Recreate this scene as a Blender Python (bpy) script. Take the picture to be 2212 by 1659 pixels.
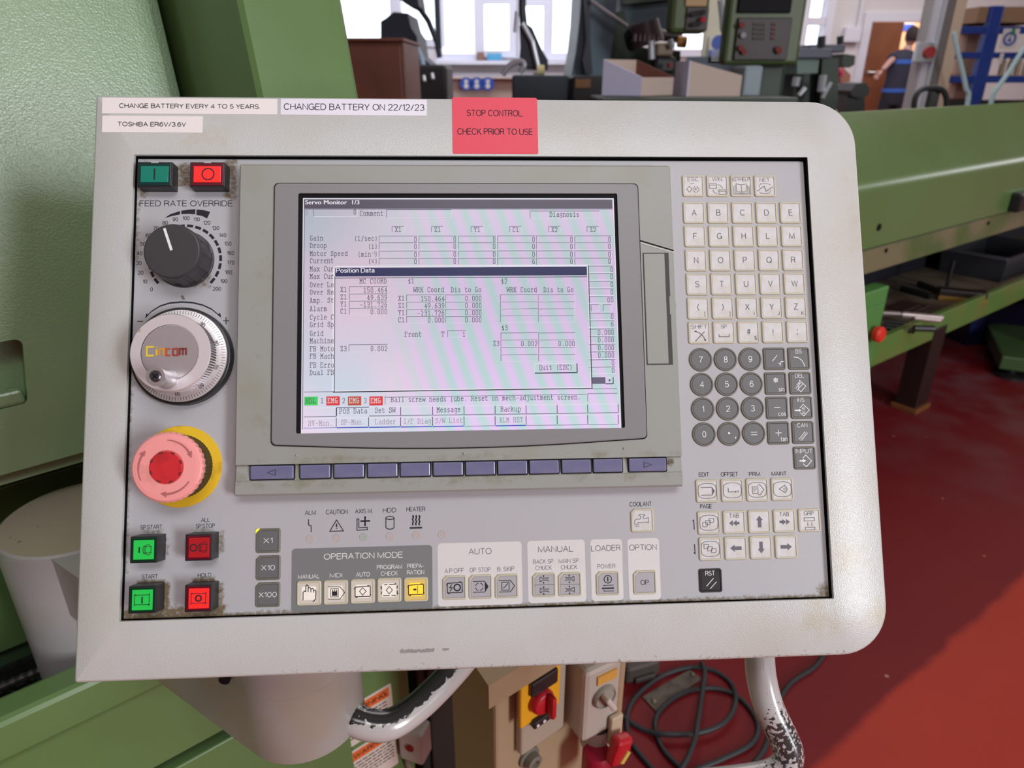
import bpy, bmesh, math, random
from mathutils import Vector, Matrix
from math import sin, cos, tan, pi, radians, atan2, sqrt
random.seed(7)
for o in list(bpy.data.objects): bpy.data.objects.remove(o)
SC = bpy.context.scene; COL = SC.collection

# ------------------------------------------------------------------ camera, world, lights, exposure
HC, TH, FPX = 1.2, radians(24), 1503.3
cam_d = bpy.data.cameras.new('camera'); cam = bpy.data.objects.new('camera', cam_d); COL.objects.link(cam)
cam.location = (0, 0, HC); cam.rotation_euler = (pi/2 - TH, 0, 0)
cam_d.sensor_width = 36; cam_d.lens = 36*FPX/2212; cam_d.clip_start = .02; cam_d.clip_end = 100
cam_d.dof.use_dof = True; cam_d.dof.focus_distance = .455; cam_d.dof.aperture_fstop = 10.5
SC.camera = cam
SC.view_settings.view_transform = 'Standard'; SC.view_settings.look = 'None'
SC.view_settings.exposure = -0.16; SC.view_settings.gamma = 1; SC.view_settings.use_curve_mapping = False

W = bpy.data.worlds.new('world'); SC.world = W; W.use_nodes = True
W.node_tree.nodes['Background'].inputs[0].default_value = (.86, .93, 1, 1)
W.node_tree.nodes['Background'].inputs[1].default_value = 3.2

def area(name, loc, target, sx, sy, power, col):
    l = bpy.data.lights.new(name, 'AREA'); l.shape = 'RECTANGLE'; l.size = sx; l.size_y = sy; l.energy = power; l.color = col
    o = bpy.data.objects.new(name, l); COL.objects.link(o); o.location = loc
    o.rotation_euler = (Vector(target) - Vector(loc)).to_track_quat('-Z', 'Y').to_euler()
    return o
area('high_window_daylight', (3.9, -3.1, 1.95), (0, .6, 1.1), 1.0, 2.2, 205, (.95, .97, 1))
area('side_window_daylight', (11.7, 5.0, 2.5), (2, 2, 1), 4.0, 1.2, 105, (.98, .98, 1))
area('ceiling_lamp', (.6, -1.3, 3.55), (.3, .3, 0), 2.0, .8, 42, (.97, .98, 1))
area('ceiling_lamp', (-1.2, -.6, 3.55), (-.6, .6, 0), 1.6, 1.0, 4, (.97, .98, 1))
area('ceiling_lamp', (1.5, 5.0, 3.55), (1.5, 5.0, 0), 4.0, 3.0, 105, (1, .97, .93))
area('ceiling_lamp', (-.5, 9.3, 3.55), (-.5, 10.5, 0), 4.0, 1.0, 120, (.86, .9, 1))
area('ceiling_lamp', (5.0, 8.6, 3.55), (5.0, 8.6, 0), 3.0, 2.6, 130, (1, .96, .92))

# ------------------------------------------------------------------ geometry of the view (to place things where they stand)
def ray(px, py):
    x = (px-1106)/FPX; u = -(py-829.5)/FPX
    return Vector((x, cos(TH)+u*sin(TH), -sin(TH)+u*cos(TH)))
C0 = Vector((0, 0, HC))
def atY(px, py, Y):
    r = ray(px, py); return C0 + r*(Y/r.y)
def atZ(px, py, z=0.0):
    r = ray(px, py); return C0 + r*((z-HC)/r.z)
# the control panel's own frame: origin at its first letter key, x right, y up, z out of its face
def _rot(w):
    t = sqrt(sum(a*a for a in w)); k = [a/t for a in w]
    return Matrix.Rotation(t, 3, Vector(k))
Rcv = _rot((-9.27e-2, -5.42e-2, -1.66e-2)); Tcv = Vector((.1179888, -.111896, .453136))
_f = Matrix(((1, 0, 0), (0, -1, 0), (0, 0, -1)))
Rc = Matrix.Rotation(pi/2 - TH, 3, 'X')
PM = (Rc @ _f @ Rcv @ _f).to_4x4(); PM.translation = C0 + Rc @ (_f @ Tcv)
PMi = PM.inverted()
def P(px, py, h=0.0):
    """panel coordinates (x, y) of the point seen at this spot, h above the face plate"""
    a = PMi @ C0; d = (PMi.to_3x3()) @ ray(px, py)
    s = (h - a.z)/d.z; q = a + d*s
    return Vector((q.x, q.y))
def PP(h): return lambda px, py: P(px, py, h)

# ------------------------------------------------------------------ materials
def lin(c):
    f = lambda v: v/12.92 if v <= .04045 else ((v+.055)/1.055)**2.4
    return (f(c[0]/255), f(c[1]/255), f(c[2]/255), 1)
def mat(name, col, rough=.5, metal=0, emit=0, bump=None, var=None, spec=.5, coat=0, alpha=None, trans=0, ecol=None):
    m = bpy.data.materials.new(name); m.use_nodes = True; nt = m.node_tree; b = nt.nodes['Principled BSDF']
    c = lin(col); b.inputs['Base Color'].default_value = c; b.inputs['Roughness'].default_value = rough
    b.inputs['Metallic'].default_value = metal; b.inputs['Specular IOR Level'].default_value = spec
    b.inputs['Coat Weight'].default_value = coat; b.inputs['Coat Roughness'].default_value = .15
    b.inputs['Transmission Weight'].default_value = trans
    if emit:
        b.inputs['Emission Color'].default_value = lin(ecol or col); b.inputs['Emission Strength'].default_value = emit
    tc = None
    if bump or var:
        tc = nt.nodes.new('ShaderNodeTexCoord')
    if bump:   # (scale, strength, distance)
        n = nt.nodes.new('ShaderNodeTexNoise'); n.inputs['Scale'].default_value = bump[0]; n.inputs['Detail'].default_value = 2
        bp = nt.nodes.new('ShaderNodeBump'); bp.inputs['Strength'].default_value = bump[1]; bp.inputs['Distance'].default_value = bump[2]
        nt.links.new(tc.outputs['Object'], n.inputs['Vector']); nt.links.new(n.outputs[0], bp.inputs['Height']); nt.links.new(bp.outputs[0], b.inputs['Normal'])
    if var:    # (scale, other colour, low, high)
        n = nt.nodes.new('ShaderNodeTexNoise'); n.inputs['Scale'].default_value = var[0]; n.inputs['Detail'].default_value = 6
        r = nt.nodes.new('ShaderNodeMapRange'); r.inputs[1].default_value = var[2]; r.inputs[2].default_value = var[3]
        mx = nt.nodes.new('ShaderNodeMix'); mx.data_type = 'RGBA'
        mx.inputs[6].default_value = c; mx.inputs[7].default_value = lin(var[1])
        nt.links.new(tc.outputs['Object'], n.inputs['Vector']); nt.links.new(n.outputs[0], r.inputs[0])
        nt.links.new(r.outputs[0], mx.inputs[0]); nt.links.new(mx.outputs[2], b.inputs['Base Color'])
    return m
def stain(m, col, spots, scale=120, edge=None, lo=.3, hi=.75, fine=True):
    """dirt of its own shape: boxes (x0,y0,x1,y1,reach,amount) in object coordinates, broken up by noise"""
    nt = m.node_tree; N = nt.nodes; L = nt.links; b = N['Principled BSDF']
    tc = N.new('ShaderNodeTexCoord'); sep = N.new('ShaderNodeSeparateXYZ'); L.new(tc.outputs['Object'], sep.inputs[0])
    def M(op, a, bb=None, cl=False):
        n = N.new('ShaderNodeMath'); n.operation = op; n.use_clamp = cl
        for i, v in enumerate((a, bb)):
            if v is None: continue
            if isinstance(v, (int, float)): n.inputs[i].default_value = v
            else: L.new(v, n.inputs[i])
        return n.outputs[0]
    tot = None
    for x0, y0, x1, y1, reach, amt in spots:
        dx = M('MAXIMUM', M('SUBTRACT', M('ABSOLUTE', M('SUBTRACT', sep.outputs[0], (x0+x1)/2)), abs(x1-x0)/2), 0)
        dy = M('MAXIMUM', M('SUBTRACT', M('ABSOLUTE', M('SUBTRACT', sep.outputs[1], (y0+y1)/2)), abs(y1-y0)/2), 0)
        d = M('SQRT', M('ADD', M('MULTIPLY', dx, dx), M('MULTIPLY', dy, dy)))
        v = M('MULTIPLY', M('SUBTRACT', 1, M('DIVIDE', d, reach), True), amt)
        tot = v if tot is None else M('MAXIMUM', tot, v)
    n = N.new('ShaderNodeTexNoise'); n.inputs['Scale'].default_value = scale; n.inputs['Detail'].default_value = 8; n.inputs['Roughness'].default_value = .7
    L.new(tc.outputs['Object'], n.inputs['Vector'])
    fac = M('ADD', tot, M('MULTIPLY', M('SUBTRACT', n.outputs[0], .5), 1.5))
    r = N.new('ShaderNodeMapRange'); r.inputs[1].default_value = lo; r.inputs[2].default_value = hi; L.new(fac, r.inputs[0])
    fac2 = M('MULTIPLY', r.outputs[0], M('MINIMUM', M('MULTIPLY', tot, 3), 1))
    mx = N.new('ShaderNodeMix'); mx.data_type = 'RGBA'; L.new(fac2, mx.inputs[0])
    src = b.inputs['Base Color']
    if src.is_linked: L.new(src.links[0].from_socket, mx.inputs[6])
    else: mx.inputs[6].default_value = src.default_value
    mx.inputs[7].default_value = lin(col); L.new(mx.outputs[2], src)
    return m

# ------------------------------------------------------------------ mesh helpers
def link(name, me, mats, parent=None, label=None, mx=None):
    o = bpy.data.objects.new(name, me); COL.objects.link(o)
    for m in (mats if isinstance(mats, (list, tuple)) else [mats]): me.materials.append(m)
    if parent is not None: o.parent = parent
    if mx is not None: o.matrix_world = mx
    if label: o['label'] = label
    return o
def obj(name, bm, mats, parent=None, label=None, smooth=False, mx=None):
    me = bpy.data.meshes.new(name); bm.normal_update(); bm.to_mesh(me); bm.free()
    if smooth:
        me.polygons.foreach_set('use_smooth', [True]*len(me.polygons))
        try: me.set_sharp_from_angle(angle=radians(38))
        except Exception: pass
    return link(name, me, mats, parent, label, mx)
def empty(name, label, cat, loc=(0, 0, 0), rz=0, group=None, mx=None):
    o = bpy.data.objects.new(name, None); COL.objects.link(o); o.empty_display_size = .05
    if mx is not None: o.matrix_world = mx
    else: o.location = loc; o.rotation_euler = (0, 0, rz)
    tag(o, label, cat, group); return o
def tag(o, label, cat, group=None):
    o['label'] = label; o['category'] = cat
    if group: o['group'] = group
    return o
def struct(o): o['kind'] = 'structure'; return o
B = bmesh.new
def loops(bm, ls, mat=0, cap0=True, cap1=True, closed=True):
    """skin successive vertex loops"""
    V = [[bm.verts.new(p) for p in l] for l in ls]; n = len(V[0])
    for a, b in zip(V, V[1:]):
        for i in range(n if closed else n-1):
            f = bm.faces.new((a[i], a[(i+1) % n], b[(i+1) % n], b[i])); f.material_index = mat
    if cap0: bm.faces.new(list(reversed(V[0]))).material_index = mat
    if cap1: bm.faces.new(V[-1]).material_index = mat
    return V
def box(bm, x0, x1, y0, y1, z0, z1, mat=0, bev=0):
    if x1 < x0: x0, x1 = x1, x0
    if y1 < y0: y0, y1 = y1, y0
    if z1 < z0: z0, z1 = z1, z0
    b = min(bev, (x1-x0)/2.1, (y1-y0)/2.1, (z1-z0)/2.1)
    if b <= 0:
        loops(bm, [[(x0, y0, z), (x1, y0, z), (x1, y1, z), (x0, y1, z)] for z in (z0, z1)], mat)
    else:
        R = lambda i, z: [(x, y, z) for x, y in rrect(x0+i, y0+i, x1-i, y1-i, max(b-i, b*.25), 2)]
        loops(bm, [R(b, z0), R(b*.3, z0+b*.3), R(0, z0+b), R(0, z1-b), R(b*.3, z1-b*.3), R(b, z1)], mat)
def rrect(x0, y0, x1, y1, r, n=4):
    """rounded rectangle, r may be 4 radii (bl, br, tr, tl)"""
    rr = r if isinstance(r, (list, tuple)) else [r]*4; pts = []
    for (cx, cy, a0, q) in ((x0, y0, pi, rr[0]), (x1, y0, 1.5*pi, rr[1]), (x1, y1, 0, rr[2]), (x0, y1, .5*pi, rr[3])):
        sx = 1 if cx == x0 else -1; sy = 1 if cy == y0 else -1
        for i in range(n+1):
            a = a0 + i*pi/2/n; pts.append((cx + sx*q + q*cos(a), cy + sy*q + q*sin(a)))
    return pts
def prism(bm, pts, z0, z1, bev=0, mat=0, scale_c=None, cap0=True):
    """extrude a 2D outline (ccw) from z0 to z1, the top edge eased by bev (for round outlines)"""
    if bev:
        cx = sum(p[0] for p in pts)/len(pts); cy = sum(p[1] for p in pts)/len(pts)
        w = max(abs(p[0]-cx) for p in pts); h = max(abs(p[1]-cy) for p in pts)
        s = lambda k: [(cx+(p[0]-cx)*(1-k/w), cy+(p[1]-cy)*(1-k/h)) for p in pts]
        L = [(pts, z0), (pts, z1-bev), (s(bev*.35), z1-bev*.3), (s(bev), z1)]
    else: L = [(pts, z0), (pts, z1)]
    loops(bm, [[(x, y, z) for x, y in l] for l, z in L], mat, cap0=cap0)
def circ(cx, cy, r, n=48, a0=0): return [(cx+r*cos(a0+2*pi*i/n), cy+r*sin(a0+2*pi*i/n)) for i in range(n)]
def lathe(bm, prof, c=(0, 0), n=48, mat=0, cap0=False, cap1=True, mx=None):
    L = [[(c[0]+r*cos(2*pi*i/n), c[1]+r*sin(2*pi*i/n), z) for i in range(n)] for r, z in prof]
    if mx is not None: L = [[tuple(mx @ Vector(p)) for p in l] for l in L]
    loops(bm, L, mat, cap0, cap1)
def cylb(bm, p0, p1, r0, r1=None, n=14, mat=0):
    tube(bm, [p0, p1], [r0, r1 if r1 is not None else r0], n, mat)
def tube(bm, pts, r, n=12, mat=0, cap=True):
    pts = [Vector(p) for p in pts]; rs = r if isinstance(r, (list, tuple)) else [r]*len(pts); L = []; up = None
    for i, p in enumerate(pts):
        t = (pts[min(i+1, len(pts)-1)] - pts[max(i-1, 0)]).normalized()
        if up is None: up = t.orthogonal().normalized()
        up = (up - t*up.dot(t)).normalized(); s = t.cross(up)
        L.append([tuple(p + (up*cos(a)+s*sin(a))*rs[i]) for a in [2*pi*k/n for k in range(n)]])
    loops(bm, L, mat, cap, cap)
def spline(pts, n=8):
    pts = [Vector(p) for p in pts]; q = [pts[0]*2-pts[1]] + pts + [pts[-1]*2-pts[-2]]; out = []
    for i in range(1, len(q)-2):
        for k in range(n):
            t = k/n; a, b, c, d = q[i-1:i+3]
            out.append(.5*((2*b)+(c-a)*t+(2*a-5*b+4*c-d)*t*t+(3*b-a-3*c+d)*t**3))
    return out + [pts[-1]]
def stroke(bm, pts, w, z=0, mat=0, closed=False):
    """flat mitred line"""
    pts = [Vector((p[0], p[1])) for p in pts]
    if closed: pts = pts + [pts[0]]
    n = len(pts); Ls = []
    for i in range(n):
        if closed and i in (0, n-1): a, b = pts[-2], pts[1]
        else: a, b = pts[max(i-1, 0)], pts[min(i+1, n-1)]
        d1 = (pts[i]-a); d2 = (b-pts[i])
        if d1.length < 1e-9: d1 = d2
        if d2.length < 1e-9: d2 = d1
        d1.normalize(); d2.normalize(); t = (d1+d2)
        t = d2 if t.length < .3 else t.normalized()
        nn = Vector((-t.y, t.x)); c = max(.5, abs(nn.dot(Vector((-d2.y, d2.x))))); k = w/2/c
        Ls.append((bm.verts.new((*(pts[i]+nn*k), z)), bm.verts.new((*(pts[i]-nn*k), z))))
    for a, b in zip(Ls, Ls[1:]):
        f = bm.faces.new((a[0], a[1], b[1], b[0])); f.material_index = mat
def poly(bm, pts, z=0, mat=0):
    f = bm.faces.new([bm.verts.new((p[0], p[1], z)) for p in pts]); f.normal_update()
    if f.normal.z < 0: f.normal_flip()
    f.material_index = mat
def holed(bm, outer, inner, z, mat=0):
    """flat face with one hole; both outlines given as 2D loops"""
    vo = [bm.verts.new((x, y, z)) for x, y in outer]; vi = [bm.verts.new((x, y, z)) for x, y in inner]
    ed = [bm.edges.new((l[i], l[(i+1) % len(l)])) for l in (vo, vi) for i in range(len(l))]
    r = bmesh.ops.triangle_fill(bm, edges=ed, use_beauty=True)
    for f in r['geom']:
        if isinstance(f, bmesh.types.BMFace):
            f.material_index = mat; f.normal_update()
            if f.normal.z < 0: f.normal_flip()
    return vo, vi
# lettering: outlines of Blender's own font, cached
_tc = {}
def glyphs(s, off=0.0):
    k = (s, off)
    if k not in _tc:
        c = bpy.data.curves.new('t', 'FONT'); c.body = s; c.resolution_u = 3; c.offset = off; c.fill_mode = 'FRONT'
        o = bpy.data.objects.new('t', c); COL.objects.link(o)
        me = bpy.data.meshes.new_from_object(o.evaluated_get(bpy.context.evaluated_depsgraph_get()))
        v = [(p.co.x, p.co.y) for p in me.vertices]; f = [tuple(p.vertices) for p in me.polygons]
        bpy.data.objects.remove(o); bpy.data.curves.remove(c); bpy.data.meshes.remove(me)
        _tc[k] = (v, f, min(a[0] for a in v), max(a[0] for a in v))
    return _tc[k]
CAP = max(v[1] for v in glyphs('H')[0])
def text(bm, s, x0, x1, y, cap, z, off=0.0, mat=0, ang=0, c=None):
    """baseline y, from x0 to x1 (x1 None: natural width centred on x0)"""
    if all(ch == ' ' or ch in SF for ch in s): return stext(bm, s, x0, x1, y, cap, z, .105+off*2.2, mat, ang, c)
    v, f, a, b = glyphs(s, off); k = cap/CAP
    if x1 is None: kx = k*.95; ox = x0-(a+b)/2*kx
    else: kx = (x1-x0)/(b-a); ox = x0-a*kx
    V = []
    for p in v:
        X, Y = ox+p[0]*kx, y+p[1]*k
        if ang: X, Y = c[0]+(X-c[0])*cos(ang)-(Y-c[1])*sin(ang), c[1]+(X-c[0])*sin(ang)+(Y-c[1])*cos(ang)
        V.append(bm.verts.new((X, Y, z)))
    for q in f:
        fc = bm.faces.new([V[i] for i in q]); fc.material_index = mat; fc.normal_update()
        if fc.normal.z < 0: fc.normal_flip()
def ptext(bm, s, cv, x0, x1, yb, cap, h, z, off=0.0, mat=0):
    """text given by where it stands in a close-up (cv: close-up -> photo)"""
    xm = (x0+x1)/2; a = P(*cv(x0, yb), h); b = P(*cv(x1, yb), h); m = P(*cv(xm, yb), h); t = P(*cv(xm, yb-cap), h)
    text(bm, s, a.x, b.x, m.y, t.y-m.y, z, off, mat)
# plain thin sans lettering drawn as strokes, like the panel's own printing: glyph -> (width, lines) on a cap height of 1
def _e(cx, cy, rx, ry, a0, a1, n=10): return [(cx+rx*cos(radians(a0+(a1-a0)*i/n)), cy+ry*sin(radians(a0+(a1-a0)*i/n))) for i in range(n+1)]
_six = [_e(.28, .31, .27, .31, 0, 360, 16), [(.5, .82), (.38, .98), (.24, .98), (.08, .8), (.01, .5), (.01, .3)]]
SF = {'A': (.68, [[(0, 0), (.34, 1), (.68, 0)], [(.11, .34), (.57, .34)]]), 'B': (.6, [[(0, 0), (0, 1), (.34, 1)]+_e(.34, .765, .22, .235, 90, -90)+[(0, .53)], [(0, .53), (.36, .53)]+_e(.36, .265, .24, .265, 90, -90)+[(0, 0)]]),
'C': (.7, [_e(.37, .5, .37, .5, 42, 318, 16)]), 'D': (.66, [[(0, 0), (0, 1), (.28, 1)]+_e(.28, .5, .38, .5, 90, -90, 12)+[(0, 0)]]), 'E': (.54, [[(.54, 1), (0, 1), (0, 0), (.56, 0)], [(0, .53), (.5, .53)]]), 'F': (.52, [[(.54, 1), (0, 1), (0, 0)], [(0, .52), (.47, .52)]]),
'G': (.74, [_e(.37, .5, .37, .5, 42, 330, 16)+[(.72, .46), (.42, .46)], [(.73, .46), (.73, 0)]]), 'H': (.62, [[(0, 0), (0, 1)], [(.62, 0), (.62, 1)], [(0, .53), (.62, .53)]]), 'I': (.02, [[(.01, 0), (.01, 1)]]), 'J': (.42, [[(.42, 1), (.42, .28)]+_e(.21, .28, .21, .28, 0, -180)]),
'K': (.62, [[(0, 0), (0, 1)], [(.58, 1), (0, .38)], [(.2, .58), (.62, 0)]]), 'L': (.5, [[(0, 1), (0, 0), (.5, 0)]]), 'M': (.78, [[(0, 0), (0, 1), (.39, .06), (.78, 1), (.78, 0)]]), 'N': (.62, [[(0, 0), (0, 1), (.62, 0), (.62, 1)]]), 'O': (.78, [_e(.39, .5, .39, .5, 0, 360, 20)]),
'P': (.58, [[(0, 0), (0, 1), (.32, 1)]+_e(.32, .74, .26, .26, 90, -90)+[(0, .48)]]), 'Q': (.78, [_e(.39, .5, .39, .5, 0, 360, 20), [(.46, .24), (.76, -.04)]]), 'R': (.62, [[(0, 0), (0, 1), (.34, 1)]+_e(.34, .75, .25, .25, 90, -90)+[(0, .5)], [(.36, .5), (.54, .38), (.56, .1), (.62, 0)]]),
'S': (.62, [_e(.31, .745, .27, .255, 22, 262, 10)+_e(.31, .255, .30, .255, 86, -158, 10)]), 'T': (.62, [[(0, 1), (.62, 1)], [(.31, 1), (.31, 0)]]), 'U': (.62, [[(0, 1), (0, .32)]+_e(.31, .32, .31, .32, 180, 360)+[(.62, 1)]]), 'V': (.64, [[(0, 1), (.32, 0), (.64, 1)]]),
'W': (.94, [[(0, 1), (.235, 0), (.47, .96), (.705, 0), (.94, 1)]]), 'X': (.62, [[(0, 0), (.6, 1)], [(.02, 1), (.62, 0)]]), 'Y': (.62, [[(0, 1), (.31, .44), (.62, 1)], [(.31, .44), (.31, 0)]]), 'Z': (.58, [[(.02, 1), (.56, 1), (0, 0), (.58, 0)]]),
'0': (.54, [_e(.27, .5, .27, .5, 0, 360, 18)]), '1': (.24, [[(0, .76), (.22, 1), (.22, 0)]]), '2': (.54, [_e(.27, .73, .26, .27, 170, -35)+[(0, 0), (.54, 0)]]), '3': (.54, [_e(.26, .755, .24, .245, 160, -85), _e(.26, .26, .28, .26, 88, -160)]), '4': (.58, [[(.42, 0), (.42, 1), (0, .3), (.58, .3)]]),
'5': (.54, [[(.5, 1), (.1, 1), (.04, .5)]+_e(.26, .32, .28, .32, 130, -160)]), '6': (.55, _six), '7': (.54, [[(0, 1), (.54, 1), (.24, .4), (.16, 0)]]), '8': (.54, [_e(.27, .76, .22, .24, 0, 360, 14), _e(.27, .26, .27, .26, 0, 360, 16)]), '9': (.55, [[(.55-x, 1-y) for x, y in l] for l in _six]),
'.': (.06, [[(.03, -.02), (.03, .07)]]), ',': (.06, [[(.04, .06), (.04, -.02), (-.01, -.14)]]), ';': (.06, [[(.04, .06), (.04, -.02), (-.01, -.14)], [(.03, .55), (.03, .65)]]), '-': (.34, [[(0, .4), (.34, .4)]]), '/': (.36, [[(0, 0), (.36, 1)]]), '!': (.06, [[(.03, 1), (.03, .28)], [(.03, -.02), (.03, .07)]]),
'(': (.2, [[(.2, 1.05), (.05, .75), (0, .42), (.05, .1), (.2, -.2)]]), ')': (.2, [[(0, 1.05), (.15, .75), (.2, .42), (.15, .1), (0, -.2)]]), '[': (.2, [[(.2, 1.05), (0, 1.05), (0, -.2), (.2, -.2)]]), ']': (.2, [[(0, 1.05), (.2, 1.05), (.2, -.2), (0, -.2)]]),
'#': (.62, [[(.2, 0), (.28, 1)], [(.42, 0), (.5, 1)], [(.03, .33), (.62, .33)], [(.06, .67), (.65, .67)]]), '%': (.8, [_e(.16, .78, .16, .22, 0, 360, 10), _e(.64, .22, .16, .22, 0, 360, 10), [(.18, -.02), (.62, 1.02)]]), '*': (.4, [[(.2, .45), (.2, 1)], [(-.03, .58), (.43, .87)], [(-.03, .87), (.43, .58)]]),
's': (.4, [[(.4, .56), (.3, .7), (.1, .7), (.02, .56), (.1, .42), (.32, .32), (.4, .16), (.3, .02), (.1, .02), (0, .16)]]), 'i': (.02, [[(.01, 0), (.01, .7)], [(.01, .86), (.01, .95)]]), 'n': (.42, [[(0, 0), (0, .7)], [(0, .5), (.12, .68), (.3, .7), (.42, .54), (.42, 0)]]), 'c': (.44, [_e(.23, .35, .23, .36, 45, 315)]), 'o': (.48, [_e(.24, .35, .24, .36, 0, 360, 12)]),
't': (.30, [[(.12, .98), (.12, .1), (.18, .02), (.28, .02)], [(-.04, .68), (.30, .68)]]), 'a': (.44, [[(.02, .52), (.12, .68), (.3, .7), (.38, .58), (.38, .1), (.46, .02)], [(.38, .42), (.1, .34), (0, .18), (.08, .02), (.24, .02), (.38, .18)]])}
SF['$'] = (.62, SF['S'][1]+[[(.31, -.12), (.31, 1.12)]])
def stext(bm, s, x0, x1, y, cap, z, w=.105, mat=0, ang=0, c=None):
    W = 0; pos = []
    for ch in s:
        if ch == ' ': W += .34; continue
        pos.append((ch, W)); W += SF[ch][0]+.17
    W -= .17; t = cap*w; k = cap-t
    kx = (x1-x0-t)/W if x1 is not None else cap*.98
    ox = x0+t/2 if x1 is not None else x0-W*kx/2
    for ch, px in pos:
        for l in SF[ch][1]:
            P_ = [(ox+(px+a)*kx, y+t/2+b*k) for a, b in l]
            if ang: P_ = [(c[0]+(a-c[0])*cos(ang)-(b-c[1])*sin(ang), c[1]+(a-c[0])*sin(ang)+(b-c[1])*cos(ang)) for a, b in P_]
            stroke(bm, P_, t, z, mat)
crop = lambda s, ox, oy: (lambda x, y: (ox+x/s, oy+y/s))
ID = lambda x, y: (x, y)
c1 = crop(3.95, 160, 180); c2 = crop(5.183, 220, 600); c3 = crop(3.457, 200, 880); c4 = crop(3.687, 540, 1060)
c5 = crop(5.53, 1100, 1060); c6 = crop(3.95, 1440, 340); c7 = crop(2.963, 1440, 740)
# typewriter lettering for the monitor: strokes on a 7 x 10 cell
MONO = {k: v.split() for k, v in {
'A':'123952 0222 4262 2545 1939','B':'1219 094958574616 4655534202','C':'5957 5849291813224253','D':'1219 09394857534202','E':'1219 095957 1636 025254',
'F':'1219 095957 1636 0232','G':'584929181322425255 3565','H':'1219 5259 1656 0929 0222 4969 4262','I':'1949 3932 1252','K':'1219 0929 0222 1558 3652 4969 4262',
'L':'1219 0929 025254','M':'1219 193559 5952 0222 4262 0919 5969','N':'1219 1952 5259 0222 4969 0919','O':'294958534222131829','P':'1219 094958574515 0232',
'Q':'294958534222131829 324151','R':'1219 094958574616 0222 3652 5262','S':'584929181726465553422213 1214 5759','T':'3932 07096967 2242','U':'191322425359 0929 4969',
'V':'193259 0929 4969','W':'0912375269 0929 4969','X':'1259 1952 0929 4969 0222 4262','Y':'193559 3532 2242 0929 4969','Z':'171959125254',
'a':'2747565262 55251413224253','b':'0919 1912 1627475653422213','c':'5647271613224253','d':'49595262 5647271613224253','e':'15555647271613224253',
'f':'59493832 1757 1252','g':'6757514020 5647271614234354','h':'0919 1912 1627475652 0222 4262','i':'3839 173732 1252','j':'4849 2747413010',
'k':'091912 1447 3552 3757 0222 4262','l':'193932 1252','m':'071712 16273632 36475652 0222 5262','n':'071712 1627475652 0222 4262','o':'274756534222131627',
'p':'171710 0030 1627475653422213','r':'172722 25475756 1242','s':'56472716254453422213','t':'2923324253 1757','u':'071713224253 47575262',
'v':'173257 0727 4767','w':'0712365267','x':'1257 1752 0727 4767 0222 4262','y':'1732 5720 0030',
'0':'294958534222131829','1':'183932 1252','2':'1718294958561252','3':'182949585746 26465553422213','4':'4249 491464 3252','5':'591916465553422213',
'6':'5949281613224253554616','7':'17195932','8':'294958574626171829 2615132242535546','9':'122243555849291816254555','.':'3233','-':'1555','(':'49373441',')':'29373421',
'/':'1159','%':'1358 18271718 43545343','$':'3139 574727162644534212'}.items()}
def mono(bm, s, x, y, adv, cap, z, mat=0, w=.95):
    """x: left edge, y: baseline"""
    kx = adv/7.2; ky = cap/7
    for ch in s:
        for seg in MONO.get(ch, ()):
            pts = [(x+kx*(int(seg[i])+.3), y+ky*(int(seg[i+1])-2)) for i in range(0, len(seg)-1, 2)]
            if len(pts) > 1:
                for a, b in zip(pts, pts[1:]):
                    d = Vector((b[0]-a[0], b[1]-a[1]))
                    if d.length < 1e-7: continue
                    e = d.normalized()*min(kx, ky)*.4; stroke(bm, [(a[0]-e.x, a[1]-e.y), (b[0]+e.x, b[1]+e.y)], w*min(kx, ky), z, mat)
        x += adv

# ------------------------------------------------------------------ material library
M_frame = mat('frame_powder_coat', (196, 200, 198), .3, bump=(1250, .32, .0006), var=(14, (192, 193, 187), .45, .7), spec=.6)
M_plate = mat('face_plate_film', (178, 179, 183), .42, bump=(900, .12, .0003), spec=.4)
M_unit = mat('display_shell', (152, 155, 150), .42, bump=(900, .1, .0003), var=(22, (148, 150, 138), .5, .68), spec=.45)
M_bezel = mat('grey_bezel_film', (134, 134, 137), .38, spec=.4)
M_black = mat('black_gap', (14, 14, 17), .7, spec=.2)
M_blackp = mat('black_plastic', (34, 35, 37), .38, spec=.5)
M_knob = mat('charcoal_knob_plastic', (58, 57, 60), .42, bump=(900, .1, .0003))
M_ink = mat('black_ink', (42, 42, 50), .6, spec=.2)
M_inkg = mat('grey_ink', (112, 111, 120), .6, spec=.2)
M_inkl = mat('pale_grey_ink', (128, 127, 131), .6, spec=.2)
M_white = mat('white_ink', (236, 236, 236), .5)
M_keyrim = mat('yellowed_key_rim', (200, 195, 170), .4, var=(160, (150, 135, 95), .62, .75))
M_keyw = mat('white_key_cap', (211, 213, 215), .42, var=(130, (202, 200, 192), .4, .7))
M_keyg = mat('dark_grey_key_cap', (104, 106, 108), .42, bump=(800, .1, .0002))
M_keygr = mat('dark_grey_key_rim', (112, 110, 98), .45, var=(160, (80, 70, 45), .6, .75))
M_keym = mat('mid_grey_key_cap', (172, 172, 176), .42)
M_keyk = mat('black_key_cap', (52, 50, 52), .3)
M_lit = mat('backlit_key_cap', (206, 200, 188), .45, emit=.03, ecol=(255, 246, 225)); M_litw = mat('backlit_window', (226, 222, 212), .45, emit=.2, ecol=(255, 248, 230))
M_lity = mat('yellow_backlit_key_cap', (214, 190, 120), .45, emit=.08, ecol=(255, 206, 70)); M_lityw = mat('yellow_backlit_window', (240, 196, 60), .45, emit=.55, ecol=(255, 206, 60))
M_softk = mat('lavender_soft_key', (108, 110, 146), .3, spec=.6, coat=.3, var=(60, (120, 121, 150), .4, .7))
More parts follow.
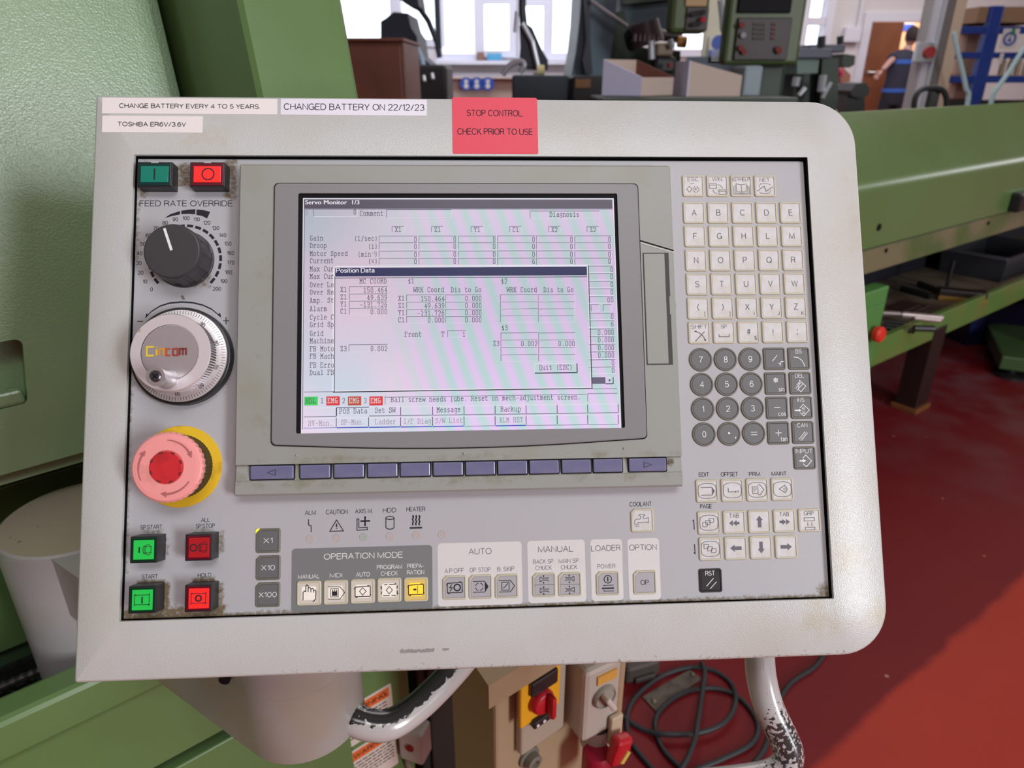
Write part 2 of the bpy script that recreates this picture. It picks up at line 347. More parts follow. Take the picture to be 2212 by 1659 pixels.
M_steel = mat('brushed_steel', (205, 203, 205), .28, metal=.75, bump=(300, .08, .0003))
M_alu = mat('bright_dial_aluminium', (232, 230, 232), .33, metal=.55, var=(90, (205, 195, 165), .6, .8))
M_disc = mat('turned_disc', (198, 193, 196), .3, metal=.6)
M_yel = mat('yellow_ring_plate', (232, 190, 36), .5, var=(60, (170, 135, 40), .58, .75))
M_pink = mat('overexposed_red_plastic', (244, 160, 158), .34, var=(50, (206, 128, 120), .55, .75))  # red plastic with overexposure by strong light put into its colour
M_red = mat('red_plastic', (206, 44, 50), .4, var=(90, (170, 40, 42), .5, .7))
M_groove = mat('engraved_rose', (176, 104, 102), .6)
M_paper = mat('white_label_tape', (238, 234, 232), .45)
M_paper2 = mat('cool_white_label_tape', (232, 232, 244), .4)
M_redst = mat('red_label', (226, 60, 84), .45)
M_green = mat('green_machine_paint', (118, 148, 108), .31, bump=(520, .42, .0009), var=(5, (108, 141, 98), .4, .65), spec=.95)
M_greens = mat('smooth_green_paint', (97, 128, 78), .3, var=(6, (91, 120, 70), .4, .65), spec=.5)
M_greend = mat('dark_green_paint', (52, 74, 46), .45)
M_darkwell = mat('oily_black_well', (16, 17, 17), .35, bump=(60, .7, .01))
M_arm = mat('grey_arm_paint', (154, 154, 153), .3, var=(12, (150, 142, 130), .45, .68), spec=.55)
M_armtop = mat('dusty_arm_cap', (158, 152, 130), .5, var=(90, (90, 82, 66), .66, .74))

def rc(px0, py0, px1, py1, h, cv=ID):
    a = P(*cv(px0, py0), h); b = P(*cv(px1, py1), h)
    return (min(a.x, b.x), min(a.y, b.y), max(a.x, b.x), max(a.y, b.y))

# ================================================================== THE SETTING
M_floor = mat('red_floor_paint', (118, 34, 30), .5, spec=.22, bump=(7, .12, .01))
def floor_material():
    nt = M_floor.node_tree; N = nt.nodes; L = nt.links; b = N['Principled BSDF']
    tc = N.new('ShaderNodeTexCoord'); sep = N.new('ShaderNodeSeparateXYZ'); L.new(tc.outputs['Object'], sep.inputs[0])
    def M(op, a, bb=None, cl=False):
        n = N.new('ShaderNodeMath'); n.operation = op; n.use_clamp = cl
        for i, v in enumerate((a, bb)):
            if v is None: continue
            if isinstance(v, (int, float)): n.inputs[i].default_value = v
            else: L.new(v, n.inputs[i])
        return n.outputs[0]
    def noise(s, d=5):
        n = N.new('ShaderNodeTexNoise'); n.inputs['Scale'].default_value = s; n.inputs['Detail'].default_value = d; L.new(tc.outputs['Object'], n.inputs[0]); return n.outputs[0]
    def mix(f, a, c):
        m = N.new('ShaderNodeMix'); m.data_type = 'RGBA'; L.new(f, m.inputs[0])
        for i, v in ((6, a), (7, c)):
            if isinstance(v, tuple): m.inputs[i].default_value = lin(v)
            else: L.new(v, m.inputs[i])
        return m.outputs[2]
    # more orange red in front of an edge running across the floor
    nx, ny = .585, -.811
    d = M('ADD', M('SUBTRACT', M('ADD', M('MULTIPLY', sep.outputs[0], nx), M('MULTIPLY', sep.outputs[1], ny)), .556*nx+.908*ny), M('MULTIPLY', M('SUBTRACT', noise(9), .5), .035))
    edge = M('MULTIPLY', d, 60, True)
    base = mix(noise(2.2), (124, 28, 33), (106, 26, 32)); new = mix(noise(3), (176, 60, 44), (160, 52, 40))
    c = mix(edge, base, new)
    n2 = noise(6, 8); rx = M('SUBTRACT', sep.outputs[0], 2.15); ry = M('SUBTRACT', sep.outputs[1], 2.75)
    rad = M('SQRT', M('ADD', M('MULTIPLY', rx, rx), M('MULTIPLY', ry, ry)))
    dirt = M('MULTIPLY', M('MULTIPLY', M('SUBTRACT', 1.35, rad, True), M('MULTIPLY', M('SUBTRACT', n2, .40), 2.2, True)), .6)
    c = mix(dirt, c, (120, 112, 118))
    vo = N.new('ShaderNodeTexVoronoi'); vo.inputs['Scale'].default_value = 14; L.new(tc.outputs['Object'], vo.inputs[0])
    sp = M('MULTIPLY', M('SUBTRACT', .07, vo.outputs['Distance']), 40, True)
    sp = M('MULTIPLY', sp, M('GREATER_THAN', noise(5), .54))
    c = mix(sp, c, (176, 128, 110)); L.new(c, b.inputs['Base Color'])
floor_material()
bm = B(); box(bm, -6, 12, -6, 16, -.1, 0)
struct(obj('floor', bm, M_floor))
M_ceil = mat('ceiling_paint', (214, 208, 204), .8); M_wall = mat('cream_wall_paint', (206, 190, 180), .8, var=(3, (196, 180, 172), .4, .6))
M_sill = mat('white_window_frame', (226, 228, 242), .5); M_wallb = mat('wall_paint_with_window_glare', (220, 217, 220), .8)  # window glare is put into the back wall's pale lilac
bm = B(); box(bm, -6, 12, -6, 16, 3.7, 3.8); struct(obj('ceiling', bm, M_ceil))
bm = B(); box(bm, -6.1, -6, -6, 14, 0, 3.7); struct(obj('wall_left', bm, M_wall))
bm = B(); box(bm, 11.9, 12, -6, 14, 0, 3.7); struct(obj('wall_right', bm, M_wall))
bm = B(); box(bm, -6, 12, -6.1, -6, 0, 3.7); struct(obj('wall_front', bm, M_wall))
YB = 11.5
# openings in the back wall (x0, x1, z0, z1)
wins = []
for (a, b, t, u) in ((700, 848, -160, 86), (868, 948, -160, 86), (955, 1034, -160, 117), (1038, 1101, 6, 110), (1133, 1180, 10, 112), (1186, 1268, -160, 116), (1455, 1530, 60, 108)):
    p0 = atY(a, u, YB); p1 = atY(b, max(t, -160), YB); q = atY(b, u, YB); wins.append((p0.x, q.x, p0.z, min(3.4, p1.z)))
wr0 = atY(1733, 106, YB); wr1 = atY(1783, 3, YB); wins.append((wr0.x, wr1.x+.05, wr0.z, wr1.z+.25))
dl = atY(1868, 140, YB); dr = atY(1990, 140, YB); door = (dl.x-.02, dr.x, 0, atY(1900, 47, YB).z); 
bm = B(); xs = sorted({-6, 12, door[0], door[1]} | {v for w in wins for v in w[:2]})
for a, b in zip(xs, xs[1:]):
    m = (a+b)/2; cuts = sorted([(w[2], w[3]) for w in wins+[door] if w[0] < m < w[1]]); z = 0
    for c, d in cuts:
        if c > z: box(bm, a, b, YB, YB+.22, z, c)
        z = d
    if z < 3.7: box(bm, a, b, YB, YB+.22, z, 3.7)
struct(obj('wall_back', bm, M_wallb))
M_glass = bpy.data.materials.new('window_glass'); M_glass.use_nodes = True
nt = M_glass.node_tree; nt.nodes.remove(nt.nodes['Principled BSDF'])
_t = nt.nodes.new('ShaderNodeBsdfTransparent'); _g = nt.nodes.new('ShaderNodeBsdfGlossy'); _g.inputs[1].default_value = .05
_m = nt.nodes.new('ShaderNodeMixShader'); _m.inputs[0].default_value = .06
nt.links.new(_t.outputs[0], _m.inputs[1]); nt.links.new(_g.outputs[0], _m.inputs[2]); nt.links.new(_m.outputs[0], nt.nodes['Material Output'].inputs[0])
for i, (x0, x1, z0, z1) in enumerate(wins):
    bm = B(); t = .09  # widened pale frames stand in for glare beside the panes
    y0_, y1_ = YB-.03-.004*i, YB+.10+.004*i
    box(bm, x0-t, x1+t, y0_, y1_, z0-t, z0+.01); box(bm, x0-t, x1+t, y0_, y1_, z1-.01, z1+t)
    box(bm, x0-t, x0+.012, y0_, y1_, z0+.01, z1-.01); box(bm, x1-.012, x1+t, y0_, y1_, z0+.01, z1-.01)
    if i == 7:
        zm = atY(1755, 46, YB).z; box(bm, x0, x1, YB-.03, YB+.1, zm-.05, zm+.05)
    f = struct(obj('window_%d' % (i+1), bm, M_sill))
    bm = B(); box(bm, x0, x1, YB+.03, YB+.036, z0, z1); obj('window_pane', bm, M_glass, f)
bm = B(); p = atY(940, 131, 11.3); q = atY(1260, 131, 11.3); box(bm, p.x, q.x, 11.25, YB-.03, p.z-.05, p.z)
struct(obj('trim_1', bm, M_sill))
bm = B(); p = atY(860, 160, 11.3); box(bm, p.x, q.x, 11.38, YB-.001, p.z-.03, p.z+.02)
struct(obj('trim_2', bm, M_sill))
# room beyond the door
M_peach = mat('peach_room_wall', (232, 186, 148), .8)
bm = B(); box(bm, door[0]-.1, door[1]+.9, YB+1.0, YB+1.1, 0, 2.4); box(bm, door[0]-.16, door[0]-.1, YB+.22, YB+1.1, 0, 2.4); box(bm, door[1]+.9, door[1]+.96, YB+.22, YB+1.1, 0, 2.4); box(bm, door[0]-.16, door[1]+.96, YB+.22, YB+1.1, 2.4, 2.45)
struct(obj('wall_corridor', bm, M_peach))
area('corridor_lamp', ((door[0]+door[1])/2+.3, YB+.6, 2.3), ((door[0]+door[1])/2+.3, YB+.6, 0), .8, .4, 26, (1, .9, .8))
M_doorw = mat('brown_door_wood', (142, 84, 52), .5, var=(2.5, (122, 68, 42), .35, .65))
bm = B(); z = door[3]
box(bm, door[0]-.12, door[0], YB-.04, YB+.0, 0, z+.12); box(bm, door[1], door[1]+.12, YB-.04, YB, 0, z+.12); box(bm, door[0], door[1], YB-.04, YB, z, z+.12)
struct(obj('trim_3', bm, M_sill))
dw = atY(1928, 140, YB).x - door[0]
bm = B(); box(bm, 0, dw, -.045, 0, .01, door[3]-.01)
d1 = struct(obj('door_1', bm, M_doorw, mx=Matrix.Translation((door[0]+.01, YB-.001, 0)) @ Matrix.Rotation(radians(-8), 4, 'Z')))
hz = atY(1870, 156, YB-.06); lx = hz.x-door[0]-.01
bm = B(); cylb(bm, (.06, -.045, hz.z), (.06, -.075, hz.z), .03); tube(bm, [(.06, -.085, hz.z), (.18, -.085, hz.z)], .012, 8)
obj('door_handle', bm, M_steel, d1)

# ================================================================== THE CONTROL PANEL
CP = empty('control_panel', 'light grey machine control panel with screen, keypad, knobs and red stop button', 'control panel', mx=PM)
HF = .004
ox0, oy0 = P(158, 1478, HF); _, oy1 = P(977, 210, HF); ox0 = (P(203, 204, HF).x+P(158, 1478, HF).x)/2; ox1 = (P(1857, 380, HF).x+P(1917, 1302, HF).x)/2
ix0, iy0, ix1, iy1 = rc(257, 1344, 1744, 333, HF); iy1 = (P(288, 333, HF).y+P(1744, 340, HF).y)/2; iy0 = -.2474
def outl(i):  # outer outline inset by i
    return rrect(ox0+i, oy0+i, ox1-i, oy1-i, [max(.0022-i, .0005), .030-i, .030-i, max(.0022-i, .0005)], 10)
bm = B()
Z = lambda l, z: [(x, y, z) for x, y in l]
loops(bm, [Z(outl(.004), -.052), Z(outl(0), -.048), Z(outl(0), .0012), Z(outl(.0008), .0030), Z(outl(.0022), .0039)], cap0=True, cap1=False)
inn = rrect(ix0, iy0, ix1, iy1, .0006, 2)
holed(bm, outl(.0022), inn, .0039)
lip = [(x, y, (.0016 if x < ix0+.001 or y < iy0+.001 else .0034)) for x, y in inn]
loops(bm, [Z(inn, .0039), lip], 0, False, False); loops(bm, [lip, Z(inn, -.006)], 1, False, True)
bmesh.ops.remove_doubles(bm, verts=bm.verts, dist=1e-6)
scr = [P(x, y, HF) for x, y in ((868, 1408), (935, 1404), (960, 1403))]
stain(M_frame, (150, 150, 148), [(ox0+.12, oy0, ox1-.03, oy0+.001, .016, .44), (scr[0].x, scr[0].y, scr[1].x, scr[1].y, .0026, .8), (scr[2].x-.001, scr[2].y, scr[2].x+.002, scr[2].y, .002, .8)], 420, lo=.52, hi=.6)
stain(M_frame, (186, 180, 158), [(ox1-.05, oy0+.02, ox1, oy0+.06, .03, .36), (ox1-.01, oy1-.10, ox1, oy1-.05, .02, .33), (ix0+.03, iy1+.003, ix0+.06, iy1+.008, .03, .4)], 40)
obj('frame', bm, [M_frame, M_black], CP, 'textured light grey frame with two big round corners', smooth=True)
# face plate
bm = B(); box(bm, ix0+.0005, ix1-.0009, iy0+.0004, iy1-.0010, -.004, 0, bev=.0004)
grime = []
for (x0, y0, x1, y1, am) in ((306, 352, 312, 424, .7), (388, 358, 414, 400, .75), (490, 345, 506, 425, .75)):
    a = rc(x0, y0, x1, y1, 0); grime.append((*a, .005, am))
for (x0, y0, x1, y1, am) in ((312, 1148, 350, 1156, .6), (360, 1165, 362, 1200, .55), (424, 1144, 462, 1152, .5), (476, 1150, 480, 1190, .7), (300, 1258, 352, 1262, .85), (356, 1262, 361, 1320, .9), (420, 1252, 462, 1257, .8), (474, 1262, 478, 1320, .75)):
    a = rc(x0, y0, x1, y1, 0); grime.append((*a, .0038, am))
a = rc(270, 1320, 480, 1345, 0); grime += [(*a, .006, .85), (ix0, iy0, ix1, iy0+.0008, .005, .8), (ix1-.006, iy0, ix1, iy0+.006, .008, .8), (ix0, -.03, ix0+.002, .03, .006, .55), (ix0, -.22, ix0+.001, -.1, .004, .6)]
w0 = P(391, 770, 0)
grime.append((w0.x-.01, w0.y-.02, w0.x+.026, w0.y+.012, .012, .5))
k0 = P(400, 561, 0); grime.append((k0.x, k0.y-.016, k0.x+.014, k0.y-.004, .008, .6))
stain(M_plate, (112, 98, 74), grime, 330, lo=.42, hi=.85)
obj('face_plate', bm, M_plate, CP, 'grey inset plate carrying all keys and printing')
bm = B(); loops(bm, [Z(inn, -.0052), Z(inn, -.0051)]); obj('gasket', bm, M_black, CP)

# printing on the plate
bk, wt, gr = B(), B(), B(); ZP = .00012
blocks_w, blocks_g = B(), B()
def block(bmx, tl, br, cv, r, z):
    x0, y0, x1, y1 = rc(*tl, *br, 0, cv); poly(bmx, rrect(x0, y0, x1, y1, r, 6), z)
block(blocks_g, (333, 462), (1455, 935), c4, .0022, ZP*.5)
block(blocks_w, (1494, 420), (2172, 902), c4, .0022, ZP*.5)
block(blocks_w, (214, 600), (922, 1322), c5, .0022, ZP*.5); block(blocks_w, (966, 583), (1368, 1306), c5, .0022, ZP*.5); block(blocks_w, (1410, 574), (1815, 1298), c5, .0022, ZP*.5)
M_blkg = mat('dark_grey_printed_field', (120, 123, 124), .5); M_blkw = mat('white_printed_field', (214, 213, 212), .5)
obj('printed_field', blocks_g, M_blkg, CP, 'dark grey printed field behind the mode keys')
obj('printed_field', blocks_w, M_blkw, CP, 'white printed fields behind the auto, manual, loader and option keys')
for s, x0, x1, y, c in (('ALM', 437, 525, 193, 36), ('CAUTION', 604, 780, 187, 37), ('AXIS M.', 837, 978, 180, 36), ('HDD', 1060, 1165, 173, 36), ('HEATER', 1247, 1397, 165, 37)):
    ptext(bk, s, c4, x0, x1, y, c, 0, ZP)
for s, x0, x1, y, c in (('OPERATION MODE', 588, 1218, 541, 48), ('MANUAL', 382, 555, 700, 34), ('MDI', 636, 735, 691, 34), ('AUTO', 845, 955, 684, 36), ('PROGRAM', 1010, 1212, 624, 35), ('CHECK', 1043, 1178, 676, 35), ('PREPA-', 1252, 1385, 616, 35), ('RATION', 1250, 1388, 667, 35)):
    ptext(wt, s, c4, x0, x1, y, c, 0, ZP)
for s, x0, x1, y, c in (('AUTO', 1742, 1925, 507, 50), ('A.P.OFF', 1550, 1703, 655, 37), ('OP. STOP', 1750, 1917, 648, 37), ('B. SKIP', 1970, 2105, 641, 37)):
    ptext(gr, s, c4, x0, x1, y, c, 0, ZP)
ptext(bk, 'COOLANT', c5, 1438, 1703, 187, 55, 0, ZP)
for s, x0, x1, y, c in (('MANUAL', 345, 768, 734, 75), ('LOADER', 978, 1330, 721, 72), ('OPTION', 1433, 1763, 712, 72), ('BACK SP.', 285, 540, 872, 54), ('CHUCK', 313, 510, 947, 54), ('MAIN SP.', 590, 845, 865, 54), ('CHUCK', 617, 815, 939, 54), ('POWER', 1055, 1270, 927, 52)):
    ptext(gr, s, c5, x0, x1, y, c, 0, ZP)
for s, x0, x1, y, c in (('SP.START', 357, 520, 910, 33), ('ALL', 810, 877, 856, 33), ('SP.STOP', 770, 913, 901, 33), ('START', 367, 487, 1279, 33), ('HOLD', 785, 887, 1270, 34)):
    ptext(bk, s, c3, x0, x1, y, c, 0, ZP)
ptext(bk, 'FEED RATE OVERRIDE', c1, 558, 1352, 1050, 50, 0, ZP)
for s, x0, x1, y, c in (('EDIT', 207, 272, 858, 27), ('OFFSET', 347, 457, 857, 28), ('PRM.', 528, 605, 855, 27), ('MAINT.', 672, 775, 852, 27), ('PAGE', 215, 290, 1062, 28)):
    ptext(bk, s, c7, x0, x1, y, c, 0, ZP)
def pline(bmx, pts, w, cv, closed=False, h=0, z=ZP): stroke(bmx, [P(*cv(*p), h) for p in pts], w, z, closed=closed)
# indicator pictograms
pline(bk, [(467, 228), (467, 272), (488, 280), (488, 330)], .0005, c4)
pline(bk, [(690, 233), (745, 320), (636, 323)], .0005, c4, True); pline(bk, [(690, 262), (690, 290)], .0008, c4); pline(bk, [(690, 298), (690, 303)], .0009, c4)
pline(bk, [(853, 225), (868, 225), (868, 295), (935, 292), (935, 310), (853, 315)], .0005, c4, True); pline(bk, [(880, 242), (955, 240)], .0009, c4); pline(bk, [(917, 205), (917, 278)], .0009, c4)
for q in ([(917, 200), (908, 214), (926, 214)], [(917, 284), (908, 270), (926, 270)], [(960, 240), (946, 232), (946, 248)]): poly(bk, [P(*c4(*p)) for p in q], ZP)
pline(bk, [(1083, 218), (1083, 292), (1092, 302), (1115, 307), (1138, 302), (1148, 292), (1148, 218)], .0005, c4)
pline(bk, [(1115+33*cos(a*pi/8), 217+12*sin(a*pi/8)) for a in range(16)], .0005, c4, True)
for x in (1299, 1324, 1350):
    pline(bk, [(x, 276), (x-4, 262), (x+3, 246), (x-4, 230), (x+2, 215), (x, 200)], .0008, c4); poly(bk, [P(*c4(*p)) for p in ((x, 190), (x-9, 206), (x+9, 206))], ZP)
pline(bk, [(1273, 297), (1371, 294)], .001, c4)
# page arrows
pline(bk, [(177, 1197), (173, 1135)], .0005, c7); poly(bk, [P(*c7(*p)) for p in ((173, 1130), (164, 1143), (173, 1143))], ZP)
pline(bk, [(179, 1290), (182, 1355)], .0005, c7); poly(bk, [P(*c7(*p)) for p in ((182, 1357), (172, 1342), (182, 1342))], ZP)
# override dial scale
kc = P(400, 561, 0)
for i in range(20):
    a0 = radians(225-13.5*i-1.8); a1 = radians(225-13.5*(i+1)+1.8); r0, r1 = .0208, .0225
    A = [a0+(a1-a0)*t/3 for t in range(4)]
    poly(bk, [(kc.x+r1*cos(a), kc.y+r1*sin(a)) for a in A] + [(kc.x+r0*cos(a), kc.y+r0*sin(a)) for a in reversed(A)], ZP)
for i in range(21):
    a = radians(225-13.5*i); x, y = kc.x+.0280*cos(a), kc.y+.0264*sin(a)
    stext(bk, str(i*10), x, None, y-.0012, .0025, ZP, .12)
text(bk, '%', kc.x-.0008, None, kc.y-.0252, .0026, ZP)
for seg in ([(775, 1150), (820, 1118), (905, 1090), (905, 1118), (840, 1132)], [(915, 1088), (975, 1078), (1036, 1075), (1034, 1118), (975, 1114), (916, 1117)], [(1047, 1076), (1105, 1082), (1162, 1097), (1136, 1153), (1092, 1132), (1044, 1122)]):
    poly(bk, [P(*c1(*p)) for p in seg], ZP)
# turn arrows over the handwheel
ar = [(500, 432), (560, 375), (650, 318), (760, 283), (900, 272), (1020, 279), (1130, 306), (1230, 352), (1320, 425)]
for (a, b), w in zip(zip(ar, ar[1:]), (.0005, .0007, .0009, .0010, .0010, .0009, .0008, .0006)): pline(bk, [a, b], w, c2)
poly(bk, [P(*c2(*p)) for p in ((486, 457), (500, 398), (524, 418))], ZP); poly(bk, [P(*c2(*p)) for p in ((1338, 448), (1300, 418), (1325, 390))], ZP)
pline(bk, [(395, 488), (463, 488)], .0005, c2); pline(bk, [(1357, 482), (1425, 482)], .0005, c2); pline(bk, [(1391, 443), (1391, 521)], .0005, c2)
for o_ in (obj('printed_lettering', bk, M_ink, CP, 'black printed lettering and scales'), obj('printed_lettering', wt, M_white, CP, 'white printed lettering on the dark field'), obj('printed_lettering', gr, M_inkg, CP, 'grey printed lettering on the white fields')): o_['kind'] = 'stuff'

# stickers on the frame
def sticker(px0, py0, px1, py1, m, label, lines, r=.0002, off=0):
    x0, y0, x1, y1 = rc(px0, py0, px1, py1, HF); bm = B(); prism(bm, rrect(x0, y0, x1, y1, r, 3), .0038, .0041)
    s = obj('sticker', bm, m, CP, label); bm = B()
    for t, a, b, yb, c in lines: ptext(bm, t, ID, a, b, yb, c, HF, .0042, off)
    obj('lettering', bm, M_ink, s)
sticker(221.5, 210.9, 598.7, 247.6, M_paper, 'white tape reading CHANGE BATTERY EVERY 4 TO 5 YEARS.', [('CHANGE BATTERY EVERY 4 TO 5 YEARS.', 257.5, 562.5, 234.5, 10)], off=.012)
sticker(221.5, 249.8, 437.2, 286.8, M_paper, 'short white tape naming the battery type, below the first tape', [('TOSHIBA ER6V/3.6V', 254, 402, 273.5, 9.8)], off=.012)
sticker(606.5, 213, 922, 250, M_paper2, 'white tape reading CHANGED BATTERY ON 22/12/23', [('CHANGED BATTERY ON 22/12/23', 613, 917, 238.5, 14)])
sticker(976.5, 210, 1163, 333, M_redst, 'red label reading STOP CONTROL. CHECK PRIOR TO USE', [('STOP CONTROL.', 1008, 1131, 251.5, 14), ('CHECK PRIOR TO USE', 988, 1151, 291.5, 14)], .0012)

# ------------------------------------------------ keys
def key_mesh(w, h, rnd, chamfer, rim, cap, inner=.0011):
    bm = B(); n = 5
    def O(i):
        if rnd: return circ(0, 0, w/2-i, 36)
        if chamfer:
            x, y = w/2-i, h/2-i; c = chamfer; r = rrect(-x, -y, x, y, max(.0012-i, .0003), 3)
            return [p for p in r if not (p[0] < -x+c*.9 and p[1] > y-c*.9)] + [(-x+c, y), (-x, y-c)]
        return rrect(-w/2+i, -h/2+i, w/2-i, h/2-i, max(.0013-i, .0003), 4)
    L = [(O(-.0003), -.0004), (O(-.0002), .0002), (O(0), .0007), (O(.0003), .0009), (O(inner*.75), .0009)]
    loops(bm, [Z(l, z) for l, z in L], 0, False, False)
    loops(bm, [Z(O(inner*.75), .0009), Z(O(inner), .0004), Z(O(inner+.0002), .0006)], 1, False, True)
    me = bpy.data.meshes.new('key'); bm.to_mesh(me); bm.free(); me.materials.append(rim); me.materials.append(cap)
    return me
_km = {}
def key(name, c, label, legend=None, style='w', w=.0141, h=None, ink=None, pm=None, corner=None):
    h = h or w; k = (style, w, h, corner)
    st = {'w': (M_keyrim, M_keyw), 'g': (M_keygr, M_keyg), 'm': (M_keyrim, M_keym), 'k': (M_keyk, M_keyk), 'l': (M_keyrim, M_lit), 'y': (M_keyrim, M_lity), 'gg': (M_keygr, M_keyg)}[style]
    if k not in _km: _km[k] = key_mesh(w, h, name == 'number_key', .0022 if corner else 0, *st)
    o = bpy.data.objects.new(name, _km[k]); COL.objects.link(o); o.parent = CP; o.location = (c[0], c[1], 0); o['label'] = label
    if style in 'ly':
        bm = B(); poly(bm, rrect(-.0043, -.0040, .0043, .0040, .001, 3), .00064); obj('lit_window', bm, M_litw if style == 'l' else M_lityw, o)
    if legend:
        bm = B(); z = .00070
        for it in legend:
            t = it[0]
            if t == 't': text(bm, it[1], it[2]*.001, None, it[3]*.001, it[4]*.001, z)              # centre x, baseline, cap
            elif t == 'w': text(bm, it[1], it[2]*.001, it[3]*.001, it[4]*.001, it[5]*.001, z)       # x0, x1, baseline, cap
            elif t == 'l': stroke(bm, [(x*.001, y*.001) for x, y in it[1]], it[2]*.001, z)
            elif t == 'c': stroke(bm, [(x*.001, y*.001) for x, y in it[1]], it[2]*.001, z, closed=True)
            elif t == 'p': poly(bm, [(x*.001, y*.001) for x, y in it[1]], z)
        obj('legend', bm, ink or (M_white if style in 'gk' or style == 'gg' else M_inkg), o)
    return o
def arc(cx, cy, r, a0, a1, n=10, ry=None): return [(cx+r*cos(radians(a0+(a1-a0)*i/n)), cy+(ry or r)*sin(radians(a0+(a1-a0)*i/n))) for i in range(n+1)]
GX = [P(1498.7, 460).x + .016*0 + .01606*i for i in range(5)]
rows = [P(1602, y).y for y in (460, 510.6, 562.4, 613.8, 665.6, 718.1, 776.1, 829.6, 882.4, 936.6)]
for r, s in enumerate(('ABCDE', 'FGHLM', 'NOPQR', 'STUVW')):
    for i, ch in enumerate(s): key('letter_key', (GX[i], rows[r]), 'white square key marked '+ch, [('t', ch, 0, -2, 4.1)])
for i, (ch, sub) in enumerate((('(', '['), (')', ']'), ('X', 'I'), ('Y', 'J'), ('Z', 'K'))):
    key('letter_key', (GX[i], rows[4]), 'white square key marked %s and small %s' % (ch, sub), [('t', ch, 0, -1.4 if i > 1 else -1, 4.1 if i > 1 else 3.8), ('t', sub, 4.3, -5, 2.6)])
key('function_key', (GX[0], rows[5]), 'white square key marked SHIFT', [('w', 'SHIFT', -5.4, 5.4, 2.6, 2.6), ('l', [(-2.8, -5.6), (3.4, .8)], .5), ('l', [(-3, .9), (0, 0), (2.6, -2.6), (3.6, -5.2)], .5), ('p', [(-3.6, .9), (-1.8, 1.5), (-1.8, .2)]), ('p', [(3.8, -5.6), (2.6, -4.4), (4.4, -4.2)])])
key('function_key', (GX[1], rows[5]), 'white square key marked SP', [('t', 'SP', 0, 2.6, 2.6), ('l', [(-3.3, -1.2), (-3.3, -2.8), (3.3, -2.8), (3.3, -1.2)], .45)])
key('letter_key', (GX[2], rows[5]), 'white square key marked # and small $', [('t', '#', 0, -1.6, 3.9), ('t', '$', 4.4, -5.2, 2.8)])
key('letter_key', (GX[3], rows[5]), 'white square key marked !', [('t', '!', 0, -2, 4)])
key('letter_key', (GX[4], rows[5]), 'white square key marked ;', [('t', ';', 0, -1.6, 5)])
FK = [P(*c6(x, y)) for x, y in ((225, 247), (431, 247), (634, 247), (836, 247))]
key('function_key', FK[0], 'worn white key marked ESC with arrow diamonds', [('w', 'ESC', -3.6, 3.6, 3.2, 2.6), ('c', [(-4.6, -2.2), (-2.6, -.2), (-.8, -2.2), (-2.6, -4.2)], .35), ('l', [(-.2, -1.8), (1.2, -.2)], .35), ('l', [(2.2, -.2), (3.8, -2)], .35), ('l', [(3.8, -2.6), (2.2, -4.4)], .35), ('l', [(1.2, -4.4), (-.2, -2.8)], .35), ('l', [(-2.2, 1.4), (.6, 1.6)], .35), ('p', [(.4, -2), (2, -1.4), (2, -2.8)])], ink=M_inkl)
key('function_key', FK[1], 'white key marked WIN with two windows', [('w', 'WIN', -3.3, 3.3, 3.2, 2.6), ('c', [(-5.4, -1.6), (-.6, -1.6), (-.6, 1.6), (-5.4, 1.6)], .35), ('l', [(-5.4, .6), (-.6, .6)], .35), ('c', [(.8, -5.6), (5.4, -5.6), (5.4, -2.6), (.8, -2.6)], .35), ('l', [(.8, -3.6), (5.4, -3.6)], .35), ('l', [(.2, 1), (2, .4), (3.4, -1.6)], .35), ('l', [(-3.2, -2.6), (-2.4, -4.4), (-.4, -5.2)], .35)], ink=M_inkl)
key('function_key', FK[2], 'white key marked KEYHELP with an open book', [('w', 'KEYHELP', -6, 6, 3.2, 2.6), ('c', [(0, .8), (-3.4, 1.4), (-3.4, -3.6), (0, -4.2), (3.4, -3.6), (3.4, 1.4)], .35), ('l', [(0, .8), (0, -4.2)], .35), ('l', [(-4.2, .6), (-4.2, -4.6), (0, -5), (4.2, -4.6), (4.2, .6)], .35), ('l', [(-5.2, -.2), (-5.2, -5.4), (5.2, -5.4), (5.2, -.2)], .35)], ink=M_inkl)
key('function_key', FK[3], 'white key marked NET with a zigzag', [('w', 'NET', -3.4, 3.4, 2.8, 2.6), ('l', [(-5.4, -3.6), (-.6, 0), (.6, -3.6), (5.2, -.6)], .5), ('l', [(-4, -1), (-3, 1.4), (0, 1.6), (3.2, 1.2), (3.8, .6)], .35), ('l', [(3.8, -3), (2.4, -5), (0, -5.2), (-3, -5), (-3.8, -4)], .35)], ink=M_inkl)
for r, s in ((6, '789'), (7, '456'), (8, '123')):
    for i, ch in enumerate(s): key('number_key', (GX[i]+.0002, rows[r]), 'dark grey round key marked '+ch, [('t', ch, 0, -2, 4)], 'g', .0148)
key('number_key', (GX[0]+.0002, rows[9]), 'dark grey round key marked 0', [('t', '0', 0, -2, 4)], 'g', .0148)
key('number_key', (GX[1]+.0002, rows[9]), 'dark grey round key with point and comma', [('p', [(-.7, -.2), (.5, -.2), (.5, 1), (-.7, 1)]), ('t', ',', 4, -2.6, 6)], 'g', .0148)
key('number_key', (GX[2]+.0002, rows[9]), 'dark grey round key with equals sign', [('l', [(-2, .7), (2, .7)], .4), ('l', [(-2, -.9), (2, -.9)], .4)], 'g', .0148)
key('operator_key', (GX[3], rows[6]), 'dark grey key with slash and root sign', [('l', [(-1.6, -1.6), (1.8, 2.2)], .4), ('l', [(2.4, -3), (3, -2.8), (3.6, -4.4), (4.2, -1.8), (6, -1.8)], .4)], 'gg')
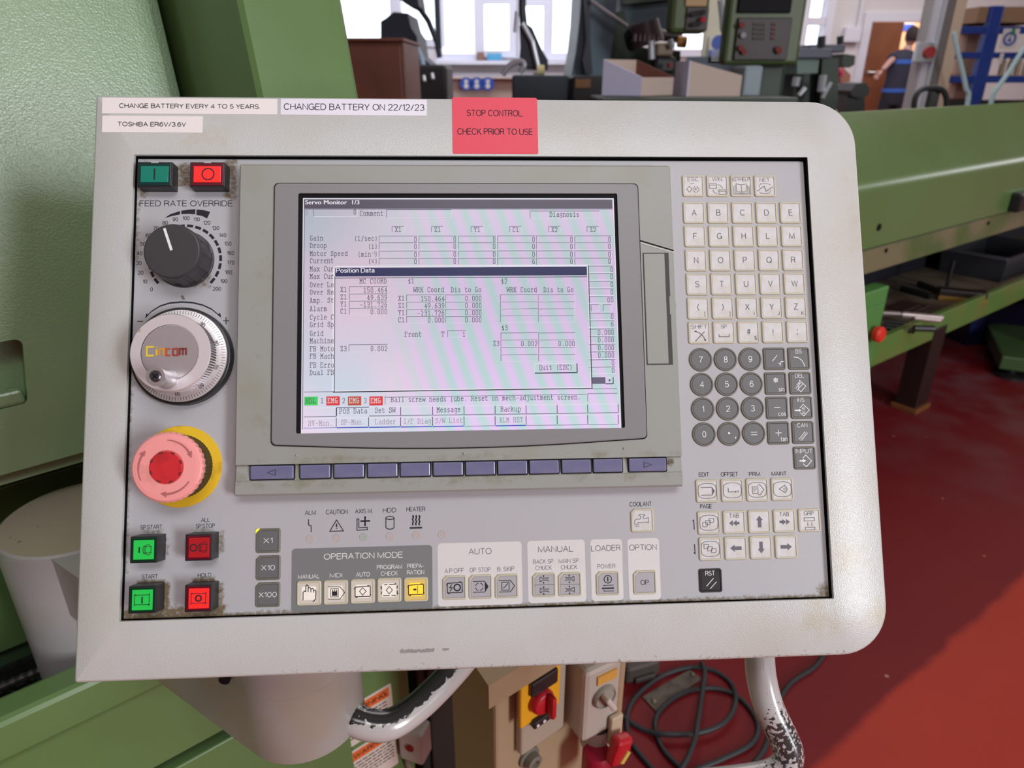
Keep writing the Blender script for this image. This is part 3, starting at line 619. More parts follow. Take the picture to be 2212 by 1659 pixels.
key('operator_key', (GX[3], rows[7]), 'dark grey key marked * and sin', [('t', '*', 0, -2.4, 6.5), ('t', 'sin', 3.4, -5.2, 2.9)], 'gg')
key('operator_key', (GX[3], rows[8]), 'dark grey key marked minus and cos', [('l', [(-2, .3), (2, .3)], .4), ('t', 'cos', 3, -5.2, 2.9)], 'gg')
key('operator_key', (GX[3], rows[9]), 'dark grey key marked plus and tan', [('l', [(-2, 0), (2, 0)], .4), ('l', [(0, -2), (0, 2)], .4), ('t', 'tan', 3.4, -5.3, 2.9)], 'gg')
key('function_key', (GX[4], rows[6]), 'dark grey key marked BS', [('t', 'BS', 0, 3.2, 2.8), ('l', [(-3.6, 1), (-.6, .6), (1.8, -1.2), (3.2, -4), (3.4, -5.4)], .45)], 'gg')
key('function_key', (GX[4], rows[7]), 'dark grey key marked DEL', [('t', 'DEL', -.4, 3.4, 2.8), ('c', [(-.5, 1.8), (3.4, -1.9), (0, -5.6), (-1.6, -4)], .4), ('l', [(-3.4, -3.4), (.8, .8)], .4), ('l', [(-2.6, -1.4), (-.8, .6)], .4), ('l', [(-2.6, -4.6), (2, 0)], .4)], 'gg')
key('function_key', (GX[4], rows[8]), 'dark grey key marked INS', [('t', 'INS', -.4, 3.4, 2.8), ('l', [(-1.4, -.4), (1, 2), (4.8, -1.7), (1, -5.5), (-1.4, -3.2)], .4), ('l', [(-4.8, -1.8), (-2, -1.8)], .8), ('p', [(-.4, -1.8), (-2, -.8), (-2, -2.8)])] + [('l', [(0, y), (2, y)], .25) for y in (.2, -.6, -1.4, -2.4, -3.2, -4)], 'gg')
key('function_key', (GX[4], rows[9]), 'dark grey key marked CAN', [('t', 'CAN', -.4, 3.2, 2.8), ('l', [(-3, -4.2), (1.2, .6)], .4), ('l', [(-1.4, -5), (2.8, -.2)], .4), ('l', [(-2.4, -5), (2.2, .4)], .2)], 'gg')
key('function_key', (GX[4]+.0001, P(*c7(875, 738)).y), 'dark grey key marked INPUT', [('w', 'INPUT', -5.8, 5.4, 2.8, 3), ('l', [(-1.4, -.2), (.6, 1.8), (4.2, -2), (.6, -5.6), (-1.4, -3.6)], .45), ('l', [(-3.6, -1.8), (-1.4, -1.8)], .9), ('p', [(.8, -1.8), (-1.4, -.6), (-1.4, -3)])], 'gg')
ry = P(*c7(489, 944)).y
tv = lambda: ('c', [(-5.4, 3.2), (-3.4, 4.4), (0, 4.7), (3.4, 4.4), (5.4, 3.2), (5.8, 0), (5.4, -3.2), (3.4, -4.4), (0, -4.7), (-3.4, -4.4), (-5.4, -3.2), (-5.8, 0)], .35)
key('screen_key', (GX[0]+.0005, ry), 'white key with block symbol under EDIT', [tv(), ('l', [(-4, 2.2), (3, 2.2), (4.6, 0), (3, -2.6), (-4, -2.6)], .4), ('p', [(3, 2.2), (4.8, -.2), (3, -2.6)])])
key('screen_key', (GX[1]+.0005, ry), 'white key with offset symbol under OFFSET', [tv(), ('l', [(-2.6, 1.6), (-2.6, -.9), (2.4, -.9)], .45), ('p', [(3, -.9), (1.8, -.3), (1.8, -1.5)]), ('l', [(3.6, -1.5), (3.6, .1)], .45)])
key('screen_key', (GX[2]+.0005, ry), 'white key with letter P under PRM.', [tv(), ('c', [(-3.2, -2.2), (.4, -2.2), (.4, 2), (-3.2, 2)], .35), ('t', 'P', -1.4, -1.4, 2.8), ('l', [(.4, 2.8), (1.6, 3.2), (4.2, 0), (1.6, -3.2), (.4, -3)], .4)])
key('screen_key', (GX[3]+.0005, ry), 'white key with eye symbol under MAINT.', [tv(), ('l', [(2, 2.6), (-2, .2), (2, -2.4)], .4), ('l', arc(1.2, .1, 1.9, 80, -80), .4), ('l', arc(1.6, .1, .7, 0, 360), .3)])
ry1, ry2 = P(*c7(580, 1145)).y, P(*c7(590, 1311)).y
pg = lambda x, y: ('c', [(x-1.4, y-1.2), (x+1, y-1.2), (x+1.6, y-.4), (x+1.6, y+1.4), (x-1.4, y+1.4)], .35)
key('screen_key', (GX[0]+.0007, ry1), 'white key with rising pages under PAGE', [tv(), pg(-2.6, -1.2), pg(-.6, 0), pg(1.6, 1.2)])
key('screen_key', (GX[0]+.0009, ry2), 'white key with falling pages, lowest of the page keys', [tv(), pg(-2.6, 1.4), pg(-.4, 0), pg(2, -1.2)])
arw = lambda dx, dy, s=1, ox=0, oy=0: ('p', [(ox+x*s, oy+y*s) for x, y in [((a*dx-b*dy), (a*dy+b*dx)) for a, b in ((3.6, 0), (.8, 2.2), (.8, 1.1), (-3.6, 1.1), (-3.6, -1.1), (.8, -1.1), (.8, -2.2))]])
key('arrow_key', (GX[1]+.0008, ry1), 'white key marked TAB with double left arrow', [('t', 'TAB', 0, 2.6, 2.7), ('p', [(-3.4, -.6), (-1, 1.2), (-1, -2.4)]), ('p', [(-1, -.6), (1.4, 1.2), (1.4, -2.4)]), ('l', [(1.2, -.6), (3.2, -.6)], 1.6)])
key('arrow_key', (GX[2]+.0008, ry1), 'white key with up arrow', [arw(0, 1)])
key('arrow_key', (GX[3]+.0008, ry1), 'white key marked TAB with double right arrow', [('t', 'TAB', 0, 2.8, 2.7), ('p', [(3.4, -.6), (1, 1.2), (1, -2.4)]), ('p', [(1, -.6), (-1.4, 1.2), (-1.4, -2.4)]), ('l', [(-1.2, -.6), (-3.2, -.6)], 1.6)])
key('function_key', (GX[4]+.0008, ry1), 'white key marked GRP with two boxes', [('t', 'GRP', -.2, 3, 2.7), ('c', [(-3.4, -.4), (3.2, -.4), (3.2, 1.6), (-3.4, 1.6)], .35), ('c', [(-3, -6), (3.2, -6), (3.2, -4.4), (-3, -4.4)], .35), ('l', [(-1.2, -3.6), (-1.2, -1.4)], .35), ('l', [(1.4, -3.6), (1.4, -1.4)], .35)])
key('arrow_key', (GX[1]+.001, ry2), 'white key with left arrow', [arw(-1, 0)]); key('arrow_key', (GX[2]+.001, ry2), 'white key with down arrow', [arw(0, -1)]); key('arrow_key', (GX[3]+.001, ry2), 'white key with right arrow', [arw(1, 0)])
key('reset_key', P(*c7(280, 1522)), 'black key marked RST with two slashes', [('w', 'RST', -3.2, 2.8, 3, 3), ('l', [(-2.8, -3.4), (1.8, 1.4)], .4), ('l', [(-.6, -5), (3.6, -.8)], .4)], 'k')
# lower row
def c4k(x, y): return P(*c4(x, y))
def c5k(x, y): return P(*c5(x, y))
cyc = lambda: [('l', [(-4.4, 2.6), (4.6, 3)], .5), ('l', [(4.6, 3), (4.6, -2.6)], .5), ('l', [(4.4, -3), (-4.4, -3)], .5), ('l', [(-4.4, -3), (-4.4, 2.6)], .5), ('p', [(4.6, 3), (3, 3.8), (3, 3)]), ('p', [(4.6, -3.4), (5.2, -1.8), (4.6, -1.8)]), ('p', [(-4.6, -3.2), (-3, -4), (-3, -3.2)]), ('p', [(-4.4, 3), (-5.2, 1.4), (-4.4, 1.4)])]
key('mode_key', c4k(471, 815), 'backlit white key with pointing hand under MANUAL', [('l', [(-3.4, -4), (-3.4, .6), (-2.6, 1.4), (-1.8, 1), (-1.8, 4.2), (-1.2, 5), (-.4, 4.4), (-.4, .8)], .5), ('l', [(-.4, 3), (.6, 3.4), (1.2, 2.6), (1.2, .6)], .5), ('l', [(1.2, 2.4), (2.2, 2.8), (2.8, 2), (2.8, .4)], .5), ('l', [(2.8, 1.6), (3.8, 1.8), (4.2, 1), (4, -3.4), (2.4, -5.2)], .5)], 'l', ink=M_ink)
key('mode_key', c4k(684, 808), 'backlit white key with hand in arrow block under MDI', [('l', [(-4.6, 3.4), (2.6, 3.2), (5.4, -.2), (2.6, -4), (-4.6, -3.8)], .4), ('c', [(-3, -2.6), (1.6, -2.6), (1.6, 2.2), (-3, 2.2)], .35), ('p', [(-2.2, -2), (1, -2), (1, .6), (-2.2, .6)]), ('l', [(-1.8, .4), (-1.8, 1.6)], .5), ('l', [(-.6, .4), (-.6, 1.8)], .5), ('l', [(.6, .4), (.6, 1.6)], .5)], 'l', ink=M_ink)
key('mode_key', c4k(898, 800), 'backlit white key with diamond in cycle frame under AUTO', cyc()+[('c', [(0, 2.2), (2.2, 0), (0, -2.2), (-1.8, 0)], .4)], 'l', ink=M_ink)
key('mode_key', c4k(1110, 790), 'backlit white key with diamond in broken frame under CHECK', [('l', [(-3, 3.2), (-1, 3.2)], .5), ('l', [(0, 3.3), (4, 3.4)], .5), ('l', [(4.8, 2.6), (4.8, .8)], .5), ('l', [(4.8, -.4), (4.8, -2.4)], .5), ('l', [(4, -3.2), (1.4, -3.2)], .5), ('l', [(.2, -3.2), (-3.6, -3.2)], .5), ('l', [(-4.6, -2.4), (-4.6, -.6)], .5), ('l', [(-4.6, .4), (-4.6, 2)], .5), ('p', [(4.8, 3.4), (3.4, 4.2), (3.4, 3.4)]), ('p', [(4.8, -3.2), (5.6, -1.8), (4.8, -1.8)]), ('p', [(-4.6, 3), (-5.4, 1.6), (-4.6, 1.6)]), ('c', [(0, 2.2), (2, 0), (0, -2.2), (-1.8, 0)], .4)], 'l', ink=M_ink)
key('mode_key', c4k(1322, 785), 'lit yellow key with arrow in frame under PREPARATION', cyc()+[('l', [(1, -2.4), (1, 2.4)], .35), ('l', [(-1.6, 0), (-.4, 0)], .9), ('p', [(.6, 0), (-.6, .9), (-.6, -.9)])], 'y', ink=M_ink)
key('auto_key', c4k(1630, 770), 'grey key with bolt and ring under A.P.OFF', cyc()+[('l', [(-1.6, 2), (-3, 0), (-1.4, 0), (-2.8, -2.2)], .5), ('l', arc(1.6, 0, 1.9, 0, 360, 20), .8)], 'm', ink=M_ink, corner=1)
key('auto_key', c4k(1837, 763), 'grey key with broken ring under OP. STOP', [('l', [(-4.6, 3.2), (2.6, 3.2)], .4), ('l', [(-4.6, -3.2), (2.6, -3.2)], .4), ('p', [(2.6, 3.4), (4.8, 0), (2.6, -3.4)])]+[('l', arc(-.8, 0, 2.3, a, a+65, 5), .4) for a in (10, 100, 190, 280)], 'm', ink=M_ink, corner=1)
key('auto_key', c4k(2045, 758), 'grey key with slashed box under B. SKIP', [('l', [(-4.8, 3.4), (2.2, 3.4), (4.8, 0), (2.2, -3.4), (-4.8, -3.4)], .4), ('c', [(-3, -2.4), (1.4, -2.4), (1.4, 2.4), (-3, 2.4)], .4), ('l', [(-2.2, -1.4), (.8, 1.6)], .4)], 'm', ink=M_ink, corner=1)
def chuck(d): return [it for oy in (3.3, -3.3) for it in ([('l', [(-2.6*d, 1.4+oy), (-2.6*d, -1.4+oy), (-1.8*d, -1.4+oy), (-1.8*d, -.7+oy), (2.6*d, -.7+oy), (2.6*d, -1.4+oy)], .3), ('l', [(-2.6*d, 1.4+oy), (-1.8*d, 1.4+oy), (-1.8*d, .8+oy), (2.6*d, .8+oy), (2.6*d, 1.3+oy)], .3), ('l', [(-1.2*d, .1+oy), (2.4*d, .1+oy)], .3), ('l', [(-.4, 2.4+oy), (-.4, 1.4+oy)], .7), ('l', [(-.4, -1.6+oy), (-.4, -2.6+oy)], .7)])] + [('l', [(-6, 0), (6, 0)], .2)]
key('chuck_key', c5k(418, 1122), 'grey key with chuck symbols under BACK SP. CHUCK', chuck(1), 'm', ink=M_ink, corner=1)
key('chuck_key', c5k(725, 1115), 'grimy grey key with chuck symbols under MAIN SP. CHUCK', chuck(-1), 'm', ink=M_ink, corner=1)
key('power_key', c5k(1177, 1103), 'grey key with power symbol under POWER', [('l', arc(0, 2.4, 2.3, 0, 360, 24), .5), ('l', [(0, 1), (0, 3.8)], .7), ('l', [(-2.6, -2), (-2.6, -1.2), (3.6, -1.2)], .35), ('l', [(-3.8, -3), (3.6, -3)], .9), ('l', [(-2.6, -3.8), (-2.6, -4.7), (3.6, -4.7)], .35)], 'm', ink=M_ink, corner=1)
key('option_key', c5k(1620, 1092), 'grey key marked OP. under OPTION', [('w', 'OP.', -2.8, 3, -1.6, 3.1)], 'm', ink=M_ink, corner=1)
key('coolant_key', c5k(1588, 353), 'white key with tap symbol under COOLANT', [('c', [(-4.9, -2.4), (-4.9, -.4), (-4, .8), (-1.4, .8), (-1, 1.4), (-1, 2.6), (-2, 2.8), (-2, 3.6), (1.6, 3.6), (1.6, 2.8), (.6, 2.6), (.6, 1), (2.6, .9), (2.8, 1.4), (3.8, 1.6), (3.8, -1.6), (2.8, -1.6), (2.6, -1.1), (.6, -1.2), (-.8, -1.5), (-2.8, -1.2), (-2.8, -2.4)], .35)]+[('l', [(-4.8+.8*i, -4), (-4.7+.8*i, -3)], .25) for i in range(4)], 'w', corner=1)
for (x, y, s) in ((146, 397, 'X1'), (146, 612, 'X10'), (143, 827, 'X100')):
    wdt = {'X1': 2.8, 'X10': 4.1, 'X100': 5.4}[s]
    key('step_key', c4k(x, y), 'dark grey square key marked '+s, [('w', s, -wdt+.1, wdt, -1.5, 3.1)], 'gg', corner=1)
bm = B(); a = c4k(48, 302); poly(bm, [(a.x+.0001, a.y-.003), (a.x+.0034, a.y-.0002), (a.x+.001, a.y-.0001), (a.x+.0001, a.y-.001)], .0006)
obj('indicator_light', bm, mat('yellow_indicator_glow', (255, 225, 40), .4, emit=1.2), CP, 'yellow lit corner of the X1 key')
for i, (x, y) in enumerate(((477, 385), (690, 378), (903, 370), (1114, 362), (1324, 354), (1530, 347))):
    bm = B(); c = c4k(x, y); lathe(bm, [(.0024, 0), (.0024, .0001), (.0022, .00025), (.0018, .00015)], c, 24)
    obj('indicator_lamp', bm, mat('unlit_green_lamp_window', (164, 176, 168), .35) if i == 2 else bpy.data.materials.get('unlit_lamp_window') or mat('unlit_lamp_window', (182, 174, 172), .35), CP)

# ------------------------------------------------ lit push buttons
M_gl = mat('green_lamp_lens', (40, 180, 80), .25, emit=.3, ecol=(30, 200, 60)); M_rl = mat('red_lamp_lens', (224, 44, 40), .25, emit=.35, ecol=(255, 44, 44)); M_rd = mat('dim_red_lens', (170, 30, 36), .25, emit=.1)
M_gt = mat('teal_green_lens', (14, 126, 106), .25, emit=.05); M_gb = mat('dark_green_surround', (4, 50, 30), .25); M_tb = mat('dark_teal_surround', (5, 48, 46), .25); M_rb = mat('dark_red_surround', (92, 8, 32), .25)
def push(rect, h, mats, label, icon, cv, lens_in, notch=False):
    x0, y0, x1, y1 = rc(*rect, h, cv); bm = B(); box(bm, x0, x1, y0, y1, -.003, h, bev=.0004)
    o = obj('push_button', bm, M_blackp, CP, label)
    i = .0008; bm = B(); box(bm, x0+i, x1-i, y0+i, y1-i, h-.0004, h+.0005, bev=.0003); obj('lens_surround', bm, mats[1], o)
    l, t, r, b = lens_in; X0, X1, Y0, Y1 = x0+(x1-x0)*l, x1-(x1-x0)*r, y0+(y1-y0)*b, y1-(y1-y0)*t
    bm = B(); box(bm, X0, X1, Y0, Y1, h, h+.0008, bev=.0002); ln = obj('lens', bm, mats[0], o)
    cx, cy = (X0+X1)/2, (Y0+Y1)/2; bm = B(); z = h+.00092
    for it in icon:
        pts = [(cx+x*.001, cy+y*.001) for x, y in it[1]]
        if it[0] == 'p': poly(bm, pts, z)
        else: stroke(bm, pts, it[2]*.001, z, closed=it[0] == 'c')
    obj('legend', bm, M_ink, o)
    if notch:
        bm = B(); m = (x0+x1)/2; box(bm, m-.0022, m+.0022, y1-.0012, y1+.0001, h-.001, h+.0003); obj('notch', bm, M_plate, o)
push((296.7, 349.5, 371.6, 404), .0085, (M_gt, M_tb), 'teal green push button marked I', [('l', [(0, -3.6), (0, 3.6)], .9)], ID, (.12, .18, .10, .17), True)
push((410.6, 349.8, 485.5, 404), .0085, (M_rl, M_rb), 'red push button marked O', [('c', arc(.6, 0, 3.6, 0, 343, 24), .7)], ID, (.12, .18, .11, .17), True)
spin = lambda ox: [('c', [(ox-1.9, 1), (ox-1.3, 2.2), (ox-.6, 2.2), (ox-.6, -2.2), (ox-1.3, -2.2), (ox-1.9, -1)], .3), ('l', [(ox-.6, 1.8), (ox+3.2, 1.8)], .3), ('l', [(ox-.6, -1.8), (ox+3.2, -1.8)], .3), ('l', [(ox+2.8, 1.8), (ox+2.4, .9), (ox+3, 0), (ox+2.4, -.9), (ox+2.8, -1.8)], .3), ('l', arc(ox+1, 1.8, 1.2, 180, 0, 8), .3), ('l', arc(ox+1, -1.8, 1.2, 180, 360, 8), .3), ('l', [(ox-1.2, 2), (ox-1.2, -2)], .25)]
push((283, 965, 482, 1160), .011, (M_gl, M_gb), 'green lit button under SP.START', [('l', [(-2.4, -1.7), (-2.4, 1.7)], .8)]+spin(1.6), c3, (.14, .14, .11, .14))
push((693, 949, 890, 1143), .011, (M_rd, M_rb), 'dim red button under SP.STOP', [('c', arc(-3, 0, 1.9, 0, 340, 20), .7)]+spin(1.8), c3, (.15, .13, .09, .13))
def fr(): return [('l', [(-4.2, 2.8), (4, 2.8), (4, -2.6), (-4.2, -2.6), (-4.2, 2.8)], .35), ('p', [(4, 2.8), (4.8, 4), (3.2, 2.8)]), ('p', [(-4.2, -2.6), (-5, -3.6), (-3.4, -2.6)]), ('p', [(-5, 2.8), (-3.4, 3.4), (-3.6, 2.6)]), ('p', [(4.8, -2.6), (3.4, -3.4), (3.6, -2.4)])]
push((270, 1336, 472, 1536), .011, (M_gl, M_gb), 'green lit button under START', fr()+[('l', [(0, -2), (0, 1.8)], .8)], c3, (.15, .13, .11, .13))
push((690, 1326, 888, 1524), .011, (M_rl, M_rb), 'bright red lit button under HOLD', fr()+[('c', arc(-.1, .1, 1.6, 0, 340, 20), .8)], c3, (.16, .13, .09, .13))

# ------------------------------------------------ feed rate knob
hk = .0195; kb = P(400, 561, 0); kt = kb
def knob():
    bm = B(); n = 96; L = []
    for z, r, d in ((0, .0178, 0), (.0012, .0178, 0), (.0015, .0172, .0006), (.0150, .0168, .0008), (.0165, .0167, .0002), (.0185, .0166, 0), (.0193, .0162, 0), (hk, .0155, 0)):
        L.append([(kb.x+(r-(d if (i//4) % 2 else 0))*cos(2*pi*i/n), kb.y+(r-(d if (i//4) % 2 else 0))*sin(2*pi*i/n), z) for i in range(n)])
    loops(bm, L); k = obj('rotary_knob', bm, M_knob, CP, 'charcoal fluted knob under FEED RATE OVERRIDE')
    bm = B(); a, b = P(*c1(771, 1237), hk), P(*c1(832, 1425), hk); stroke(bm, [a, b], .00155, hk+.0002); obj('pointer', bm, M_white, k, 'white pointer line')
knob()
# ------------------------------------------------ handwheel
wb = P(392.5, 769.5, .004)
bm = B(); lathe(bm, [(.0300, -.001), (.0300, .004), (.0296, .006), (.0288, .0065), (.0280, .0065)], wb, 96)
HW = obj('handwheel', bm, M_blackp, CP, 'silver pulse handwheel with black base ring and crank knob', smooth=True)
wd = P(388.2, 768.3, .0075)
bm = B(); lathe(bm, [(.0281, .004), (.0281, .0068), (.0278, .0072), (.0245, .0080), (.0200, .0082)], wb, 120); obj('dial_ring', bm, M_alu, HW, 'bright graduated dial ring', smooth=True)
bm = B()
for i in range(100):
    a = pi/2 - 2*pi*i/100; r0 = .0252 if i % 5 else .0245; r1 = .0274; zz = .00835 - .0012*0
    # ticks follow the slight cone of the dial
    t = Vector((-sin(a), cos(a)))*.00011; p0 = Vector((cos(a), sin(a)))*r0+wb; p1 = Vector((cos(a), sin(a)))*r1+wb
    f = bm.faces.new([bm.verts.new((*q, z)) for q, z in ((p0-t, .00802), (p0+t, .00802), (p1+t, .00745), (p1-t, .00745))])
for k in range(10):
    n = k*10; a = pi/2 - radians((100-n)*3.6); r = .0221
    text(bm, str(n), wb.x, None, wb.y+r, .0023, .00835, ang=a-pi/2, c=(wb.x, wb.y))
obj('graduation', bm, M_ink, HW)
bm = B(); n = 176; L = []; hw = .0205
for z, r, d in ((.0078, .0220, 0), (.009, .0225, .0007), (.018, .0228, .0007), (.0192, .0230, 0), (.0198, .0230, 0), (hw, .0225, 0), (hw, .0166, 0), (hw-.0004, .0164, 0)):
    L.append([(wb.x+(r-(d if i % 2 else 0))*cos(2*pi*i/n), wb.y+(r-(d if i % 2 else 0))*sin(2*pi*i/n), z) for i in range(n)])
loops(bm, L, cap1=True)
for i, f in enumerate(bm.faces):
    ring_, k_ = divmod(i, n)
    if ring_ < 2 and k_ % 2: f.material_index = 1
    if ring_ >= 6 and f.calc_area() < 1e-5: f.material_index = 1
obj('wheel', bm, [mat('satin_wheel', (222, 216, 220), .38, metal=.35, var=(70, (190, 165, 110), .68, .72)), mat('dark_knurl', (52, 48, 50), .4, metal=.4)], HW, 'knurled silver wheel')
bm = B(); lathe(bm, [(.0162, hw-.0004), (.0160, hw+.0001)], wb, 64); obj('centre_disc', bm, M_disc, HW, 'turned metal centre disc')
# the maker's lettering on the disc
ca = P(*c2(490, 878), hw); cb = P(*c2(957, 765), hw); lw, lh = cb.x-ca.x, cb.y-ca.y
lets = {'C': [[(1, 1), (0, 1), (0, 0), (1, 0)]], 'i': [[(0, 0), (0, .72)], [(0, .9), (0, 1)]], 'n': [[(0, 0), (0, .74), (1, .74), (1, 0)]], 'c': [[(1, .74), (0, .74), (0, 0), (1, 0)]], 'o': [[(0, 0), (0, .74), (1, .74), (1, 0), (0, 0)]], 'm': [[(0, 0), (0, .74), (1, .74), (1, 0)], [(.5, .74), (.5, 0)]]}
mats6 = [mat('logo_yellow', (224, 202, 56), .5), mat('logo_yellow_deep', (222, 190, 52), .5), mat('logo_amber', (208, 146, 54), .5), mat('logo_rust', (176, 84, 52), .5), mat('logo_brick', (152, 66, 52), .5), mat('logo_maroon', (124, 50, 48), .5)]
bm = B()
for i, (ch, x, w) in enumerate((('C', .03, .17), ('i', .265, 0), ('n', .33, .11), ('c', .50, .10), ('o', .66, .11), ('m', .825, .15))):
    for pl in lets[ch]: stroke(bm, [(ca.x+lw*(x+px*w), ca.y+lh*(.05+py*.9)) for px, py in pl], .0011, hw+.0003, i)
obj('logo', bm, mats6, HW, 'maker lettering shading from yellow to dark red')
hb = P(*c2(741, 1136), hw); hh = .0165
bm = B(); lathe(bm, [(.0054, hw), (.0057, hw+.001), (.0050, hw+.003), (.0048, hw+.010), (.0054, hw+hh-.001), (.0052, hw+hh), (.0035, hw+hh), (.0034, hw+hh-.0008)], hb, 40)
obj('crank_knob', bm, M_steel, HW, 'small steel crank knob', smooth=True)
bm = B(); lathe(bm, [(.0032, hw+hh-.0008), (.0031, hw+hh-.0002), (.0024, hw+hh+.0003)], hb, 24)
for a in (pi/4, -pi/4): stroke(bm, [(hb.x-.0019*cos(a), hb.y-.0019*sin(a)), (hb.x+.0019*cos(a), hb.y+.0019*sin(a))], .0007, hw+hh+.0004, 1)
obj('screw', bm, [mat('dark_screw', (96, 96, 102), .3, metal=.8), M_black], HW, 'cross-head screw')
# ------------------------------------------------ emergency stop
eb = P(389.4, 1007.7, .001); he = .0203
bm = B(); lathe(bm, [(.0245, 0), (.0245, .0008), (.0243, .001)], eb, 72); ES = obj('emergency_stop', bm, M_yel, CP, 'pink and red mushroom stop button on yellow ring')
bm = B(); n = 120; L = []
for z, r, d in ((.0005, .0192, 0), (.002, .0192, .0005), (.008, .0186, .0005), (.0085, .0180, 0), (.0095, .0170, 0), (.0100, .0135, 0), (.0125, .0135, 0)):
    L.append([(eb.x+(r-(d if i % 2 else 0))*cos(2*pi*i/n), eb.y+(r-(d if i % 2 else 0))*sin(2*pi*i/n), z) for i in range(n)])
loops(bm, L); obj('collar', bm, M_blackp, ES)
bm = B(); n = 144; L = []
for z, r, d in ((.0120, .0175, 0), (.0125, .0195, .0004), (.0165, .0205, .0005), (.0185, .0205, .0005), (.0192, .0199, 0), (.0200, .0190, 0), (he, .0170, 0), (he+.0002, .0100, 0), (he-.0003, .0096, 0)):
    L.append([(eb.x+(r-(d if (i//2) % 2 else 0))*cos(2*pi*i/n), eb.y+(r-(d if (i//2) % 2 else 0))*sin(2*pi*i/n), z) for i in range(n)])
loops(bm, L); obj('mushroom_head', bm, M_pink, ES, 'knurled red head, coloured overexposed pink')
bm = B(); lathe(bm, [(.0095, he-.0003), (.0094, he+.0003), (.0088, he+.0005)], eb, 40); obj('centre_cap', bm, M_red, ES, 'red centre cap')
bm = B()
for k in range(8):
    a = radians(20+45*k); p = eb+Vector((cos(a), sin(a)))*.0083; q = eb+Vector((cos(a), sin(a)))*.0093; stroke(bm, [p, q], .0023, he+.0007)
obj('cap_notch', bm, mat('dark_red_notch', (110, 34, 38), .5), ES)
bm = B()
for a0 in (88, 208, 328):
    A = [radians(a0 - i*6.2) for i in range(12)]
    f = [(eb.x+r*cos(a), eb.y+r*sin(a)) for r, aa in ((.0162, A[:10]), (.0146, list(reversed(A[:10])))) for a in aa]
    for i in range(9):
        a, b = A[i], A[i+1]; ro = .0159; ri = ro-.0011*(.5+i/14)
        poly(bm, [(eb.x+r*cos(t), eb.y+r*sin(t)) for r, t in ((ro, a), (ro, b), (ri, b), (ri, a))], he+.0004)
    a, b = A[9], A[11]; poly(bm, [(eb.x+.0172*cos(a), eb.y+.0172*sin(a)), (eb.x+.0152*cos(b), eb.y+.0152*sin(b)), (eb.x+.0138*cos(a), eb.y+.0138*sin(a))], he+.0004)
obj('turn_arrow', bm, M_groove, ES, 'engraved turning arrows')

# ------------------------------------------------ display unit
HU = .010
ux0, ux1, uy0, uy1 = -.2868, -.0169, -.1762, .0275
ya = P(1000, 995, HU).y; yb = P(1000, 1030, HU).y
stain(M_unit, (120, 118, 92), [(ux0, ya-.002, ux1, ya+.003, .006, .34), (ux0, uy0+.006, ux1, uy0+.014, .008, .34), (ux0+.012, ya+.01, ux0+.02, .0, .012, .22)], 70)
stain(M_unit, (84, 70, 52), [(ux1-.0095, yb+.006, ux1-.0065, ya-.003, .004, .8)], 300)
bm = B(); n = 24
prof = [(uy0, 0), (uy0, HU-.0012), (uy0+.0012, HU), (yb, HU), (yb+.0003, HU-.0008), (ya-.0010, HU-.0018), (ya-.0004, HU-.0018), (ya, HU), (uy1-.0012, HU), (uy1, HU-.0012), (uy1, 0)]
# the shell is one extrusion with a window cut: side bands, then the face around the opening
bez = P  # alias
bx0, bx1, by0, by1 = -.2650, -.0388, -.1462, .0146
wx0, wx1, wy0, wy1 = -.2506, -.0521, -.1396, .0082
def band(x0, x1):
    loops(bm, [[(x, y, z) for y, z in prof] for x in (x0, x1)], 0)
band(ux0+.0008, ux1-.0008)
DU = obj('display_unit', bm, M_unit, CP, 'raised greenish grey display housing', smooth=False)
me = DU.data
# side edges eased
for x, s in ((ux0, 1), (ux1, -1)):
    bm = B()
    pr = [(max(uy0+.0008, min(uy1-.0008, y)), z-.0008 if z > 0 else 0) for y, z in prof]
    L = [[(x, y, z) for y, z in pr], [(x+s*.0008, y, z) for y, z in prof]]
    if s < 0: L.reverse()
    loops(bm, L, 0); obj('shell_edge', bm, M_unit, DU)
def bezpoly(g, z0, z1, bm, mat=0):
    top = rrect(bx0-g, by0-g, bx1+g, by1+g, .003, 6); out = []
    top = top[:7] + [(bx0+.008+(bx1-bx0-.016)*t/12, by0-g-.0036*(1-(2*t/12-1)**2)) for t in range(1, 12)] + top[7:]
    return top
bm = B(); prism(bm, bezpoly(.0006, 0, 0, bm), HU-.001, HU+.0004, 0); obj('bezel_gap', bm, M_black, DU)
bm = B(); o_ = bezpoly(0, 0, 0, bm); cxm, cym = (bx0+bx1)/2, (by0+by1)/2
inset = lambda k: [(cxm+(x-cxm)*(1-k/.113), cym+(y-cym)*(1-k/.081)) for x, y in o_]
inw = rrect(wx0, wy0, wx1, wy1, .001, 4)
loops(bm, [Z(o_, HU), Z(o_, HU+.0011), Z(inset(.0005), HU+.0015)], cap0=False, cap1=False)
holed(bm, inset(.0005), inw, HU+.0015); loops(bm, [Z(inw, HU+.0015), Z(inw, HU+.0002)], cap0=False, cap1=False)
bmesh.ops.remove_doubles(bm, verts=bm.verts, dist=1e-6)
obj('bezel', bm, M_bezel, DU, 'smooth mid grey screen bezel')
bm = B(); i2 = rrect(wx0-.0002, wy0-.0002, wx1+.0002, wy1+.0002, .001, 4); loops(bm, [Z(i2, HU+.00045), Z(i2, HU+.0005)]); obj('screen_border', bm, M_black, DU)
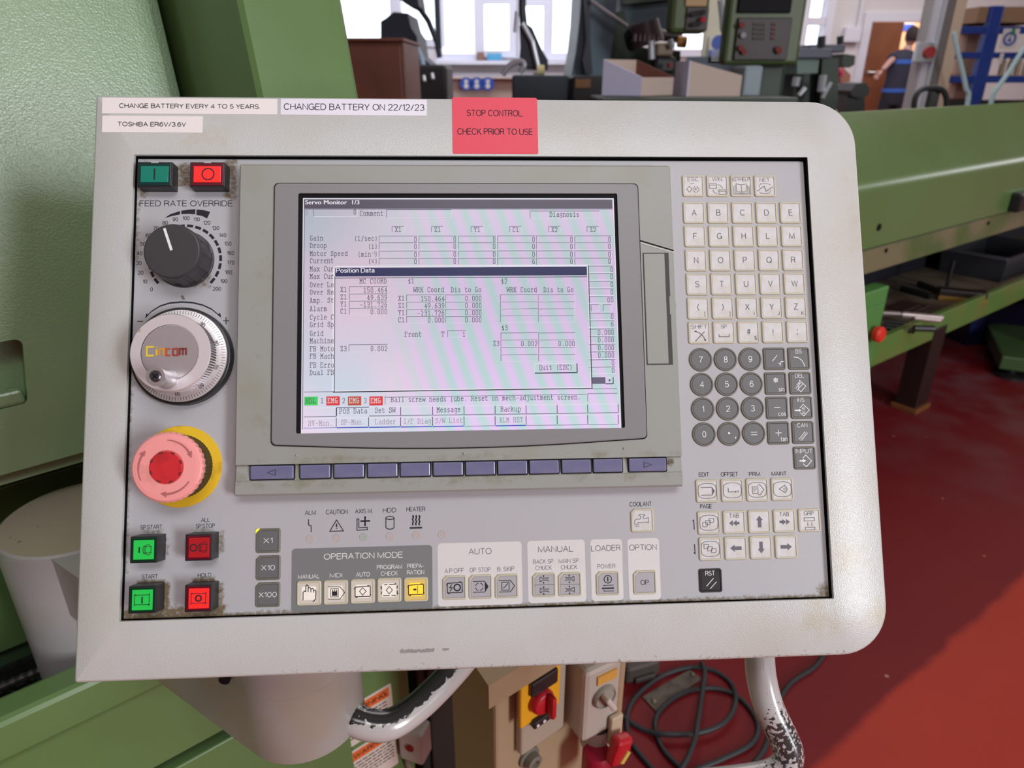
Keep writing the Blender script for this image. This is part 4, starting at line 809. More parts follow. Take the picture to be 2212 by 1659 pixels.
# the screen stands just above the shell so nothing is cut; its content is laid out on the glass
hs = HU+.0007
TL, TR, BR_, BL = P(654.5, 425, hs), P(1328, 430.5, hs), P(1340, 924, hs), P(650, 937, hs)
sx0, sx1, sy0, sy1 = (TL.x+BL.x)/2, (TR.x+BR_.x)/2, (BL.y+BR_.y)/2, (TL.y+TR.y)/2
M_scr = bpy.data.materials.new('lcd_screen'); M_scr.use_nodes = True
def screen_mat():
    nt = M_scr.node_tree; N = nt.nodes; L = nt.links; b = N['Principled BSDF']
    b.inputs['Base Color'].default_value = (.02, .02, .02, 1); b.inputs['Roughness'].default_value = .22; b.inputs['Emission Strength'].default_value = 1.0
    tc = N.new('ShaderNodeTexCoord'); mp = N.new('ShaderNodeMapping'); L.new(tc.outputs['Object'], mp.inputs[0])
    mp.inputs['Rotation'].default_value = (0, 0, radians(-108)); 
    wv = N.new('ShaderNodeTexWave'); wv.wave_type = 'BANDS'; wv.bands_direction = 'Y'; wv.inputs['Scale'].default_value = 30; wv.inputs['Distortion'].default_value = 2.6; wv.inputs['Detail'].default_value = 0; wv.inputs['Detail Scale'].default_value = .12
    L.new(mp.outputs[0], wv.inputs[0])
    sep = N.new('ShaderNodeSeparateXYZ'); L.new(tc.outputs['Object'], sep.inputs[0])
    mr = N.new('ShaderNodeMapRange'); mr.inputs[1].default_value = sx0+.045; mr.inputs[2].default_value = sx0+.09; L.new(sep.outputs[0], mr.inputs[0])
    cr = N.new('ShaderNodeMix'); cr.data_type = 'RGBA'; cr.inputs[6].default_value = lin((216, 188, 228)); cr.inputs[7].default_value = lin((176, 204, 204)); L.new(wv.outputs[1], cr.inputs[0])
    nz = N.new('ShaderNodeTexNoise'); nz.inputs['Scale'].default_value = 22; nz.inputs['Detail'].default_value = 0; L.new(tc.outputs['Object'], nz.inputs[0])
    cl = N.new('ShaderNodeMix'); cl.data_type = 'RGBA'; cl.inputs[6].default_value = lin((180, 204, 216)); cl.inputs[7].default_value = lin((232, 196, 218)); L.new(nz.outputs[0], cl.inputs[0])
    m = N.new('ShaderNodeMix'); m.data_type = 'RGBA'; L.new(mr.outputs[0], m.inputs[0]); L.new(cl.outputs[2], m.inputs[6]); L.new(cr.outputs[2], m.inputs[7])
    # viewing-angle falloff of the panel: paler towards its foot
    mv = N.new('ShaderNodeMapRange'); mv.inputs[1].default_value = sy1; mv.inputs[2].default_value = sy0; mv.inputs[3].default_value = .78; mv.inputs[4].default_value = 1.3; L.new(sep.outputs[1], mv.inputs[0])
    L.new(m.outputs[2], b.inputs['Emission Color']); L.new(mv.outputs[0], b.inputs['Emission Strength'])
screen_mat()
bm = B(); box(bm, sx0, sx1, sy0, sy1, HU, hs); SCN = obj('screen', bm, M_scr, DU, 'lit monitor screen showing position data')
EM = lambda n, c, e: mat(n, (6, 6, 8), .3, emit=e, ecol=c, spec=.2)
M_sd = EM('screen_dark_pixels', (66, 58, 80), .9); M_sl = EM('screen_white_pixels', (240, 238, 246), 1.0); M_sg = EM('screen_grey_lines', (112, 104, 128), 1)
M_snav = EM('screen_navy_bar', (50, 52, 92), 1); M_sgry = EM('screen_grey_bar', (92, 84, 98), 1); M_sr = EM('screen_red_field', (226, 70, 70), 1); M_sgn = EM('screen_green_field', (84, 214, 108), 1); M_sbl = EM('screen_blue_line', (48, 84, 190), 1); M_spale = EM('screen_pale_text', (160, 142, 160), 1); M_sor = EM('screen_orange_field', (200, 92, 72), 1); M_slight = EM('screen_light_lines', (226, 222, 232), 1)
M_spop = M_scr
bd, bw, bg, bp, bl = B(), B(), B(), B(), B(); bnav, bgry, brd, bgn, bbl, bor = B(), B(), B(), B(), B(), B()
z1_, z2_, z3_ = hs+.00008, hs+.00016, hs+.00024
S = lambda x, y: P(x, y, hs)
ADV = (P(1253, 860, hs).x - P(844, 865, hs).x)/54.7; CAPM = .0029
def tx(b, s, x, y, z=z3_, cap=CAPM): q = S(x, y); mono(b, s, q.x, q.y, ADV, cap, z)
def txr(b, s, x, y, z=z3_): q = S(x, y); mono(b, s, q.x-ADV*len(s), q.y, ADV, CAPM, z)
def rect(b, x0, y0, x1, y1, z): a, c = S(x0, y0), S(x1, y1); poly(b, [(a.x, a.y), (c.x, a.y), (c.x, c.y), (a.x, c.y)], z)
def line(b, pts, z=z2_, w=.00032): stroke(b, [S(*p) for p in pts], w, z)
def lined(b, x0, y0, x1, y1, z=z2_, w=.00032):   # straight rule between two points kept level or upright
    a, c = S(x0, y0), S(x1, y1)
    if abs(a.x-c.x) > abs(a.y-c.y): m = (a.y+c.y)/2; stroke(b, [(a.x, m), (c.x, m)], w, z)
    else: m = (a.x+c.x)/2; stroke(b, [(m, a.y), (m, c.y)], w, z)
def field(x0, y0, x1, y1, z=z2_):   # sunken field: dark top and left, light bottom and right
    lined(bg, x0, y0, x1, y0, z); lined(bg, x0, y0, x0, y1, z); lined(bl, x0, y1, x1, y1, z); lined(bl, x1, y0, x1, y1, z)
q = S(656, 429)
a, b_ = S(658, 431), S(1325, 451.5)
poly(bgry, [(sx0+.0007, sy1-.0010), (sx1-.0010, sy1-.0010), (sx1-.0010, sy1-.0068), (sx0+.0007, sy1-.0068)], z1_)
stroke(bw, [(sx0+.0003, sy0), (sx0+.0003, sy1-.0004), (sx1-.0003, sy1-.0004), (sx1-.0003, sy0)], .0005, z1_); stroke(bg, [(sx0+.0009, sy0+.0025), (sx0+.0009, sy1-.0071), (sx1-.001, sy1-.0071)], .0004, z1_)
t0 = S(659.5, 441.5); [text(bw, 'Servo Monitor  1/3', t0.x+k_, S(776, 440).x+k_, t0.y, .0026, z3_) for k_ in (0, .00018)]
tx(bp, '0', 659, 465); field(677, 452, 772, 468); txr(bd, '0', 771, 463); tx(bd, 'Comment', 777, 466); field(835, 453, 975, 471); field(1145, 456, 1295, 473); tx(bd, 'Diagnosis', 1187, 468)
for s, x in (('X1', 847), ('Z1', 932), ('Y1', 1017.5), ('C1', 1101), ('X2', 1185), ('Z2', 1268)):
    field(x, 489, x+26, 502); tx(bd, s, x+6, 501)
colx = [(819, 902), (905, 987), (990, 1072), (1075, 1157), (1158.5, 1239), (1241.5, 1321)]
for (yt, yb2, ybl) in ((510, 523, 522.5), (524.5, 539, 537.5), (542.5, 556, 555), (558, 572, 570)):
    for j, (a, c) in enumerate(colx):
        field(a, yt+(0 if j < 3 else -.5), c, yb2); txr(bd, '0' if not (j == 3 and yt > 557) else '6', c-.5, ybl+(-.5 if j else 0))
for s, y in (('Gain', 519.5), ('Droop', 535.5), ('Motor Speed', 553), ('Current', 568.5), ('Max Cur', 586), ('Max Cur', 602), ('Over Lo', 620.5), ('Over Re', 636.5), ('Amp. St', 654), ('Alarm', 672), ('Cycle C', 690.5), ('Grid Sp', 706.5), ('Grid', 725.5), ('Machine', 741.5), ('FB Moto', 759), ('FB Mach', 775), ('FB Erro', 794), ('Dual FB', 810)):
    tx(bd, s, 669, y)
for s, y in (('(1/sec)', 520), ('(i)', 537), ('(%)', 569.5)): txr(bd, s, 817, y)
txr(bd, '(min )', 817, 554); q = S(803, 549); mono(bd, '-1', q.x, q.y, ADV*.55, CAPM*.55, z3_)
for y, s in ((575, '0'), (591, '0'), (608, '0'), (624, '0'), (641, '00'), (677, '0'), (693, '6'), (711, '0.000'), (727, '0.000'), (744, '0.000'), (760, '0.000'), (777, '0'), (793, '0')):
    lined(bg, 1272, y, 1324+(y-575)*.022, y); lined(bw, 1272, y+14, 1324+(y-575)*.022, y+14); txr(bd, s, 1325+(y-575)*.015, y+12)
field(1277, 658, 1294, 672); field(1303, 658, 1321, 672)
# pop-up window
M_pop = M_scr
xa, xb, yt_, yb_ = (S(723, 700).x), (S(1274.5, 700).x), S(1000, 575.5).y, S(1000, 843).y
bpop = B(); poly(bpop, [(xa-.0012, yt_), (xb+.0012, yt_), (xb+.0012, yb_), (xa-.0012, yb_)], z1_-.00002)
bwx = B()
lined(bw, 723, 575, 1273, 574, z1_, .0007); stroke(bw, [(xa-.0008, yt_), (xa-.0008, yb_)], .0009, z1_); stroke(bd, [(xa, yt_-.006), (xa, yb_)], .0004, z2_)
stroke(bd, [(xb, yt_+.0004), (xb, yb_)], .0006, z2_); stroke(bd, [(xa-.001, yb_), (xb+.0003, yb_)], .0006, z2_); stroke(bw, [(xa-.001, yb_+.0006), (xb-.0003, yb_+.0006)], .0006, z1_); stroke(bw, [(xb-.0005, yt_), (xb-.0005, yb_)], .0005, z2_)
poly(bnav, [(xa+.0002, yt_-.0006), (xb-.0010, yt_-.0006), (xb-.0010, yt_-.0060), (xa+.0002, yt_-.0060)], z2_); stroke(bd, [(xa, yt_-.0070), (xb-.001, yt_-.0070)], .0004, z2_)
t0 = S(726, 589.5); [text(bw, 'Position Data', t0.x+k_, S(809, 589).x+k_, t0.y, .0029, z3_) for k_ in (0, .0002)]
tx(bd, 'MC COORD', 776.5, 612.5); tx(bd, '$1', 881, 612); tx(bd, '$2', 1082, 612); tx(bd, 'WRK Coord', 893, 631); tx(bd, 'Dis to Go', 974, 631); tx(bd, 'WRK Coord', 1094.5, 631); tx(bd, 'Dis to Go', 1174, 631)
for s, v, y in (('X1', '150.464', 619), ('Z1', '49.639', 635), ('Y1', '-131.726', 650.5), ('C1', '0.000', 666)):
    tx(bd, s, 735, y+11.5); field(755, y, 837, y+14); txr(bd, v, 837.5, y+12.5)
for s, v, y in (('X1', '150.464', 637), ('Z1', '49.639', 652.5), ('Y1', '-131.726', 668), ('C1', '0.000', 683.5)):
    tx(bd, s, 860, y+12.5); field(878.5, y, 960, y+14); txr(bd, v, 961, y+13); field(962, y, 1041, y+14); txr(bd, '0.000', 1041.5, y+12.5)
for y in (636.5, 652, 667, 682): field(1081, y, 1161, y+14.5); field(1162.5, y, 1241, y+14.5)
tx(bd, '$3', 1083, 713)
for i, y in enumerate((719, 734.5, 750.5, 766)):
    field(1082, y, 1162, y+14.5); field(1163.5, y, 1242, y+14.5)
tx(bd, 'Z3', 1065, 747); txr(bd, '0.002', 1162, 747); txr(bd, '0.000', 1242.5, 747)
tx(bd, 'Front', 874, 727.5); tx(bd, 'T', 953, 727); field(967, 714.5, 1007, 728.5); txr(bd, '1', 1006.5, 727.5)
tx(bd, 'Z3', 735, 758.5); field(754, 744.5, 837, 759.5); txr(bd, '0.002', 838, 758)
lined(bw, 1155, 785, 1246, 785); lined(bw, 1155, 785, 1155, 805); lined(bd, 1155, 806, 1247, 805, z2_, .0006); lined(bd, 1246.5, 785, 1246.5, 805, z2_, .0006); tx(bd, 'Quit (ESC)', 1164, 799)
rect(bg, 1279, 815, 1308, 829, z1_); lined(bw, 1308, 815, 1324, 815); lined(bd, 1308, 829, 1325, 829, z2_, .0005); lined(bd, 1324.5, 814, 1324.5, 829, z2_, .0005); poly(bd, [S(1315, 818), S(1315, 825), S(1319, 821.5)], z3_)
# status and soft-key rows
lined(bg, 657, 846.5, 722, 846.5); lined(bg, 1277, 840, 1333, 839.5)
rect(bgn, 657.5, 857, 686.5, 875.5, z2_); tx(bd, 'HDL', 660, 871)
for b, x, n in ((brd, 705, '1'), (bor, 751.5, '2'), (brd, 798, '3')):
    rect(b, x, 856.5, x+29, 875.5, z2_); tx(bw, 'EMG', x+2.5, 870.5); tx(bd, n, x-12.5, 870.5)
field(832, 855, 1267, 873.5); tx(bd, 'Ball screw needs lube. Reset on mech-adjustment screen.', 844, 868.5); field(1269.5, 850, 1334, 867.5)
kx = [656, 727, 797, 866, 935, 1003, 1070, 1137, 1204, 1270, 1336]
for j in range(10):
    a, c = kx[j], kx[j+1]; y = 882-(j*.9)
    if j == 1: lined(bg, a, y-1, c, y-1, z2_, .0005); lined(bd, a, y, a, y+17, z2_, .0006)
    else: lined(bw, a+1, y-1, c-1, y-1); lined(bd, c-.5, y-1, c-.5, y+17.5, z2_, .0004); lined(bg, a, y+18, c-1, y+18, z2_, .0004)
    y2 = 903.5-j*.8
    lined(bw, a+1, y2, c-1, y2, z1_); lined(bd, c-.5, y2-1, c-.5, y2+19, z2_, .0004); lined(bbl if j in (0, 1, 2, 3, 4, 6) else bg, a, y2+21, c-1, y2+20.5, z2_, .0006 if j in (1, 2, 3, 4, 6) else .0003)
for s, x, y in (('POS Data', 733, 893.5), ('Set SW', 809.5, 891.5), ('Message', 943, 890.5), ('Backup', 1081, 889)): tx(bd, s, x, y)
for s, x, y in (('SV-Mon.', 665.5, 920), ('SP-Mon.', 736, 917.5), ('Ladder', 810, 916.5), ('I/F Diag', 871.5, 915.5), ('S/W List', 940, 914), ('ALM HST', 1078.5, 912.5)): tx(bp, s, x, y)
obj('popup_window', bpop, M_scr, DU); obj('screen_text', bd, M_sd, DU); obj('screen_text', bw, M_sl, DU, 'white screen lettering and lines'); obj('field_lines', bg, M_sg, DU, 'dark field lines'); obj('field_lines', bl, M_slight, DU, 'light field lines'); obj('screen_text', bp, M_spale, DU, 'faint soft key names')
bwx.free()
for b, m in ((bnav, M_snav), (bgry, M_sgry), (brd, M_sr), (bgn, M_sgn), (bbl, M_sbl), (bor, M_sor)): obj('screen_bar', b, m, DU)
for o_ in DU.children:
    if o_.name.startswith(('screen_text', 'field_lines', 'screen_bar')): o_['kind'] = 'stuff'
# memory card slot door beside the screen
bm = B(); x0, y0, x1, y1 = P(1393.5, 667, HU).x, P(1397, 787, HU).y, P(1448.5, 667, HU).x, P(1390, 548, HU).y; box(bm, x0-.0003, x1+.0001, y0-.0005, y1+.0006, HU-.001, HU+.0001); obj('card_slot', bm, mat('dark_slot', (60, 60, 58), .6), DU)
bm = B(); x1 = P(1439.5, 667, HU).x; box(bm, x0+.0001, x1, y0+.0002, y1-.0001, HU-.001, HU+.0007, bev=.0004); obj('card_slot_door', bm, M_unit, DU, 'narrow upright flap over the card slot')
bm = B(); c = P(1449, 660, HU); pts = [(c.x-.0008+.0042*cos(a*pi/12-pi/2), c.y+.0058*sin(a*pi/12-pi/2)) for a in range(13)]; prism(bm, pts, HU-.0005, HU+.0003); obj('finger_notch', bm, M_unit, DU)
bm = B(); stroke(bm, [P(1383, 520, HU), P(1455, 541.5, HU)], .0008, HU+.0002); obj('groove', bm, M_black, DU)
bm = B(); stroke(bm, [P(1383, 524.5, HU), P(1455, 545, HU)], .0008, HU+.0002); obj('groove', bm, mat('groove_lip', (196, 196, 188), .5), DU)
for px, py in ((641, 984), (1002, 980), (1348, 969)):
    bm = B(); c = P(px, py, HU); lathe(bm, [(.0008, HU), (.0007, HU+.0004), (.0003, HU+.0007)], c, 12); obj('rivet', bm, M_unit, DU, smooth=True)
# soft keys
sk = [(541.8, 1009.6, 633.4, 1039), (648, 1006, 713.6, 1036.7), (721.5, 1004, 786.6, 1033.8), (794.3, 1002.8, 858.3, 1031), (866, 1000.6, 928.3, 1030), (937.4, 999, 998.4, 1027.7), (1007, 996.8, 1068, 1026.5), (1076.8, 995, 1137, 1024.6), (1145, 994.5, 1205.7, 1023), (1214.6, 992.9, 1275, 1021.8), (1282.8, 991.7, 1343, 1020.4), (1357.3, 990.5, 1440.3, 1019.4)]
ny = {'plain': None}; mesh_s = {}
for i, (a, b_, c, d) in enumerate(sk):
    x0, y0, x1, y1 = rc(a, b_, c, d, HU); big = i in (0, 11); kw = 'big' if big else 'small'
    w2, h2 = .0089, .0040
    if big: w2 = (.0127 if i == 0 else .0116); kw += str(i)
    if kw not in mesh_s:
        bm = B(); w = w2
        g = rrect(-w-.0006, -h2-.0006, w+.0006, h2+.0006, .0008, 3)
        loops(bm, [Z(g, -.003), Z(g, -.0006)], 1, False, True)
        box(bm, -w, w, -h2, h2, -.003, .0006, 0, .0006)
        me = bpy.data.meshes.new('soft_key'); bm.to_mesh(me); bm.free(); me.materials.append(M_softk); me.materials.append(M_black); mesh_s[kw] = me
    o = bpy.data.objects.new('soft_key', mesh_s[kw]); COL.objects.link(o); o.parent = DU
    o.location = ((x0+x1)/2, (ya+yb)/2+.0001, HU); o.rotation_euler = (radians(2), 0, 0)
    if big:
        o['label'] = 'wide lavender soft key with %s triangle' % ('left' if i == 0 else 'right')
        s = -1 if i == 0 else 1; bm = B(); stroke(bm, [(o.location.x+s*.0024, o.location.y), (o.location.x-s*.0022, o.location.y+.0017), (o.location.x-s*.0022, o.location.y-.0017)], .0004, HU+.0009, closed=True)
        obj('triangle_mark', bm, mat('soft_key_engraving', (70, 68, 92), .5), DU)
# tube handle below the right of the panel
M_tube = mat('chipped_grey_tube', (190, 188, 188), .22, spec=.6, coat=.4)
def at_depth(px, py, d):
    r = ray(px, py); f = Vector((0, cos(TH), -sin(TH))); return C0 + r*(d/r.dot(f))
def tube_world(pts, r, nsub=8):
    return spline([at_depth(*p) for p in pts], nsub)
def chip_mat(m, spots, scale, lo, hi, col=(62, 60, 62)):
    nt = m.node_tree; N = nt.nodes; L = nt.links; b = N['Principled BSDF']
    g = N.new('ShaderNodeNewGeometry'); n = N.new('ShaderNodeTexNoise'); n.inputs['Scale'].default_value = scale; n.inputs['Detail'].default_value = 5; L.new(g.outputs['Position'], n.inputs[0])
    tot = None
    for (c, rad) in spots:
        d = N.new('ShaderNodeVectorMath'); d.operation = 'DISTANCE'; d.inputs[1].default_value = c; L.new(g.outputs['Position'], d.inputs[0])
        r = N.new('ShaderNodeMapRange'); r.inputs[1].default_value = 0; r.inputs[2].default_value = rad; r.inputs[3].default_value = .42; r.inputs[4].default_value = -.1; L.new(d.outputs['Value'], r.inputs[0])
        if tot is None: tot = r.outputs[0]
        else:
            q = N.new('ShaderNodeMath'); q.operation = 'MAXIMUM'; L.new(tot, q.inputs[0]); L.new(r.outputs[0], q.inputs[1]); tot = q.outputs[0]
    s = N.new('ShaderNodeMath'); s.operation = 'ADD'; L.new(n.outputs[0], s.inputs[0]); L.new(tot, s.inputs[1])
    r = N.new('ShaderNodeMapRange'); r.inputs[1].default_value = lo; r.inputs[2].default_value = hi; L.new(s.outputs[0], r.inputs[0])
    mx = N.new('ShaderNodeMix'); mx.data_type = 'RGBA'; mx.inputs[6].default_value = b.inputs['Base Color'].default_value; mx.inputs[7].default_value = lin(col); L.new(r.outputs[0], mx.inputs[0]); L.new(mx.outputs[2], b.inputs['Base Color'])
chip_mat(M_tube, [(tuple(at_depth(1720, 1625, .50)), .055)], 330, .72, .745)
inv = PMi
bm = B(); pts = tube_world([(1638, 1330, .55), (1640, 1400, .535), (1644, 1460, .525), (1660, 1525, .52), (1688, 1585, .52), (1702, 1622, .52), (1697, 1652, .52), (1672, 1672, .52), (1620, 1684, .52), (1480, 1700, .52), (1300, 1716, .52), (1050, 1740, .53), (800, 1765, .54)], .0115)
pts = [inv @ p for p in pts]
tube(bm, pts, .0112, 20); obj('tube_handle', bm, M_tube, CP, 'grey painted tube handle with chipped dark bend', smooth=True)

# ================================================================== SWIVEL ARM behind the panel
ax, ay = -.427, .569; ex, ey = -.163, .396; er = .046; pr_ = .068
ARM = empty('swivel_arm', 'grey painted swivel arm with round post carrying the control panel', 'arm', (ax, ay, .56))
iA = Matrix.Translation((-ax, -ay, -.56))
dx, dy = ex-ax, ey-ay; ln = sqrt(dx*dx+dy*dy); dx, dy = dx/ln, dy/ln; a0 = atan2(dy, dx)
bm = B(); Lp = circ(0, 0, pr_, 64)
loops(bm, [Z(circ(0, 0, r, 64), z) for r, z in ((pr_, .018), (pr_, .240), (pr_-.0015, .2445), (pr_-.004, .2460))], cap0=True, cap1=False)
loops(bm, [Z(circ(0, 0, pr_-.004, 64), .2460), Z(circ(0, 0, .001, 64), .2462)], 1, False, True)
obj('post', bm, [M_arm, M_armtop], ARM, 'round post with dusty flat cap', smooth=True)
def stad(r, s=0):
    return [((ex-ax)+r*cos(a0-pi/2+pi*i/24), (ey-ay)+r*sin(a0-pi/2+pi*i/24)) for i in range(25)] + [(dx*.03-dy*r, dy*.03+dx*r), (dx*.03+dy*r, dy*.03-dx*r)]
bm = B(); loops(bm, [Z(stad(er-.004), .177), Z(stad(er), .181), Z(stad(er), .2445)], cap1=True)
obj('arm_housing', bm, M_arm, ARM, 'long round-ended arm housing', smooth=True)
def stad2(r): return [((ex-ax)+r*cos(a0-pi/2+pi*i/24), (ey-ay)+r*sin(a0-pi/2+pi*i/24)) for i in range(25)] + [(dx*.17-dy*r, dy*.17+dx*r), (dx*.17+dy*r, dy*.17-dx*r)]
bm = B(); loops(bm, [Z(stad2(er), .2446), Z(stad2(er), .285), Z(stad2(er-.004), .290)]); obj('pivot_housing', bm, M_arm, ARM, smooth=True)
M_tube2 = mat('worn_grey_tube', (186, 184, 182), .22, spec=.6, coat=.4); 
def top_wear(m, lo, hi, scale=260, col=(38, 38, 40)):
    nt = m.node_tree; N = nt.nodes; L = nt.links; b = N['Principled BSDF']
    g = N.new('ShaderNodeNewGeometry'); d = N.new('ShaderNodeVectorMath'); d.operation = 'DOT_PRODUCT'; d.inputs[1].default_value = (-.35, -.1, .93); L.new(g.outputs['Normal'], d.inputs[0])
    n = N.new('ShaderNodeTexNoise'); n.inputs['Scale'].default_value = scale; n.inputs['Detail'].default_value = 5; L.new(g.outputs['Position'], n.inputs[0])
    s_ = N.new('ShaderNodeMath'); s_.operation = 'MULTIPLY_ADD'; s_.inputs[1].default_value = .7; L.new(n.outputs[0], s_.inputs[0]); L.new(d.outputs['Value'], s_.inputs[2])
    r = N.new('ShaderNodeMapRange'); r.inputs[1].default_value = lo; r.inputs[2].default_value = hi; L.new(s_.outputs[0], r.inputs[0])
    mx = N.new('ShaderNodeMix'); mx.data_type = 'RGBA'; mx.inputs[6].default_value = b.inputs['Base Color'].default_value; mx.inputs[7].default_value = lin(col); L.new(r.outputs[0], mx.inputs[0]); L.new(mx.outputs[2], b.inputs['Base Color'])
top_wear(M_tube2, .98, 1.02)
bm = B(); pts = [iA @ p for p in tube_world([(690, 1500, .565), (722, 1522, .545), (760, 1552, .535), (805, 1567, .535), (850, 1562, .54), (910, 1520, .555), (975, 1455, .575), (1030, 1390, .60)], .012)]
tube(bm, pts, .0118, 20); obj('tube_handle', bm, M_tube2, ARM, 'curved grey tube, black worn along the top', smooth=True)
q0 = iA @ at_depth(708, 1510, .553); q1 = iA @ at_depth(722, 1522, .545)
bm = B(); tube(bm, [q0, q1], .0150, 24); obj('tube_collar', bm, M_black, ARM)
bm = B(); h0 = iA @ at_depth(484, 1470, .487); tube(bm, [h0+Vector((0, .02, 0)), h0], .004, 16); obj('cable_hole', bm, M_black, ARM)

# ================================================================== THE LATHE
LROT = radians(40)
LM = Matrix.Rotation(LROT, 4, 'Z')
LT = empty('lathe', 'large green lathe with textured door, open chip well and warning labels', 'machine', mx=LM)
# local: x along the machine, y into it, z up
bm = B()
dz0, dz1 = -.340, 1.0; LEAN = radians(12)
out = [(-1.3, dz0), (.236, dz0), (.236, dz1), (-1.3, dz1)]; hole = [(x-(.009 if x > 0 and y < -.24 else 0), y) for x, y in rrect(-.10, -.268, .041, -.208, .006, 4)]
# door plate standing in the x-z plane: build flat then turn up
vo = holed(bm, out, hole, .0)
back = [(x, y, -.03) for x, y in out]
loops(bm, [Z(out, -.03), Z(out, 0)], cap0=False, cap1=False); loops(bm, [Z(hole, 0), Z(hole, -.028)], cap0=False, cap1=True)
bmesh.ops.remove_doubles(bm, verts=bm.verts, dist=1e-6)
bv = [e for e in bm.edges if all(abs(v.co.z) < 1e-6 for v in e.verts) and (all(abs(v.co.x-.236) < 1e-4 for v in e.verts) or all(abs(v.co.y-dz0) < 1e-4 for v in e.verts))]
bmesh.ops.bevel(bm, geom=bv, offset=.012, segments=4, affect='EDGES')
cl_, sl_ = cos(LEAN), sin(LEAN)
up = Matrix(((1, 0, 0, 0), (0, sl_, -cl_, .80), (0, cl_, sl_, 1.18), (0, 0, 0, 1)))
bm.transform(up); obj('door', bm, M_green, LT, 'textured green sliding door', smooth=True)
bm = B(); box(bm, -.10, .030, -.268, -.254, -.020, -.001, bev=.003); bm.transform(up); obj('door_pull', bm, M_green, LT)
bm = B(); loops(bm, [[(x, y, z) for y, z in ((.84, 0), (.84, .80), (1.11, 2.2), (1.6, 2.2), (1.6, 0))] for x in (-1.3, .245)]); obj('casing', bm, M_greend, LT)
bm = B(); loops(bm, [[(x, y, z) for y, z in pr] for x, pr in ((.245, [(.624, 0), (.624, 1.16), (.845, 2.2), (1.3, 2.2), (1.3, 0)]), (.249, [(.620, 0), (.620, 1.16), (.841, 2.2), (1.3, 2.2), (1.3, 0)]), (.336, [(.620, 0), (.620, 1.16), (.841, 2.2), (1.3, 2.2), (1.3, 0)]), (.340, [(.624, 0), (.624, 1.16), (.845, 2.2), (1.3, 2.2), (1.3, 0)]))]); obj('end_cover', bm, M_greens, LT, 'smooth green upright end cover')
bm = B(); box(bm, -1.3, .243, .83, .839, .60, .80, bev=.002); obj('recess_panel', bm, M_greens, LT)
bm = B(); box(bm, -1.3, .243, .812, .838, .752, .757); obj('ledge', bm, M_greens, LT)
bm = B(); box(bm, -1.3, .243, .634, .84, .50, .575); obj('chip_well', bm, M_darkwell, LT, 'oily black chip well')
bm = B(); box(bm, -1.3, .243, .60, .634, .655, .700, bev=.006); obj('rim', bm, M_greens, LT, 'green rim in front of the chip well')
bm = B(); box(bm, -1.3, .243, .606, .633, .557, .656, bev=.001); obj('front_panel', bm, M_greens, LT)
bm = B(); box(bm, -1.3, .243, .606, .65, .05, .541, bev=.002); obj('front_panel', bm, M_greens, LT)
bm = B(); box(bm, -1.3, .243, .64, .66, .53, .66); obj('shadow_gap', bm, M_black, LT)
for i, (p, z) in enumerate(((.775, .598), (.74, .594))):
    bm = B(); n = 240; pts = [(-.9+1.0*t/n, p, z) for t in range(n+1)]
    tube(bm, pts, [.0055 if (t % 2) else .0042 for t in range(n+1)], 10); obj('lead_screw', bm, mat('oily_steel', (92, 90, 88), .3, metal=.8), LT)
# warning labels on the end cover
M_orange = mat('orange_warning_band', (222, 108, 46), .5); M_lab = mat('off_white_label', (214, 204, 192), .5)
def face_up(bmx, p): bmx.transform(Matrix(((1, 0, 0, 0), (0, 0, -1, p), (0, 1, 0, 0), (0, 0, 0, 1))))
for (a0_, z0_, a1_, z1__, lab) in ((.2545, .402, .312, .470, 'upper warning label, half hidden by the arm'), (.2545, .318, .312, .394, 'lower warning label reading WARNING')):
    bm = B(); prism(bm, rrect(a0_-.024, z0_, a1_, z1__, .002, 3), 0, .0008); face_up(bm, .62)
    wl = obj('warning_label', bm, M_lab, LT, lab)
    bm = B(); prism(bm, rrect(a0_-.021, z1__-.020, a1_-.004, z1__-.004, .001, 2), .0008, .0010); face_up(bm, .62); obj('label_band', bm, M_orange, wl)
    bm = B(); text(bm, 'WARNING', a0_-.006, a1_-.008, z1__-.016, .008, .0012, .02)
    y = z1__-.026
    for r_ in range(6 if y > .35 else 5):       # small print too fine to read: word-long dashes
        x_ = a0_-.018
        while x_ < a1_-.008:
            w_ = random.uniform(.003, .010); stroke(bm, [(x_, y), (min(x_+w_, a1_-.005), y)], .0016, .0012); x_ += w_+.0016
        y -= .0058
    face_up(bm, .62); obj('lettering', bm, M_ink, wl)

# ================================================================== FLOOR THINGS, bottom centre
M_beige = mat('beige_enclosure', (162, 142, 112), .5); M_beiged = mat('grey_beige_socket', (178, 170, 158), .5); M_dark = mat('dark_cabinet_paint', (34, 32, 30), .5); M_rubber = mat('black_rubber', (44, 46, 50), .5)
M_swred = mat('switch_red', (180, 26, 40), .4); M_swyel = mat('switch_yellow', (226, 166, 30), .5); M_plug = mat('plug_red', (150, 22, 48), .4)
# dark floor cabinet
c = at_depth(960, 1480, .80)
DC = empty('dark_cabinet', 'black floor cabinet standing beside the green machine end', 'cabinet', (-.06, .86, 0), LROT)
bm = B(); box(bm, -.10, .13, .02, .5, .0, .56, bev=.004); obj('body', bm, M_dark, DC); bm = B(); box(bm, .118, .136, .0, .03, 0, .56, bev=.003); obj('edge_post', bm, M_blackp, DC)
bm = B(); box(bm, -.085, .11, .012, .02, .04, .54, bev=.003); obj('door', bm, mat('dark_cabinet_door', (42, 38, 34), .5), DC)
